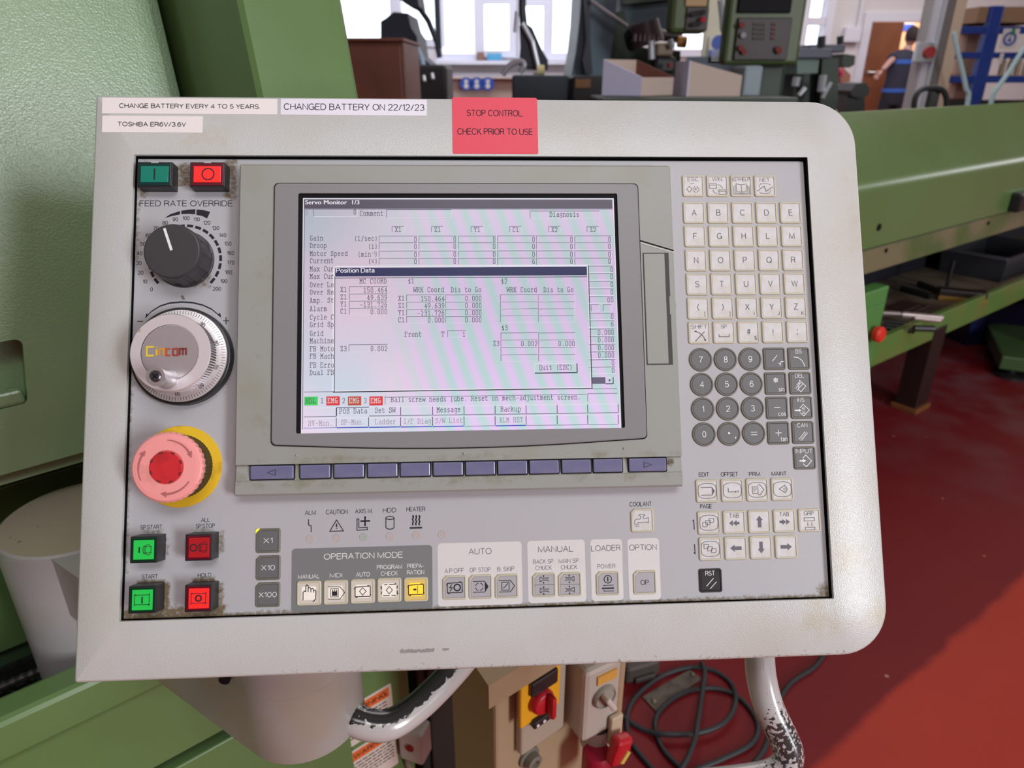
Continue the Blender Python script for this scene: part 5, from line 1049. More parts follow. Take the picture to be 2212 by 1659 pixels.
# small junction box with red light
def placed(name, label, cat, px, py, d, rz=0, tilt=0):
    p = at_depth(px, py, d); return empty(name, label, cat, p, rz)
JB = placed('junction_box', 'small pale grey box with red lamp below the tube handle', 'box', 893, 1602, .95, radians(-20))
bm = B(); box(bm, -.018, .018, -.01, .02, -.03, .026, bev=.004); obj('body', bm, mat('pale_box', (186, 184, 180), .45), JB)
bm = B(); tube(bm, [(0, -.012, .0), (0, -.009, .0)], .006, 16); obj('red_lamp', bm, mat('small_red_lamp', (136, 30, 20), .3), JB)
bm = B(); tube(bm, spline([(-.01, 0, -.03), (-.015, .005, -.06), (-.005, .02, -.12)], 5), .0035, 8); obj('lead', bm, mat('pale_lead', (150, 140, 126), .5), JB)
# isolator enclosure: front faces to the right of the camera
def spot(T, px, py, yl):
    """where the sight line meets the plane y = yl of a thing's own frame"""
    mi = T.matrix_basis.inverted(); a = mi @ C0; d = mi.to_3x3() @ ray(px, py); q = a + d*((yl-a.y)/d.y); return q.x, q.z
def srect(T, x0, y0, x1, y1, yl):
    xm, ym = (x0+x1)/2, (y0+y1)/2; a, b, c, d = spot(T, x0, ym, yl), spot(T, x1, ym, yl), spot(T, xm, y1, yl), spot(T, xm, y0, yl); return a[0], b[0], c[1], d[1]
turnY = lambda x, y, z: Matrix.Translation((x, y, z)) @ Matrix.Rotation(pi/2, 4, 'X')
IS = placed('isolator_enclosure', 'beige switch enclosure with red rotary handle on yellow plate', 'switch box', 1150, 1575, .80, radians(38))
x0 = spot(IS, 1071, 1600, 0)[0]; x1 = spot(IS, 1262, 1600, 0)[0]; zl = spot(IS, 1060, 1530, -.03)[1]
bm = B(); box(bm, x0, x1, .0, .09, -.16, zl+.01, bev=.004); obj('body', bm, M_beige, IS)
lx = spot(IS, 1056, 1505, -.03)[0]; zt2 = spot(IS, 1056, 1482, -.03)[1]
bm = B(); loops(bm, [[(x, -.030, zl), (x, -.030, zt2), (x, .005, zt2+.012), (x, .10, zt2+.012), (x, .10, zl)] for x in (lx, x1+.012)]); obj('lid', bm, M_beige, IS, 'overhanging beige lid')
a, b, c, d = srect(IS, 1112, 1492, 1205, 1572, 0); bm = B(); box(bm, a, b, -.012, .0, c-.012, zl+.002, bev=.003); obj('switch_frame', bm, mat('switch_frame_grey', (166, 156, 138), .5), IS)
a, b, c, d = srect(IS, 1128, 1470, 1212, 1548, -.02); bm = B(); box(bm, a, b, -.018, -.012, c-.002, zl-.001, bev=.002); obj('yellow_plate', bm, M_swyel, IS)
a, b, c, d = srect(IS, 1150, 1462, 1206, 1492, -.024); bm = B(); box(bm, a, b, -.024, -.018, c, min(d, zl-.004), bev=.002); obj('lock_bar', bm, M_blackp, IS)
hx, hz_ = spot(IS, 1180, 1524, -.030)
bm = B(); lathe(bm, [(.0145, 0), (.0150, .006), (.0135, .010), (.012, .011)], (0, 0), 32, mx=turnY(hx, -.018, hz_)); b2 = B(); box(b2, -.0035, .0035, -.040, -.028, -.016, .015, bev=.003)
me_ = bpy.data.meshes.new('grip'); b2.transform(Matrix.Translation((hx+.004, 0, hz_))); b2.to_mesh(me_); bm.from_mesh(me_); b2.free(); bpy.data.meshes.remove(me_); obj('rotary_handle', bm, M_swred, IS, 'red rotary handle', smooth=True)
a, b, c, d = srect(IS, 1155, 1545, 1196, 1570, -.024); bm = B(); box(bm, a, b, -.024, -.012, c+.004, d-.003, bev=.002)
for k in range(3):
    x = a+(b-a)*(k+.5)/3; lathe(bm, [(.0019, 0), (.0019, .0008)], (0, 0), 12, 1, mx=turnY(x, -.024, (c+d)/2))
obj('terminal_strip', bm, [M_blackp, M_white], IS)
gx, gz = spot(IS, 1152, 1645, -.01); bm = B(); lathe(bm, [(.014, 0), (.014, .004), (.010, .005), (.010, .014), (.008, .015), (.005, .015), (.004, .011)], (0, 0), 28, mx=turnY(gx, 0, gz)); obj('cable_gland', bm, mat('grey_gland', (112, 110, 98), .45), IS, smooth=True)
# interlocked socket with red plug
SO = placed('wall_socket', 'pale grey interlocked socket with rotary switch beside the beige enclosure', 'socket', 1300, 1530, .80, radians(30))
a, b, c, d = srect(SO, 1262, 1440, 1338, 1586, 0); bm = B(); box(bm, a, b, .0, .05, c, d, bev=.006); obj('body', bm, M_beiged, SO); bm = B(); box(bm, b+.0005, b+.010, .004, .055, c-.012, d+.01, bev=.003); obj('back_plate', bm, M_beige, SO)
sxx, szz = spot(SO, 1310, 1510, -.006); bm = B(); lathe(bm, [(.0155, 0), (.0155, .003), (.0135, .006), (.0125, .004)], (0, 0), 32, mx=turnY(sxx, 0, szz)); obj('switch_dial', bm, mat('grey_dial', (150, 144, 134), .5), SO, smooth=True)
b2 = B(); box(b2, -.0035, .0035, -.018, -.003, -.013, .013, bev=.003); b2.transform(Matrix.Translation((sxx, 0, szz)) @ Matrix.Rotation(radians(-30), 4, 'Y')); obj('switch_grip', b2, mat('pale_grip', (198, 190, 180), .45), SO)
a2, b2_, c2_, d2 = srect(SO, 1290, 1452, 1330, 1470, 0); bm = B(); box(bm, a2, b2_, -.002, .0, c2_, d2); obj('amber_sticker', bm, mat('amber_label', (206, 156, 70), .5), SO)
bxx, bz = spot(SO, 1288, 1590, .018); bm = B(); lathe(bm, [(.017, 0), (.017, .024), (.019, .025), (.019, .031), (.016, .033)], (0, 0), 28, mx=Matrix.Translation((bxx, .018, bz+.022)) @ Matrix.Rotation(pi, 4, 'X')); obj('socket_barrel', bm, M_beiged, SO, smooth=True)
tx0, tx1, tz0, tz1 = srect(SO, 1316, 1545, 1340, 1600, -.004); b2 = B(); box(b2, tx0, tx1, -.008, -.001, tz0, tz1, bev=.002); obj('locking_tab', b2, mat('beige_tab', (190, 176, 148), .5), SO)
PL = placed('power_plug', 'red industrial plug hanging in the grey socket', 'plug', 1290, 1640, .80, radians(30))
px_, pz_ = spot(PL, 1290, 1622, .018); bm = B(); lathe(bm, [(.015, -.05), (.017, -.048), (.017, -.004), (.015, 0)], (0, 0), 28, mx=Matrix.Translation((px_, .018, pz_))); obj('body', bm, M_plug, PL, smooth=True)
fx_, fz_ = spot(PL, 1346, 1622, -.01); b2 = B(); box(b2, -.012, .012, -.012, .004, -.022, .016, bev=.005); b2.transform(Matrix.Translation((fx_, 0, fz_)) @ Matrix.Rotation(radians(15), 4, 'Y')); obj('flap', b2, M_swred, PL)
b2 = B(); box(b2, -.003, .003, -.014, -.012, -.009, .007); b2.transform(Matrix.Translation((fx_+.002, 0, fz_-.008)) @ Matrix.Rotation(radians(35), 4, 'Y')); obj('yellow_mark', b2, mat('plug_yellow_mark', (206, 178, 92), .5), PL)
# coiled cable on the floor
def cable(pts, r, name, label, m=M_rubber):
    P3 = [atZ(p[0], p[1], r*.95+(p[2] if len(p) > 2 else 0)) for p in pts]; bm = B(); tube(bm, spline(P3, 7), r, 10)
    return tag(obj(name, bm, m, smooth=True), label, 'cable')
CR = .0052
cable([(1516, 1431, .012), (1522, 1455, .012), (1516, 1500, .012), (1507, 1560, .022), (1500, 1600, .022), (1478, 1650, .012), (1440, 1700), (1360, 1760)], CR, 'cable', 'straight black cable crossing over the coiled cable')
cable([(1445, 1700), (1400, 1650), (1362, 1600), (1355, 1545), (1378, 1500), (1430, 1460), (1490, 1442), (1540, 1448), (1580, 1478), (1588, 1520, .010), (1565, 1560, .010), (1510, 1583, .010), (1440, 1586, .010), (1395, 1578), (1362, 1560, 0), (1330, 1535, 0), (1290, 1500)], CR, 'cable', 'black cable lying in a wide oval coil on the red floor')
cable([(1470, 1660), (1430, 1615), (1415, 1560), (1440, 1520), (1490, 1492), (1550, 1488), (1600, 1510), (1636, 1560), (1625, 1605), (1560, 1640), (1500, 1665), (1450, 1700)], CR, 'cable', 'inner loop of black cable inside the wide coil')
cable([(1790, 1400), (1760, 1440), (1715, 1470), (1690, 1500), (1672, 1545), (1655, 1610), (1625, 1655), (1590, 1700)], CR, 'cable', 'black cable running down behind the chipped tube handle')
# floor plate / machine foot
FP = empty('mounting_plate', 'grimy grey steel foot plate lying under the coiled cable', 'plate', atZ(1440, 1500, 0), 0)
pp = [atZ(*q, .004) for q in ((1388, 1505), (1417, 1536), (1515, 1466), (1490, 1446))]; base = FP.location
bm = B(); L = [(p.x-base.x, p.y-base.y) for p in pp]; prism(bm, L, 0, .004); obj('plate', bm, mat('grimy_plate', (98, 88, 78), .55, var=(40, (70, 62, 56), .45, .65)), FP)
for px, py in ((1413, 1516), (1497, 1458)):
    p = atZ(px, py, .004); bm = B(); lathe(bm, [(.006, .004), (.006, .007), (.003, .009)], (p.x-base.x, p.y-base.y), 12); obj('bolt', bm, mat('bolt_steel', (120, 110, 96), .4, metal=.6) if px < 1420 else bpy.data.materials['bolt_steel'], FP)
SL = empty('speed_foot', 'dark grey brown machine foot beside the coiled cable', 'machine foot', atZ(1385, 1455, 0), radians(20))
bm = B(); box(bm, -.05, .035, -.02, .10, 0, .05, bev=.01); obj('body', bm, mat('dark_foot_casting', (72, 66, 60), .55), SL)
bm = B(); box(bm, -.03, .02, -.028, -.02, .006, .02, bev=.003); obj('toe', bm, mat('dark_foot_toe', (60, 54, 50), .55), SL)

# ================================================================== BAR FEEDER at the right
FM = Matrix.Rotation(radians(37), 4, 'Z')
BF = empty('bar_feeder', 'long green bar feeder with sloping lid and open tool shelf', 'machine', mx=FM)
def atF(px, py, p):
    a = radians(53); D = Vector((sin(a), cos(a), 0)); n = Vector((-cos(a), sin(a), 0)); r = ray(px, py); q = r*(p/r.dot(n)); return Vector((q.dot(D), p, q.z+HC))
fa0, fa1 = 1.72, 8.0
bm = B(); R = .028
prof = [(1.0, .728), (1.0, .895)] + [(1.0+.05*(1-cos(t)), .895+.052*sin(t)) for t in (.2, .4, .6, .8, .95)] + [(1.145, 1.096), (1.15, 1.099), (1.156, 1.097), (1.36, .90), (1.46, .728)]
loops(bm, [[(x, y, z) for y, z in prof] for x in (fa0, fa1)]); obj('hood', bm, mat('hood_green', (94, 126, 76), .3, var=(3, (92, 120, 70), .4, .65), spec=.55), BF, 'green hood with sloping lid', smooth=True)
bm = B(); box(bm, fa0, fa1, 1.004, 1.02, .645, .722, bev=.002)
obj('side_strip', bm, mat('dusty_olive_strip', (120, 116, 88), .5, var=(4, (84, 104, 58), .45, .6)), BF, 'dusty metal strip below the hood')
bm = B(); box(bm, fa0, fa1, 1.002, 1.03, .722, .730); obj('seam', bm, M_greend, BF)
for px, py in ((1913, 541), (2134, 482)):
    q = atF(px, py, 1.004); bm = B(); tube(bm, [(q.x, 1.006, q.z), (q.x, 1.0, q.z)], .007, 12); obj('screw', bm, M_black, BF)
q = atF(1898, 491, 1.0); bm = B(); tube(bm, [(q.x, 1.002, q.z), (q.x, .997, q.z)], .011, 14); obj('screw', bm, M_black, BF)
q = atF(2196, 433, 1.0); bm = B(); box(bm, q.x-.07, q.x+.10, .962, 1.001, q.z-.035, q.z+.035, bev=.008); box(bm, q.x-.02, q.x+.08, .955, .963, q.z-.015, q.z+.015, bev=.003); obj('latch_handle', bm, M_blackp, BF, 'black latch handle')
bm = B(); box(bm, fa0, fa1, 1.42, 1.46, .10, .728); obj('back_panel', bm, mat('dark_navy_panel', (24, 26, 36), .6), BF)
bm = B(); box(bm, fa0, fa1, 1.02, 1.42, .345, .360); obj('tool_shelf', bm, mat('dirty_shelf', (128, 116, 100), .6, var=(5, (92, 80, 66), .4, .6)), BF, 'dirty metal shelf')
bm = B(); box(bm, fa0, fa1, .995, 1.02, .303, .400, bev=.003); obj('rail', bm, mat('rail_green', (98, 132, 66), .4, var=(6, (118, 126, 66), .45, .65)), BF, 'green shelf rail')
bm = B(); box(bm, 2.0, 2.20, .97, 1.02, .10, .60, bev=.004); box(bm, 2.06, 2.18, .962, .972, .14, .55, bev=.002); obj('end_post', bm, mat('bright_green_paint', (84, 142, 74), .4), BF, 'bright green end post')
q = atF(1898, 722, .94)
bm = B(); lathe(bm, [(.008, 0), (.010, .01), (.024, .014), (.026, .03), (.020, .038)], (0, 0), 20, mx=Matrix.Translation((q.x, .965, q.z)) @ Matrix.Rotation(pi/2, 4, 'X')); obj('red_knob', bm, mat('bright_red_knob', (226, 58, 44), .4), BF, 'bright red knob', smooth=True)
q = atF(1960, 800, 1.06); bm = B(); box(bm, q.x-.02, q.x+.08, .99, 1.07, .02, .345, bev=.004); box(bm, q.x-.03, q.x+.09, .98, 1.08, 0, .02, 1, .003); obj('leg', bm, [mat('dark_brown_leg', (42, 24, 22), .5), mat('rusty_foot', (120, 74, 38), .6)], BF, 'dark brown leg with rusty foot')
bm = B(); box(bm, 5.9, 6.0, 1.04, 1.12, 0, .345, bev=.004); obj('leg', bm, M_greend, BF)
# things lying on the feeder shelf
def onF(name, label, cat, group=None): return empty(name, label, cat, mx=FM)
def fpt(px, py, z, a=radians(53)):
    D = Vector((sin(a), cos(a), 0)); n = Vector((-cos(a), sin(a), 0)); q = atZ(px, py, z); return Vector((q.dot(D), q.dot(n), z))
def rod(name, label, cat, p0, p1, r, m, group=None):
    a, b = FM @ p0, FM @ p1; c = (a+b)/2; bm = B(); tube(bm, [a-c, b-c], r, 12); o = obj(name, bm, m, mx=Matrix.Translation(c), smooth=True); tag(o, label, cat, group); return o
zs = .361
M_chrome = mat('bright_bar_steel', (214, 206, 204), .25, metal=.6)
rod('steel_bar', 'short bright steel bar, left of the two on the tool shelf', 'bar', fpt(1905, 677, .39), fpt(1944, 679, .39), .011, M_chrome)
rod('steel_bar', 'longer bright steel bar resting over the green rail', 'bar', fpt(1949, 680, .413), fpt(2036, 688, .413), .012, M_chrome)
rod('steel_bar', 'thin bright bar in front of the longer bright bar', 'bar', fpt(1976, 687, .410), fpt(2032, 693, .410), .008, M_chrome)
for i, (dx_, z_) in enumerate(((0, .385), (4, .385), (8, .385))):
    rod('black_rod', ('rear', 'middle', 'front')[i]+' black rod of the bundle behind the red knob', 'rod', fpt(1912, 694+i*7, z_), fpt(1976, 702+i*7, z_), .0085, M_blackp)
rod('black_pin', 'black pin sticking over the green rail right of the rods', 'rod', fpt(1974, 709, .413), fpt(2018, 710, .413), .011, M_blackp)
TB = onF('tool_bin', 'dark metal bin standing on the shelf under the green hood', 'bin'); A, Bx, za_, zb_2 = 3.50, 3.98, .361, .47
bm = B(); loops(bm, [[(A+k_, 1.08+k_, z), (Bx-k_, 1.08+k_, z), (Bx-k_, 1.35-k_, z), (A+k_, 1.35-k_, z)] for z, k_ in ((za_, .008), (zb_2, 0), (zb_2, .01), (za_+.006, .018))]); obj('tray', bm, mat('dark_bin_metal', (56, 58, 64), .4, metal=.2), TB)
bm = B(); box(bm, A-.006, A+.004, 1.08, 1.35, zb_2-.012, zb_2+.004, bev=.003); obj('lip', bm, mat('bin_lip', (92, 94, 102), .4, metal=.3), TB)
BR2 = onF('fixture_block', 'worn brown and yellow fixture block lying on the shelf over the rail', 'fixture'); a_, b_2 = fpt(2024, 640, .37), fpt(2128, 650, .37)
ctr = (a_+b_2)/2; ang = atan2(b_2.y-a_.y, b_2.x-a_.x); lnb = (b_2-a_).length/2
bm = B(); box(bm, -lnb, lnb, -.03, .03, 0, .02, bev=.003); bm.transform(Matrix.Translation((ctr.x, ctr.y, zs)) @ Matrix.Rotation(ang, 4, 'Z')); obj('yellow_base', bm, mat('worn_yellow', (138, 108, 44), .5), BR2)
bm = B(); box(bm, -lnb, lnb, -.025, .03, .02, .045, bev=.004); bm.transform(Matrix.Translation((ctr.x, ctr.y, zs)) @ Matrix.Rotation(ang, 4, 'Z')); obj('brown_block', bm, mat('dark_brown_block', (44, 36, 34), .4), BR2)
for (x, y, x2, y2, lab) in ((1948, 622, 2010, 640, 'dark flat bar lying at the back of the tool shelf'), (1985, 612, 2028, 628, 'shorter dark flat bar nearest the tool bin')):
    rod('flat_bar', lab, 'bar', fpt(x, y, .374), fpt(x2, y2, .374), .012, M_blackp)
q = fpt(2043, 628, zs); rod('black_spindle', 'thin black spindle standing upright in front of the bin', 'spindle', q, q+Vector((0, 0, .13)), .008, M_blackp)
BP = onF('brown_plate', 'rusty brown plate lying behind the bright bars', 'plate'); q = fpt(1955, 664, .37); bm = B(); box(bm, q.x-.10, q.x+.10, q.y-.05, q.y+.05, .361, .372, bev=.003); obj('plate', bm, mat('rusty_plate', (66, 46, 38), .5), BP)
bm = B(); box(bm, q.x-.06, q.x+.06, q.y-.03, q.y+.03, .372, .377, bev=.002); obj('raised_pad', bm, mat('rusty_pad', (56, 40, 34), .5), BP)
# second stand at the right edge
q = atZ(2146, 822, 0); FMi = FM.inverted(); SM_ = FMi @ Matrix.Translation((q.x+.02, q.y+.02, 0)) @ Matrix.Rotation(radians(-25), 4, 'Z')
bm = B(); box(bm, 0, 1.2, 0, .5, .045, .105, bev=.006); bm.transform(SM_); obj('stand_base', bm, mat('stand_green', (58, 88, 48), .5), BF, 'low dark green stand base'); bm = B(); lathe(bm, [(.06, 0), (.06, .012), (.02, .02), (.02, .05)], (.06, .06), 20); bm.transform(SM_); obj('levelling_foot', bm, M_blackp, BF)
bm = B(); box(bm, .22, 1.0, .12, .4, .10, .30, bev=.006); bm.transform(SM_); obj('stand_column', bm, mat('stand_column_green', (62, 96, 52), .5), BF)
q = atZ(2140, 742, 0); BB = empty('storage_bin', 'dark blue plastic bin on the floor under the feeder', 'bin', (q.x, q.y+.1, 0), radians(10))
bm = B(); L = [[(-.18-k, -.12-k, z), (.18+k, -.12-k, z), (.18+k, .12+k, z), (-.18-k, .12+k, z)] for z, k in ((0, -.02), (.2, 0))]; loops(bm, L, cap1=False); loops(bm, [[(x*.95, y*.95, z) for x, y, z in L[1]], [(x*.95, y*.95, .01) for x, y, z in L[0]]], cap0=False); obj('tub', bm, mat('navy_plastic', (22, 30, 70), .4), BB)
bm = B(); loops(bm, [[(x*1.05, y*1.05, .19) for x, y, z in L[1]], [(x*1.05, y*1.05, .205) for x, y, z in L[1]]], cap0=False, cap1=False); obj('rim', bm, bpy.data.materials['navy_plastic'], BB)

# ================================================================== WORKSHOP behind
def span(x0, y0, x1, y1, Y):
    a, b = atY(x0, (y0+y1)/2, Y), atY(x1, (y0+y1)/2, Y); m = (x0+x1)/2
    return a.x, b.x, atY(m, y1, Y).z, atY(m, y0, Y).z
def thing_at(name, label, cat, x, y, rz=0, group=None): return empty(name, label, cat, (x, y, 0), rz, group)
def part(name, T, m, f, label=None, smooth=False):
    """f fills a bmesh given in world axes; stored relative to its thing"""
    bm = B(); f(bm); bm.transform(T.matrix_basis.inverted()); return obj(name, bm, m, T, label, smooth)
def bx(T, name, m, rect, Y, dep, bev=.01, label=None):
    x0, x1, z0, z1 = span(*rect, Y); return part(name, T, m, lambda b: box(b, x0, x1, Y, Y+dep, z0, z1, bev=bev), label)
def prismY(b, pts, Y0, Y1, mat=0):
    """outline given as photo spots on the plane y=Y0, pushed back to Y1"""
    q = [atY(x, y, Y0) for x, y in pts]; loops(b, [[(p.x, Y, p.z) for p in q] for Y in (Y0, Y1)], mat)
def pY(x, y, Y): return atY(x, y, Y)
M_wood = mat('red_brown_wood', (112, 62, 48), .5, var=(3, (88, 48, 34), .35, .65)); M_navy = mat('dark_navy_machine', (28, 34, 52), .5); M_char = mat('charcoal_metal', (34, 36, 40), .5)
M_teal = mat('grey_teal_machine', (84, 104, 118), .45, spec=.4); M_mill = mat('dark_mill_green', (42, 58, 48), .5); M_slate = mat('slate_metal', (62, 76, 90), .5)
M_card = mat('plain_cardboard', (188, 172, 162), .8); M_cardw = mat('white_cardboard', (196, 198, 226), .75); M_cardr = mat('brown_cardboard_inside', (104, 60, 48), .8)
M_blue = mat('racking_blue', (28, 62, 150), .4); M_bluel = mat('sign_blue', (48, 84, 176), .5); M_olive = mat('olive_green_housing', (70, 86, 50), .45); M_brownp = mat('dark_brown_keyboard', (54, 44, 46), .5)
M_silver = mat('silver_fittings', (190, 196, 206), .3, metal=.5); M_signw = mat('white_sign', (214, 214, 214), .5)

T = thing_at('wooden_cabinet', 'red brown wooden cabinet beside the green lathe cover', 'cabinet', -.5, 3.0)
x0, x1, z0, z1 = span(764, 82, 873, 205, 3.0)
part('carcass', T, M_wood, lambda b: box(b, x0-.1, x1, 3.02, 3.5, 0, z1-.012, bev=.004)); part('door', T, M_wood, lambda b: box(b, x0-.08, x1-.012, 3.0, 3.02, .1, z1-.03, bev=.003)); part('top', T, M_wood, lambda b: box(b, x0-.12, x1+.005, 2.99, 3.52, z1-.012, z1, bev=.003))
# surface grinder, dark against the windows
T = thing_at('surface_grinder', 'dark navy machine silhouetted before the left windows', 'machine', -.2, 4.6)
part('column', T, M_navy, lambda b: prismY(b, [(822, 46), (832, 40), (850, 26), (880, 28), (888, 60), (900, 78), (906, 120), (930, 140), (940, 210), (822, 210)], 4.6, 5.1), 'dark angular column')
part('wheel_guard', T, M_navy, lambda b: prismY(b, [(850, -40), (898, -30), (905, 14), (888, 14), (872, 6), (856, -8)], 4.55, 4.9))
part('brace_arm', T, M_navy, lambda b: tube(b, [pY(890, -6, 4.7), pY(925, 45, 4.7), pY(944, 92, 4.7), pY(950, 125, 4.7)], .017, 8))
part('table', T, M_char, lambda b: box(b, pY(872, 140, 4.3).x, pY(966, 140, 4.3).x, 4.25, 4.7, 0, pY(900, 140, 4.3).z, bev=.02)); 
part('upright', T, M_slate, lambda b: box(b, pY(938, 0, 4.5).x, pY(949, 0, 4.5).x, 4.5, 4.54, pY(0, 105, 4.5).z, 3.2))
for i, (x, y) in enumerate(((893, 162), (915, 165), (933, 160))):
    part('hand_lever', T, M_silver, lambda b: tube(b, [pY(x, y, 4.24), pY(x+2, y+12, 4.22)], .012, 8))
part('coolant_pipe', T, mat('pale_blue_pipe', (150, 176, 206), .35), lambda b: tube(b, [pY(898, 100, 4.5), pY(908, 118, 4.48), pY(914, 142, 4.45)], .016, 8))
T = thing_at('bench', 'plain bench under the windows carrying papers', 'bench', .0, 10.6)
part('bench_top', T, M_wall, lambda b: box(b, pY(970, 167, 10.6).x, pY(1180, 167, 10.6).x, 10.4, 11.2, pY(1050, 171, 10.4).z, pY(1050, 166, 10.4).z, bev=.01)); part('front', T, M_wall, lambda b: box(b, pY(970, 167, 10.6).x, pY(1180, 167, 10.6).x, 10.5, 11.1, 0, pY(1050, 171, 10.4).z, bev=.01))
for i, x in enumerate((1007, 1030, 1054)):
    c = pY(x, 181, 10.38); T = empty('safety_sign', ('left', 'middle', 'right')[i]+' of three blue round safety signs on the bench front', 'sign', c, 0, None)
    bm = B(); mxr = Matrix.Rotation(pi/2, 4, 'X'); lathe(bm, [(.085, 0), (.085, .004)], (0, 0), 28, mx=mxr); obj('disc', bm, M_bluel, T)
    bm = B(); lathe(bm, [(.026, .004), (.026, .006)], (0, .030), 16, mx=mxr); lathe(bm, [(.032, .004), (.032, .006)], (0, -.028), 16, mx=mxr)
    obj('white_figure', bm, M_signw, T)
# anglepoise lamp
T = thing_at('work_lamp', 'dark jointed machine lamp arm standing before the bright windows', 'lamp', .1, 3.6)
part('upper_arm', T, M_navy, lambda b: tube(b, [pY(1129, -30, 3.6), pY(1128, 20, 3.6), pY(1132, 60, 3.6)], .017, 10)); part('lower_arm', T, M_navy, lambda b: prismY(b, [(1122, 55), (1136, 50), (1150, 60), (1172, 110), (1184, 130), (1184, 152), (1164, 152), (1140, 150), (1121, 140), (1124, 100)], 3.6, 3.68))
part('spring', T, M_silver, lambda b: tube(b, [pY(1128, 50, 3.58), pY(1150, 90, 3.58), pY(1164, 150, 3.58)], .012, 8)); part('joint', T, M_silver, lambda b: tube(b, [pY(1117, 25, 3.58), pY(1113, 70, 3.58)], .010, 8))
part('hose_loop', T, M_silver, lambda b: tube(b, spline([pY(1085, 162, 3.56), pY(1100, 142, 3.56), pY(1122, 132, 3.56), pY(1132, 140, 3.56), pY(1122, 158, 3.56)], 6), .014, 8))
part('bulb', T, mat('warm_bulb_cap', (214, 206, 150), .4), lambda b: tube(b, [pY(1160, 152, 3.55), pY(1176, 151, 3.55)], .022, 10)); part('post', T, M_char, lambda b: tube(b, [pY(1160, 158, 3.7), (pY(1160, 158, 3.7).x, 3.7, pY(1160, 162, 3.5).z+.002)], .02, 8))
# machine bench with sloping column
T = thing_at('milling_machine', 'grey teal milling machine with sloping column and dark blue post', 'machine', .4, 3.6)
part('table', T, mat('table_slate', (44, 58, 70), .45), lambda b: box(b, pY(1106, 162, 3.5).x, pY(1228, 162, 3.5).x, 3.5, 3.9, .95, pY(1160, 162, 3.5).z, bev=.01)); part('base', T, M_char, lambda b: box(b, pY(1110, 162, 3.55).x, pY(1480, 162, 3.55).x, 3.56, 4.4, 0, .95, bev=.02))
part('saddle', T, M_char, lambda b: box(b, pY(1236, 163, 3.5).x, pY(1306, 163, 3.5).x, 3.48, 3.9, .95, pY(1160, 163, 3.5).z, bev=.01)); part('name_plate', T, mat('orange_brown_plate', (130, 92, 52), .5), lambda b: box(b, pY(1243, 170, 3.47).x, pY(1276, 170, 3.47).x, 3.47, 3.48, pY(0, 190, 3.47).z, pY(0, 171, 3.47).z))
part('column', T, M_teal, lambda b: prismY(b, [(1258, -60), (1338, -60), (1330, 40), (1318, 130), (1312, 165), (1234, 165), (1244, 110), (1252, 40)], 3.7, 4.3)); part('dark_post', T, M_navy, lambda b: prismY(b, [(1262, -60), (1276, -60), (1275, 90), (1280, 160), (1265, 160), (1258, 130), (1266, 90)], 3.62, 3.69))
part('ram', T, M_teal, lambda b: prismY(b, [(1344, -60), (1458, -60), (1452, 12), (1452, 70), (1438, 84), (1400, 90), (1344, 60)], 3.9, 4.6)); part('dark_green_housing', T, M_mill, lambda b: prismY(b, [(1318, 30), (1350, 20), (1360, 96), (1400, 104), (1470, 110), (1470, 170), (1310, 170)], 3.85, 4.5))  # housing below the ram in plain dark green
part('pipe', T, mat('copper_grey_pipe', (120, 116, 124), .4), lambda b: tube(b, [pY(1276, 2, 3.6), pY(1310, 26, 3.6), pY(1355, 58, 3.6)], .009, 8)); part('top_edge', T, M_mill, lambda b: prismY(b, [(1344, -5), (1454, -12), (1454, -2), (1344, 10)], 3.84, 3.9))
T2 = thing_at('spindle_motor', 'ribbed dark motor tilted on the milling machine head', 'motor', .8, 3.6)
ca_, cb_ = pY(1392, 48, 3.5), pY(1402, 96, 3.5)
part('housing', T2, mat('plum_motor', (64, 50, 58), .45), lambda b: tube(b, [ca_, cb_], [.062, .070], 24), smooth=True)
for i in range(6):
    t = -1+2*i/5; part('fin', T2, mat('fin_plum', (98, 78, 86), .45) if i == 0 else bpy.data.materials['fin_plum'], lambda b: box(b, ca_.x+t*.05, ca_.x+t*.05+.008, 3.425, 3.5, cb_.z+.01, ca_.z-.05))
part('mount', T2, M_char, lambda b: tube(b, [pY(1372, 62, 3.55), pY(1360, 76, 3.6), pY(1366, 98, 3.7)], .028, 10)); part('arm', T2, M_char, lambda b: tube(b, [pY(1405, 60, 3.55), pY(1425, 75, 3.6), pY(1465, 80, 3.7)], .026, 10))
T = thing_at('drilling_machine', 'small milling head with tan block behind the cardboard boxes', 'machine', .9, 3.4)
part('block', T, mat('tan_block', (138, 122, 104), .5), lambda b: box(b, pY(1420, 95, 3.4).x, pY(1456, 95, 3.4).x, 3.4, 3.55, pY(0, 121, 3.4).z, pY(0, 92, 3.4).z, bev=.01)); part('quill', T, M_silver, lambda b: tube(b, [pY(1407, 88, 3.42), pY(1408, 128, 3.42)], .016, 12)); part('spindle', T, M_char, lambda b: box(b, pY(1416, 121, 3.42).x, pY(1462, 121, 3.42).x, 3.42, 3.55, pY(0, 160, 3.42).z, pY(0, 121, 3.42).z, bev=.015))
part('valve', T, M_silver, lambda b: tube(b, [pY(1447, 86, 3.38), pY(1453, 104, 3.38)], .013, 8)); part('amber_cap', T, mat('amber_cap', (180, 120, 50), .4), lambda b: tube(b, [pY(1464, 90, 3.5), pY(1482, 91, 3.5)], .025, 12)); part('red_tip', T, mat('dull_red_tip', (120, 40, 44), .5), lambda b: tube(b, [pY(1446, 136, 3.36), pY(1447, 146, 3.36)], .012, 8)); part('stem', T, M_char, lambda b: box(b, pY(1420, 150, 3.45).x, pY(1455, 150, 3.45).x, 3.45, 3.55, .952, pY(0, 158, 3.45).z))
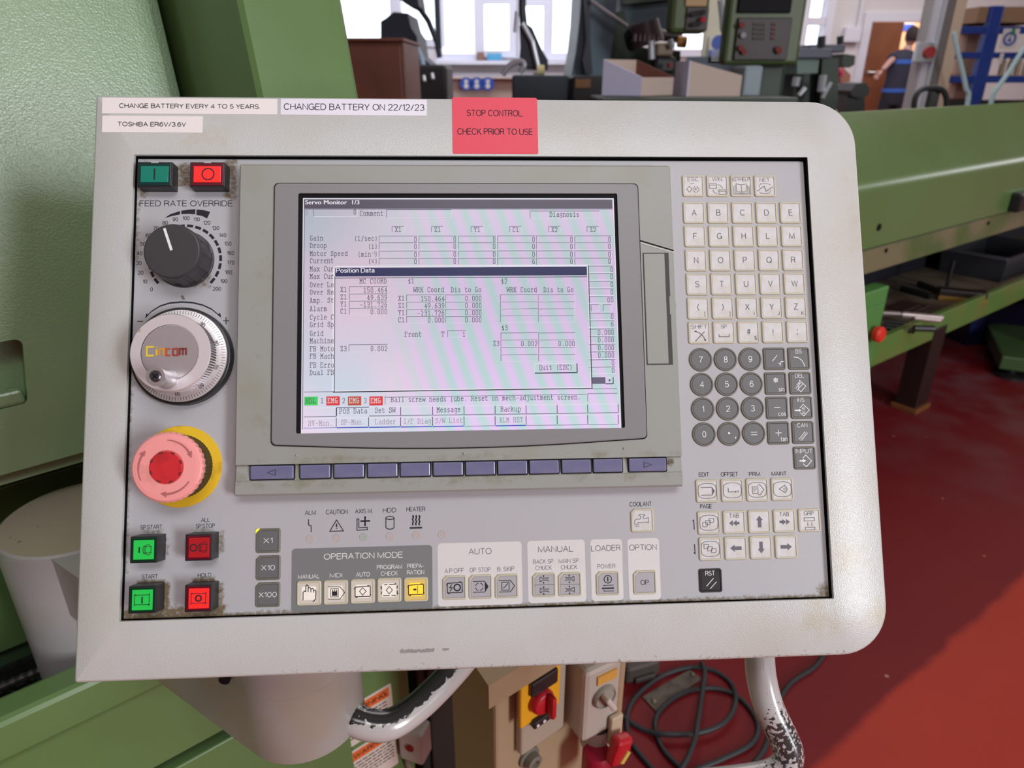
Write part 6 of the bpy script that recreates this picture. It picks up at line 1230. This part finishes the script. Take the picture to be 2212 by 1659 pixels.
# cardboard parts boxes
SH = thing_at('machine_bed', 'dark green machine bed carrying the two cardboard boxes', 'machine', .7, 2.7)
x0 = pY(1290, 210, 2.7).x; x1 = pY(1705, 210, 2.7).x; zt = pY(1400, 209, 2.7).z
part('top', SH, M_mill, lambda b: box(b, x0, x1, 2.6, 2.95, zt-.04, zt, bev=.008)); part('body', SH, M_mill, lambda b: box(b, x0+.05, x1-.02, 2.66, 2.92, 0, zt-.04, bev=.01))
T = thing_at('cardboard_bin', 'left cardboard parts box, its white side sloping down', 'box', .5, 2.7)
def panelW(b, pts, th):  # thin sheet through 3D points, given thickness th (Vector)
    pts = [Vector(p) for p in pts]; loops(b, [[tuple(p) for p in pts], [tuple(p+th) for p in pts]])
zb = zt+.001
P0 = Vector((pY(1300, 205, 2.72).x, 2.72, 0)); P1 = Vector((pY(1382, 207, 2.66).x, 2.64, 0)); P2 = Vector((pY(1455, 205, 2.74).x, 2.76, 0)); P3 = P0+(P2-P1)
hA = pY(1302, 128, 2.72).z; hB = pY(1380, 167, 2.64).z; hC = pY(1455, 167, 2.76).z; hD = pY(1372, 128, 2.86).z
def up3(p, z): return (p.x, p.y, z)
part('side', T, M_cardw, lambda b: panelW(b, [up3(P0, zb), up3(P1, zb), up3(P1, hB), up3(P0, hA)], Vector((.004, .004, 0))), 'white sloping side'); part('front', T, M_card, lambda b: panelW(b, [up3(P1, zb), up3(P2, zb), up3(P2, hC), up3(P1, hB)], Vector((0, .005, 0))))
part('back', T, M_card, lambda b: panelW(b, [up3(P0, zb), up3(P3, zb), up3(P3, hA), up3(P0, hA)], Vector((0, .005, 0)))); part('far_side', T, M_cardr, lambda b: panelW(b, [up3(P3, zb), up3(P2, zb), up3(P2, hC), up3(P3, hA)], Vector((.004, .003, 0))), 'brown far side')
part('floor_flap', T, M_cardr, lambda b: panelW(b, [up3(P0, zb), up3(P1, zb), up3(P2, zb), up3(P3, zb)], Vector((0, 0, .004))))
T = thing_at('cardboard_bin', 'right cardboard parts box with a plain pinkish sloping side', 'box', .9, 2.75)
Q0 = Vector((pY(1483, 203, 2.7).x, 2.7, 0)); Q1 = Vector((pY(1606, 203, 2.7).x, 2.74, 0)); dq = Vector((-.012, .16, 0)); Q2, Q3 = Q1+dq, Q0+dq
part('side', T, M_card, lambda b: panelW(b, [up3(Q0, zb), up3(Q1, zb), up3(Q1, pY(1606, 163, 2.74).z), up3(Q0, pY(1486, 131, 2.7).z)], Vector((0, .005, 0)))); part('far_side', T, M_card, lambda b: panelW(b, [up3(Q3, zb), up3(Q2, zb), up3(Q2, pY(1606, 163, 2.74).z), up3(Q3, pY(1486, 131, 2.7).z)], Vector((0, .005, 0))))
part('front', T, M_card, lambda b: panelW(b, [up3(Q1, zb), up3(Q2, zb), up3(Q2, pY(1606, 163, 2.74).z), up3(Q1, pY(1606, 163, 2.74).z)], Vector((-.005, 0, 0)))); part('back', T, M_cardw, lambda b: panelW(b, [up3(Q0, zb), up3(Q3, zb), up3(Q3, pY(1486, 131, 2.7).z), up3(Q0, pY(1486, 131, 2.7).z)], Vector((.005, 0, 0))))
# upper control box
T = thing_at('control_box', 'olive control box with tan top and dark key face above the boxes', 'control box', .9, 3.2)
bx(T, 'housing', M_olive, (1452, -80, 1536, 72), 3.2, .10, .02); bx(T, 'tan_panel', mat('tan_panel', (170, 138, 92), .5), (1484, -70, 1531, 14), 3.19, .01, .003); bx(T, 'key_face', M_brownp, (1482, 15, 1530, 66), 3.19, .01, .003)
for i, (x, y) in enumerate(((1498, 30), (1508, 28), (1520, 26), (1500, 52), (1511, 50), (1519, 42))): part('knob', T, M_char if i != 5 else M_swred, lambda b: tube(b, [pY(x, y, 3.185), pY(x, y, 3.16)], .010, 8))
# hanging light cluster
T = thing_at('air_line', 'pale hanging air lines catching the window light', 'air line', 1.3, 4.4)
for i, pts in enumerate((((1598, -30), (1586, 30), (1572, 52)), ((1592, -30), (1578, 20), (1570, 48)), ((1556, 0), (1560, 35), (1562, 68)))): part('hose', T, M_silver, lambda b: tube(b, [pY(x, y, 4.4) for x, y in pts], .017, 8))
WP = thing_at('partition', 'narrow cream partition wall behind the blue safety notice', 'partition', 1.6, 5.2)
part('board', WP, mat('cream_partition', (206, 204, 186), .7), lambda b: box(b, pY(1527, 40, 5.2).x, pY(1640, 40, 5.2).x, 5.2, 5.26, 0, 3.4)); part('rail', WP, M_slate, lambda b: box(b, pY(1486, 118, 5.15).x, pY(1640, 118, 5.15).x, 5.15, 5.2, .9, pY(0, 122, 5.15).z))
T = thing_at('safety_notice', 'blue and white safety notice with round symbol on cream partition', 'sign', 1.6, 5.1)
bx(T, 'board', M_signw, (1531, 78, 1574, 138), 5.16, .01, 0); bx(T, 'blue_field', M_bluel, (1531, 108, 1570, 136), 5.15, .01, 0); c = pY(1552, 91, 5.15)
part('round_symbol', T, M_bluel, lambda b: lathe(b, [(.042, 0), (.042, .005)], (0, 0), 24, mx=Matrix.Translation((c.x, 5.155, c.z)) @ Matrix.Rotation(pi/2, 4, 'X')))
for i in range(4): x0_, x1_, z0_, z1_2 = span(1536, 111+i*6, 1565, 113+i*6, 5.145); part('text_line', T, M_signw, lambda b: box(b, x0_, x1_, 5.144, 5.15, z0_, z1_2))
# second control pendant with monitor
T = thing_at('machine_pendant', 'dark olive control pendant with black monitor and lamp-dotted keyboard', 'control panel', 1.1, 3.2)
bx(T, 'housing', M_olive, (1574, -90, 1742, 140), 3.2, .09, .015); bx(T, 'monitor', mat('black_monitor', (14, 14, 22), .6, spec=.15), (1600, -80, 1716, 28), 3.185, .02, .004); bx(T, 'keyboard', M_brownp, (1590, 38, 1706, 130), 3.185, .02, .004)
rk, gk = mat('red_key', (130, 52, 50), .5), mat('brown_key', (92, 82, 80), .5)
for r in range(4):
    for c_ in range(7):
        x = 1629+c_*5.4+(12 if c_ > 4 else 0)-r*.6; y = 50+r*10; x0_, x1_, z0_, z1_2 = span(x, y, x+3.6, y+5, 3.18)
        part('key', T, rk if c_ == 5 else gk, lambda b: box(b, x0_, x1_, 3.175, 3.185, z0_, z1_2, bev=.001))
for i, (x, y, m) in enumerate(((1606, 76, M_silver), (1603, 54, rk), (1601, 104, rk), (1608, 112, rk), (1681, 106, rk), (1684, 110, rk))): part('knob', T, m, lambda b: tube(b, [pY(x, y, 3.185), pY(x, y, 3.165)], .011, 10))
part('support', T, M_mill, lambda b: box(b, pY(1640, 150, 3.3).x, pY(1700, 150, 3.3).x, 3.3, 3.45, 0, pY(0, 135, 3.3).z, bev=.02)); 
T = thing_at('coolant_tank', 'pale blue grey tank standing below the olive pendant', 'tank', 1.2, 3.0)
bx(T, 'body', mat('pale_slate_tank', (136, 152, 162), .5), (1605, 142, 1646, 215), 3.0, .2, .01); x0, x1, z0, z1 = span(1605, 142, 1646, 215, 3.0); part('legs', T, M_char, lambda b: box(b, x0+.02, x1-.02, 3.02, 3.18, 0, z0))
T = thing_at('knee_mill', 'dark green knee mill with blue grey fittings and slotted table', 'machine', 2.3, 4.5)
part('table', T, mat('slate_table', (72, 76, 96), .45), lambda b: (box(b, pY(1722, 110, 4.4).x, pY(1800, 110, 4.4).x, 4.4, 4.7, pY(0, 127, 4.4).z, pY(0, 105, 4.4).z, bev=.008), box(b, pY(1776, 100, 4.5).x, pY(1860, 100, 4.5).x, 4.7, 4.95, pY(0, 112, 4.5).z, pY(0, 93, 4.5).z, bev=.008))[0], 'slate table')
part('clamp_post', T, M_char, lambda b: tube(b, [pY(1775, 78, 4.5), pY(1774, 104, 4.5)], .022, 10)); part('clamp_post', T, M_char, lambda b: tube(b, [pY(1815, 78, 4.75), pY(1815, 96, 4.75)], .020, 10))
part('knee', T, M_mill, lambda b: prismY(b, [(1776, 128), (1812, 126), (1810, 215), (1800, 260), (1770, 260)], 4.5, 4.9)); part('saddle', T, mat('pale_green_saddle', (96, 124, 116), .45), lambda b: prismY(b, [(1722, 126), (1770, 128), (1766, 158), (1722, 160)], 4.45, 4.8)); part('motor', T, M_mill, lambda b: prismY(b, [(1822, 116), (1848, 120), (1846, 140), (1836, 146), (1820, 143)], 4.7, 4.9))
part('column', T, M_mill, lambda b: prismY(b, [(1718, 160), (1776, 158), (1776, 300), (1706, 300)], 4.6, 5.0)); part('blue_cover', T, mat('bright_blue_cover', (40, 102, 170), .45), lambda b: prismY(b, [(1694, 144), (1712, 124), (1722, 140), (1738, 200), (1738, 240), (1694, 240)], 4.9, 5.0))
for i, (a, c_) in enumerate((((1717, 106), (1711, 122)), ((1722, 166), (1718, 186)), ((1778, 162), (1773, 198)), ((1795, 178), (1776, 212)), ((1740, 190), (1726, 206)))): part('handle', T, M_silver, lambda b: tube(b, [pY(*a, 4.4), pY(*c_, 4.4)], .022 if i in (1, 2) else .013, 10))
T = thing_at('pink_guard', 'small pinkish brown guard standing right of the knee mill', 'guard', 3.2, 5.6)
part('panel', T, mat('pinkish_brown', (176, 112, 96), .6), lambda b: prismY(b, [(1812, 150), (1822, 146), (1838, 162), (1834, 190), (1820, 196)], 5.6, 5.65)); part('edge', T, mat('magenta_edge', (190, 40, 100), .5), lambda b: tube(b, [pY(1809, 148, 5.58), pY(1818, 162, 5.58)], .015, 8)); part('stand', T, M_char, lambda b: tube(b, [pY(1826, 190, 5.66), (pY(1826, 190, 5.66).x, 5.66, 0)], .03, 8))
T = thing_at('vice', 'black machine vice on a stand before the open brown door', 'vice', 3.0, 5.0)
part('jaw', T, M_char, lambda b: prismY(b, [(1838, 196), (1850, 180), (1870, 178), (1879, 192), (1876, 206), (1860, 212), (1840, 208)], 5.0, 5.25)); part('body', T, M_char, lambda b: prismY(b, [(1828, 206), (1868, 208), (1868, 240), (1826, 240)], 5.05, 5.3)); part('stand', T, M_char, lambda b: box(b, pY(1835, 230, 5.1).x, pY(1862, 230, 5.1).x, 5.1, 5.25, 0, pY(0, 236, 5.1).z))
# blue corridor sign beyond the door, white boxes on the wall
cY = YB+.99; c = pY(1962, 55, cY); T = empty('corridor_sign', 'small blue and white sign on the peach corridor wall', 'sign', c); bm = B(); box(bm, -.09, .09, -.004, 0, -.08, .02); obj('blue_field', bm, M_bluel, T); bm = B(); box(bm, -.09, .09, -.004, 0, .02, .10); obj('white_field', bm, M_signw, T)
c = pY(1840, 75, YB-.06); T = empty('wall_box', 'white electrical box on the wall left of the door', 'box', c); bm = B(); box(bm, -.12, .12, -.05, .05, -.10, .10, bev=.01); obj('cover', bm, M_sill, T); bm = B(); box(bm, .06, .09, .0, .04, .1, 1.3); obj('conduit', bm, M_sill, T)
# steel column with trunking
T = thing_at('steel_column', 'tall grey steel column with white trunking and pipes', 'column', 3.6, 6.6)
def upr(b, xt, yt, xb, yb, w, Y, dep=.08):
    a = pY(xt, yt, Y); c2_ = pY(xb, yb, Y); x = (a.x+c2_.x)/2; box(b, x-w/2, x+w/2, Y, Y+dep, 0, 3.68, bev=.004)
for i, (nm, m, xt, yt, xb, yb, w, Y) in enumerate((('flange', mat('grey_flange', (150, 148, 150), .5), 2009, 0, 1979, 225, .085, 6.7), ('trunking', mat('white_trunking', (186, 186, 198), .5), 2025, 0, 1993, 225, .085, 6.65), ('pipe', mat('grey_pipe', (110, 106, 108), .4), 2049, 0, 2012, 225, .07, 6.62), ('duct', mat('beige_duct', (186, 168, 150), .5), 2071, 0, 2037, 225, .085, 6.6))):
    part(nm, T, m, lambda b: upr(b, xt, yt, xb, yb, w, Y))
part('cable_run', T, mat('brown_cable_run', (92, 60, 54), .5), lambda b: upr(b, 2061, 0, 2025, 225, .03, 6.63)); part('thin_pipe', T, M_silver, lambda b: upr(b, 2039, 0, 2003, 225, .02, 6.6))
p = pY(2008, 113, 6.58); part('red_button', T, mat('dull_red_button', (150, 44, 44), .4), lambda b: tube(b, [(p.x, 6.61, p.z), (p.x, 6.56, p.z)], .045, 16)); part('switch_plate', T, M_silver, lambda b: box(b, p.x-.10, p.x+.07, 6.61, 6.66, p.z-.08, p.z+.08, bev=.01))
T = thing_at('hand_truck', 'black hoop handles of a trolley behind the green hood', 'trolley', 2.3, 4.1)
part('hoop', T, M_char, lambda b: tube(b, spline([pY(1973, 240, 4.0), pY(1978, 210, 4.0), pY(1992, 193, 4.0), pY(2018, 190, 4.0), pY(2036, 195, 4.0), pY(2044, 212, 4.0), pY(2044, 240, 4.0)], 5), .015, 8)); part('frame', T, M_char, lambda b: box(b, pY(2004, 210, 4.05).x, pY(2022, 210, 4.05).x, 4.02, 4.06, .05, pY(0, 194, 4.05).z)); part('plate', T, M_char, lambda b: box(b, pY(1980, 210, 4.0).x, pY(2040, 210, 4.0).x, 3.85, 4.06, .04, .05))
for s in (0, 1):
    p = pY(1980+60*s, 210, 4.0); part('wheel', T, M_rubber, lambda b: tube(b, [(p.x-.02, 4.08, .09), (p.x+.02, 4.08, .09)], .09, 20))
# blue racking
RY = 7.2; T = thing_at('blue_racking', 'blue steel racking with timber decks at the right wall', 'racking', 5.0, RY)
def sp(x, y): return pY(x, y, RY)
xl_, xm_, xr_ = sp(2052, 100).x, sp(2136, 100).x, sp(2262, 100).x
for nm, x in (('upright', xm_), ('upright', xr_)):
    w = .11 if x == xm_ else .05
    part(nm, T, M_blue, lambda b: box(b, x-w/2, x+w/2, RY, RY+.08, 0, sp(2140, 12).z, bev=.005)); part(nm, T, M_blue, lambda b: box(b, x-w/2, x+w/2, RY+.8, RY+.88, 0, sp(2140, 12).z, bev=.005))
for y, hgt in ((57, .06), (113, .05), (164, .06)):
    z = sp(2130, y).z
    part('beam', T, M_blue, lambda b: box(b, xl_-.03, xm_-.03, RY+.01, RY+.05, z-hgt, z, bev=.004)); part('beam', T, M_blue, lambda b: box(b, xm_+.03, xr_, RY+.01, RY+.05, z-hgt, z, bev=.004))
    for (a, c_) in ((xl_+.22, xm_-.03), (xm_+.03, xr_)):
        if y != 113: part('deck', T, mat('timber_deck', (150, 122, 94), .7) if 'timber_deck' not in bpy.data.materials else bpy.data.materials['timber_deck'], lambda b: box(b, a, c_, RY+.05, RY+.85, z-.03, z+.005))
zt_ = sp(2130, 40).z
part('top_deck', T, bpy.data.materials['timber_deck'], lambda b: box(b, xl_+.22, xr_, RY+.05, RY+.85, zt_-.03, zt_+.10))
part('back_sheet', T, mat('dark_back_sheet', (70, 62, 64), .7), lambda b: box(b, xm_+.04, xr_, RY+.86, RY+.9, 0, sp(2140, 60).z))
part('foot_beam', T, M_char, lambda b: box(b, xl_-.03, xr_, RY+.01, RY+.06, sp(0, 216).z-.05, sp(0, 216).z))
for i, (x0p, x1p, y0, y1, lab) in enumerate(((2078, 2128, 62, 108, 'upper'), (2064, 2118, 120, 158, 'middle'), (2052, 2108, 168, 206, 'lower'))):
    x0, x1, z0, z1 = span(x0p, y0, x1p, y1, RY+.3); zf = {0: sp(2130, 113).z-.05+.05, 1: sp(2130, 164).z+.006, 2: sp(0, 216).z}[i]
    q = empty('storage_carton', lab+' pinkish storage carton in the left bay of the racking', 'carton', ((x0+x1)/2, RY+.3, zf), 0, None); w = (x1-x0)/2; h = z1-zf
    bm = B(); box(bm, -w, w, 0, .4, 0, h*.98, bev=.01); obj('body', bm, mat('pinkish_carton', (188, 160, 144), .7) if i == 0 else bpy.data.materials['pinkish_carton'], q); bm = B(); box(bm, -w-.005, w+.005, -.005, .4, h*.84, h, bev=.004); obj('lid', bm, bpy.data.materials['pinkish_carton'], q)
for i in range(4):
    x = 2150+i*17; zf = sp(2130, 164).z+.006; a, c_ = pY(x, 180, RY+.2), pY(x+12, 180, RY+.2)
    q = empty('jar', 'leftmost of the pale jars hanging low in the right racking bay' if i == 0 else ('second', 'third', 'rightmost')[i-1]+' of the pale jars in the right racking bay', 'jar', ((a.x+c_.x)/2, RY+.2, zf), 0, 'pale jars in the racking')
    bm = B(); r = (c_.x-a.x)/2; lathe(bm, [(r*.9, 0), (r, .01), (r, .11), (r*.6, .13)], (0, 0), 16, cap0=True); obj('glass', bm, mat('pale_jar', (196, 176, 150), .4) if i == 0 else bpy.data.materials['pale_jar'], q, smooth=True); bm = B(); lathe(bm, [(r*.7, .13), (r*.7, .16)], (0, 0), 16); obj('lid', bm, M_silver, q)
c = pY(2181, 84, RY-.04); T = empty('round_sign', 'white square sign with blue and green ring on racking', 'sign', c); bm = B(); box(bm, -.075, .075, 0, .005, -.085, .085); obj('board', bm, M_signw, T)
bm = B(); lathe(bm, [(.060, .0), (.060, .003), (.040, .003), (.040, 0)], (0, 0), 28, mx=Matrix.Rotation(pi/2, 4, 'X'), cap1=False); obj('blue_ring', bm, M_bluel, T); bm = B(); poly(bm, [(0, .03), (-.02, -.025), (.02, -.025)], .002); bm.transform(Matrix.Rotation(pi/2, 4, 'X')); obj('triangle', bm, M_bluel, T); bm = B(); box(bm, .0, .03, -.004, 0, .03, .09); obj('green_tab', bm, mat('green_tab', (40, 130, 80), .5), T)
c = pY(2163, 125, RY-.03); T = empty('tag', 'small white tag hanging on the blue racking beam', 'tag', c); bm = B(); box(bm, -.018, .018, 0, .004, -.05, .04, bev=.001); obj('card', bm, M_signw, T)
M_hose = mat('pale_aqua_hose', (164, 196, 204), .4)
for nm, pts in (('left pale aqua hose hanging before the blue racking', ((2060, 70), (2068, 110), (2078, 150), (2086, 190), (2088, 235))), ('right pale aqua hose slanting before the dark back sheet', ((2225, 90), (2205, 115), (2180, 155), (2155, 190), (2140, 225)))):
    P3 = [pY(x, y, 6.3) for x, y in pts]; P3.append(Vector((P3[-1].x, 6.3, .02))); bm = B(); tube(bm, spline(P3, 5), .019, 8); tag(obj('hose', bm, M_hose, smooth=True), nm, 'hose')
# papers on the window sill
zs_ = pY(1050, 131, 11.3).z
for i, (x, m, lab) in enumerate(((1038, mat('brown_tub', (140, 104, 94), .6), 'small brown tub on the white window sill'), (1068, mat('cyan_pack', (90, 170, 214), .5), 'bright blue pack on the white window sill'))):
    p = pY(x, 125, 11.32); q = empty('sill_tub' if i == 0 else 'sill_pack', lab, 'tub' if i == 0 else 'pack', (p.x, 11.32, zs_)); bm = B(); w = .06 if i == 0 else .11
    box(bm, -w, w, 0, .1, 0, .10, bev=.02); obj('body', bm, m, q); bm = B(); box(bm, -w*.9, w*.9, .005, .09, .10, .115, bev=.005); obj('lid', bm, M_signw if i else m, q)

# ------------------------------------------------ the person in the doorway, seen from behind
PY_ = 10.7; hp = pY(1957, 66, PY_); PX = pY(1942, 150, PY_).x
PE = empty('person', 'person seen from behind in dark work shirt and trousers, reaching to the door', 'person', (PX, PY_, 0))
def skin(name, pts, edges, m, parent, sub=2, label=None):
    me = bpy.data.meshes.new(name); me.from_pydata([p[:3] for p in pts], edges, []); o = link(name, me, m, parent, label)
    s = o.modifiers.new('s', 'SKIN'); 
    for i, v in enumerate(me.skin_vertices[0].data): v.radius = (pts[i][3], pts[i][4] if len(pts[i]) > 4 else pts[i][3])
    me.skin_vertices[0].data[0].use_root = True; s.use_smooth_shade = True; u = o.modifiers.new('u', 'SUBSURF'); u.levels = sub; u.render_levels = sub
    return o
M_skin = mat('skin', (188, 148, 142), .5); M_shirt = mat('dark_blue_work_shirt', (44, 46, 66), .8); M_trous = mat('charcoal_trousers', (34, 34, 46), .85); M_hair = mat('short_dark_hair', (46, 36, 38), .8); M_band = mat('bright_blue_band', (52, 96, 190), .7); M_slv = mat('blue_shirt_sleeve', (70, 84, 124), .8)
hd = Vector((pY(1949, 170, PY_).x-PX+.03, 0, 0))
sx = .03
lh_ = pY(1893, 153, PY_); el = pY(1918, 130, PY_); sh = pY(1938, 97, PY_)
L_ = lambda p, dy=0: (p.x-PX, dy, p.z)
body = [(0, 0, .98, .09, .06), (0.01, 0, 1.15, .09, .06), (.03, 0, 1.34, .10, .06), (.045, 0, 1.44, .06, .05), (.06, -.01, 1.52, .055), (.07, -.01, 1.58, .055),
        (-.08, 0, 1.41, .045), (*L_(el, -.10), .044), (*L_(lh_, -.16), .032), (.17, 0, 1.40, .045), (.25, .03, 1.16, .046), (.24, -.08, .95, .034),
        (-.085, 0, .86, .06), (-.10, .03, .48, .05), (-.12, .06, .08, .042), (-.13, -.06, .04, .04), (.085, 0, .86, .06), (.11, -.02, .48, .05), (.13, .0, .08, .042), (.14, -.12, .04, .04)]
bo = skin('body', body, [(0, 1), (1, 2), (2, 3), (3, 4), (4, 5), (3, 6), (6, 7), (7, 8), (3, 9), (9, 10), (10, 11), (0, 12), (12, 13), (13, 14), (14, 15), (0, 16), (16, 17), (17, 18), (18, 19)], M_skin, PE)
bm = B(); bmesh.ops.create_uvsphere(bm, u_segments=20, v_segments=14, radius=1)
for v in bm.verts:
    x, y, z = v.co; w = 1-.18*max(0, -z); v.co = Vector((x*.077*w, y*.098*w, z*.118))
bm.transform(Matrix.Translation((.075, -.01, 1.665)))
for s in (-1, 1): b_ear = bmesh.ops.create_uvsphere(bm, u_segments=8, v_segments=6, radius=.018, matrix=Matrix.Translation((.075+s*.078, 0, 1.655)) @ Matrix.Diagonal((.5, 1, 1.6, 1)))
bmesh.ops.create_uvsphere(bm, u_segments=8, v_segments=6, radius=.016, matrix=Matrix.Translation((.075, .09, 1.655)) @ Matrix.Diagonal((.8, 1.4, 1.4, 1)))
obj('head', bm, M_skin, PE, smooth=True)
bm = B(); bmesh.ops.create_uvsphere(bm, u_segments=22, v_segments=16, radius=1)
for v in bm.verts:
    x, y, z = v.co; zz = z*.122 if z > -.35 or y < 0 else -.043; v.co = Vector((x*.084, min(y*.106, .07), max(zz, -.07)))
bm.transform(Matrix.Translation((.075, -.018, 1.685))); obj('hair', bm, M_hair, PE, 'short dark hair', smooth=True)
cxz = lambda z: .03*max(0, min(1, (z-.98)/.36))
ell = lambda z, a, b_: [(cxz(z)+a*cos(2*pi*i/28), b_*sin(2*pi*i/28), z) for i in range(28)]
bm = B(); loops(bm, [ell(*q) for q in ((.93, .168, .122), (1.0, .168, .122), (1.15, .168, .118), (1.30, .198, .128), (1.38, .205, .126), (1.44, .175, .108), (1.485, .115, .085), (1.515, .070, .066))])
e1 = Vector(L_(el, -.10)); s1 = Vector((-.125, 0, 1.405)); tube(bm, [s1+Vector((.05, 0, .01)), s1, s1.lerp(e1, .5), s1.lerp(e1, .8)], [.075, .072, .064, .062], 16)
s2 = Vector((.190, 0, 1.405)); tube(bm, [s2-Vector((.05, 0, 0)), s2, Vector((.235, .02, 1.26)), Vector((.245, .028, 1.20))], [.075, .072, .064, .062], 16)
obj('shirt', bm, M_shirt, PE, 'dark navy work shirt', smooth=True)
bm = B(); loops(bm, [ell(*q) for q in ((.80, .165, .118), (.88, .176, .126), (.98, .166, .122), (1.02, .164, .120))])
for p_ in (((-.082, 0, .86), (-.092, .015, .66), (-.102, .03, .48), (-.115, .05, .22), (-.12, .06, .09)), ((.082, 0, .86), (.098, -.01, .66), (.11, -.02, .48), (.125, -.01, .22), (.13, 0, .09))): tube(bm, p_, [.098, .088, .076, .066, .064], 16)
obj('trousers', bm, M_trous, PE, smooth=True)
bm = B(); L = lambda z, a, b, ox: [(ox+a*cos(2*pi*i/28), b*sin(2*pi*i/28), z) for i in range(28)]
loops(bm, [L(.965, .174, .128, 0), L(1.015, .174, .128, 0)], cap0=False, cap1=False); obj('belt', bm, M_band, PE, 'blue belt band', smooth=True)
bm = B(); loops(bm, [L(1.33, .207, .134, .03), L(1.385, .209, .132, .03)], cap0=False, cap1=False); obj('chest_band', bm, M_band, PE, 'bright blue band across the shoulders', smooth=True)
for s, x, y in ((-1, -.125, .01), (1, .135, -.05)):
    bm = B(); loops(bm, [[(x+a*cos(2*pi*i/16)*.045, y+sin(2*pi*i/16)*.13*b2_, z) for i in range(16)] for z, a, b2_ in ((0, 1, 1), (.04, 1, 1), (.08, .9, .7), (.11, .8, .45))]); obj('shoe', bm, M_char, PE, smooth=True)
# hands
def hand(wr, d, side, name='hand'):
    wr = Vector(wr); d = Vector(d).normalized(); s = d.cross(Vector((0, 1, 0))).normalized(); pts = [(*wr, .026, .02), (*(wr+d*.05), .036, .017), (*(wr+d*.085), .036, .015)]; ed = [(0, 1), (1, 2)]
    for k, ln_ in enumerate((.062, .072, .068, .054)):
        b0 = wr+d*.09+s*(-.026+.0175*k); i = len(pts); pts += [(*b0, .0092), (*(b0+d*ln_*.55), .0085), (*(b0+d*ln_*.9+Vector((0, .012, 0))), .0075)]; ed += [(2, i), (i, i+1), (i+1, i+2)]
    i = len(pts); b0 = wr+d*.04-s*.03; pts += [(*b0, .012), (*(b0-s*.022+d*.03), .0105), (*(b0-s*.026+d*.055), .009)]; ed += [(1, i), (i, i+1), (i+1, i+2)]
    return skin(name, pts, ed, M_skin, PE, 1)
hand(L_(lh_, -.16), Vector(L_(lh_, -.16))-Vector(L_(el, -.10)), 1); hand((.24, -.08, .95), (0, -.2, -1), -1)
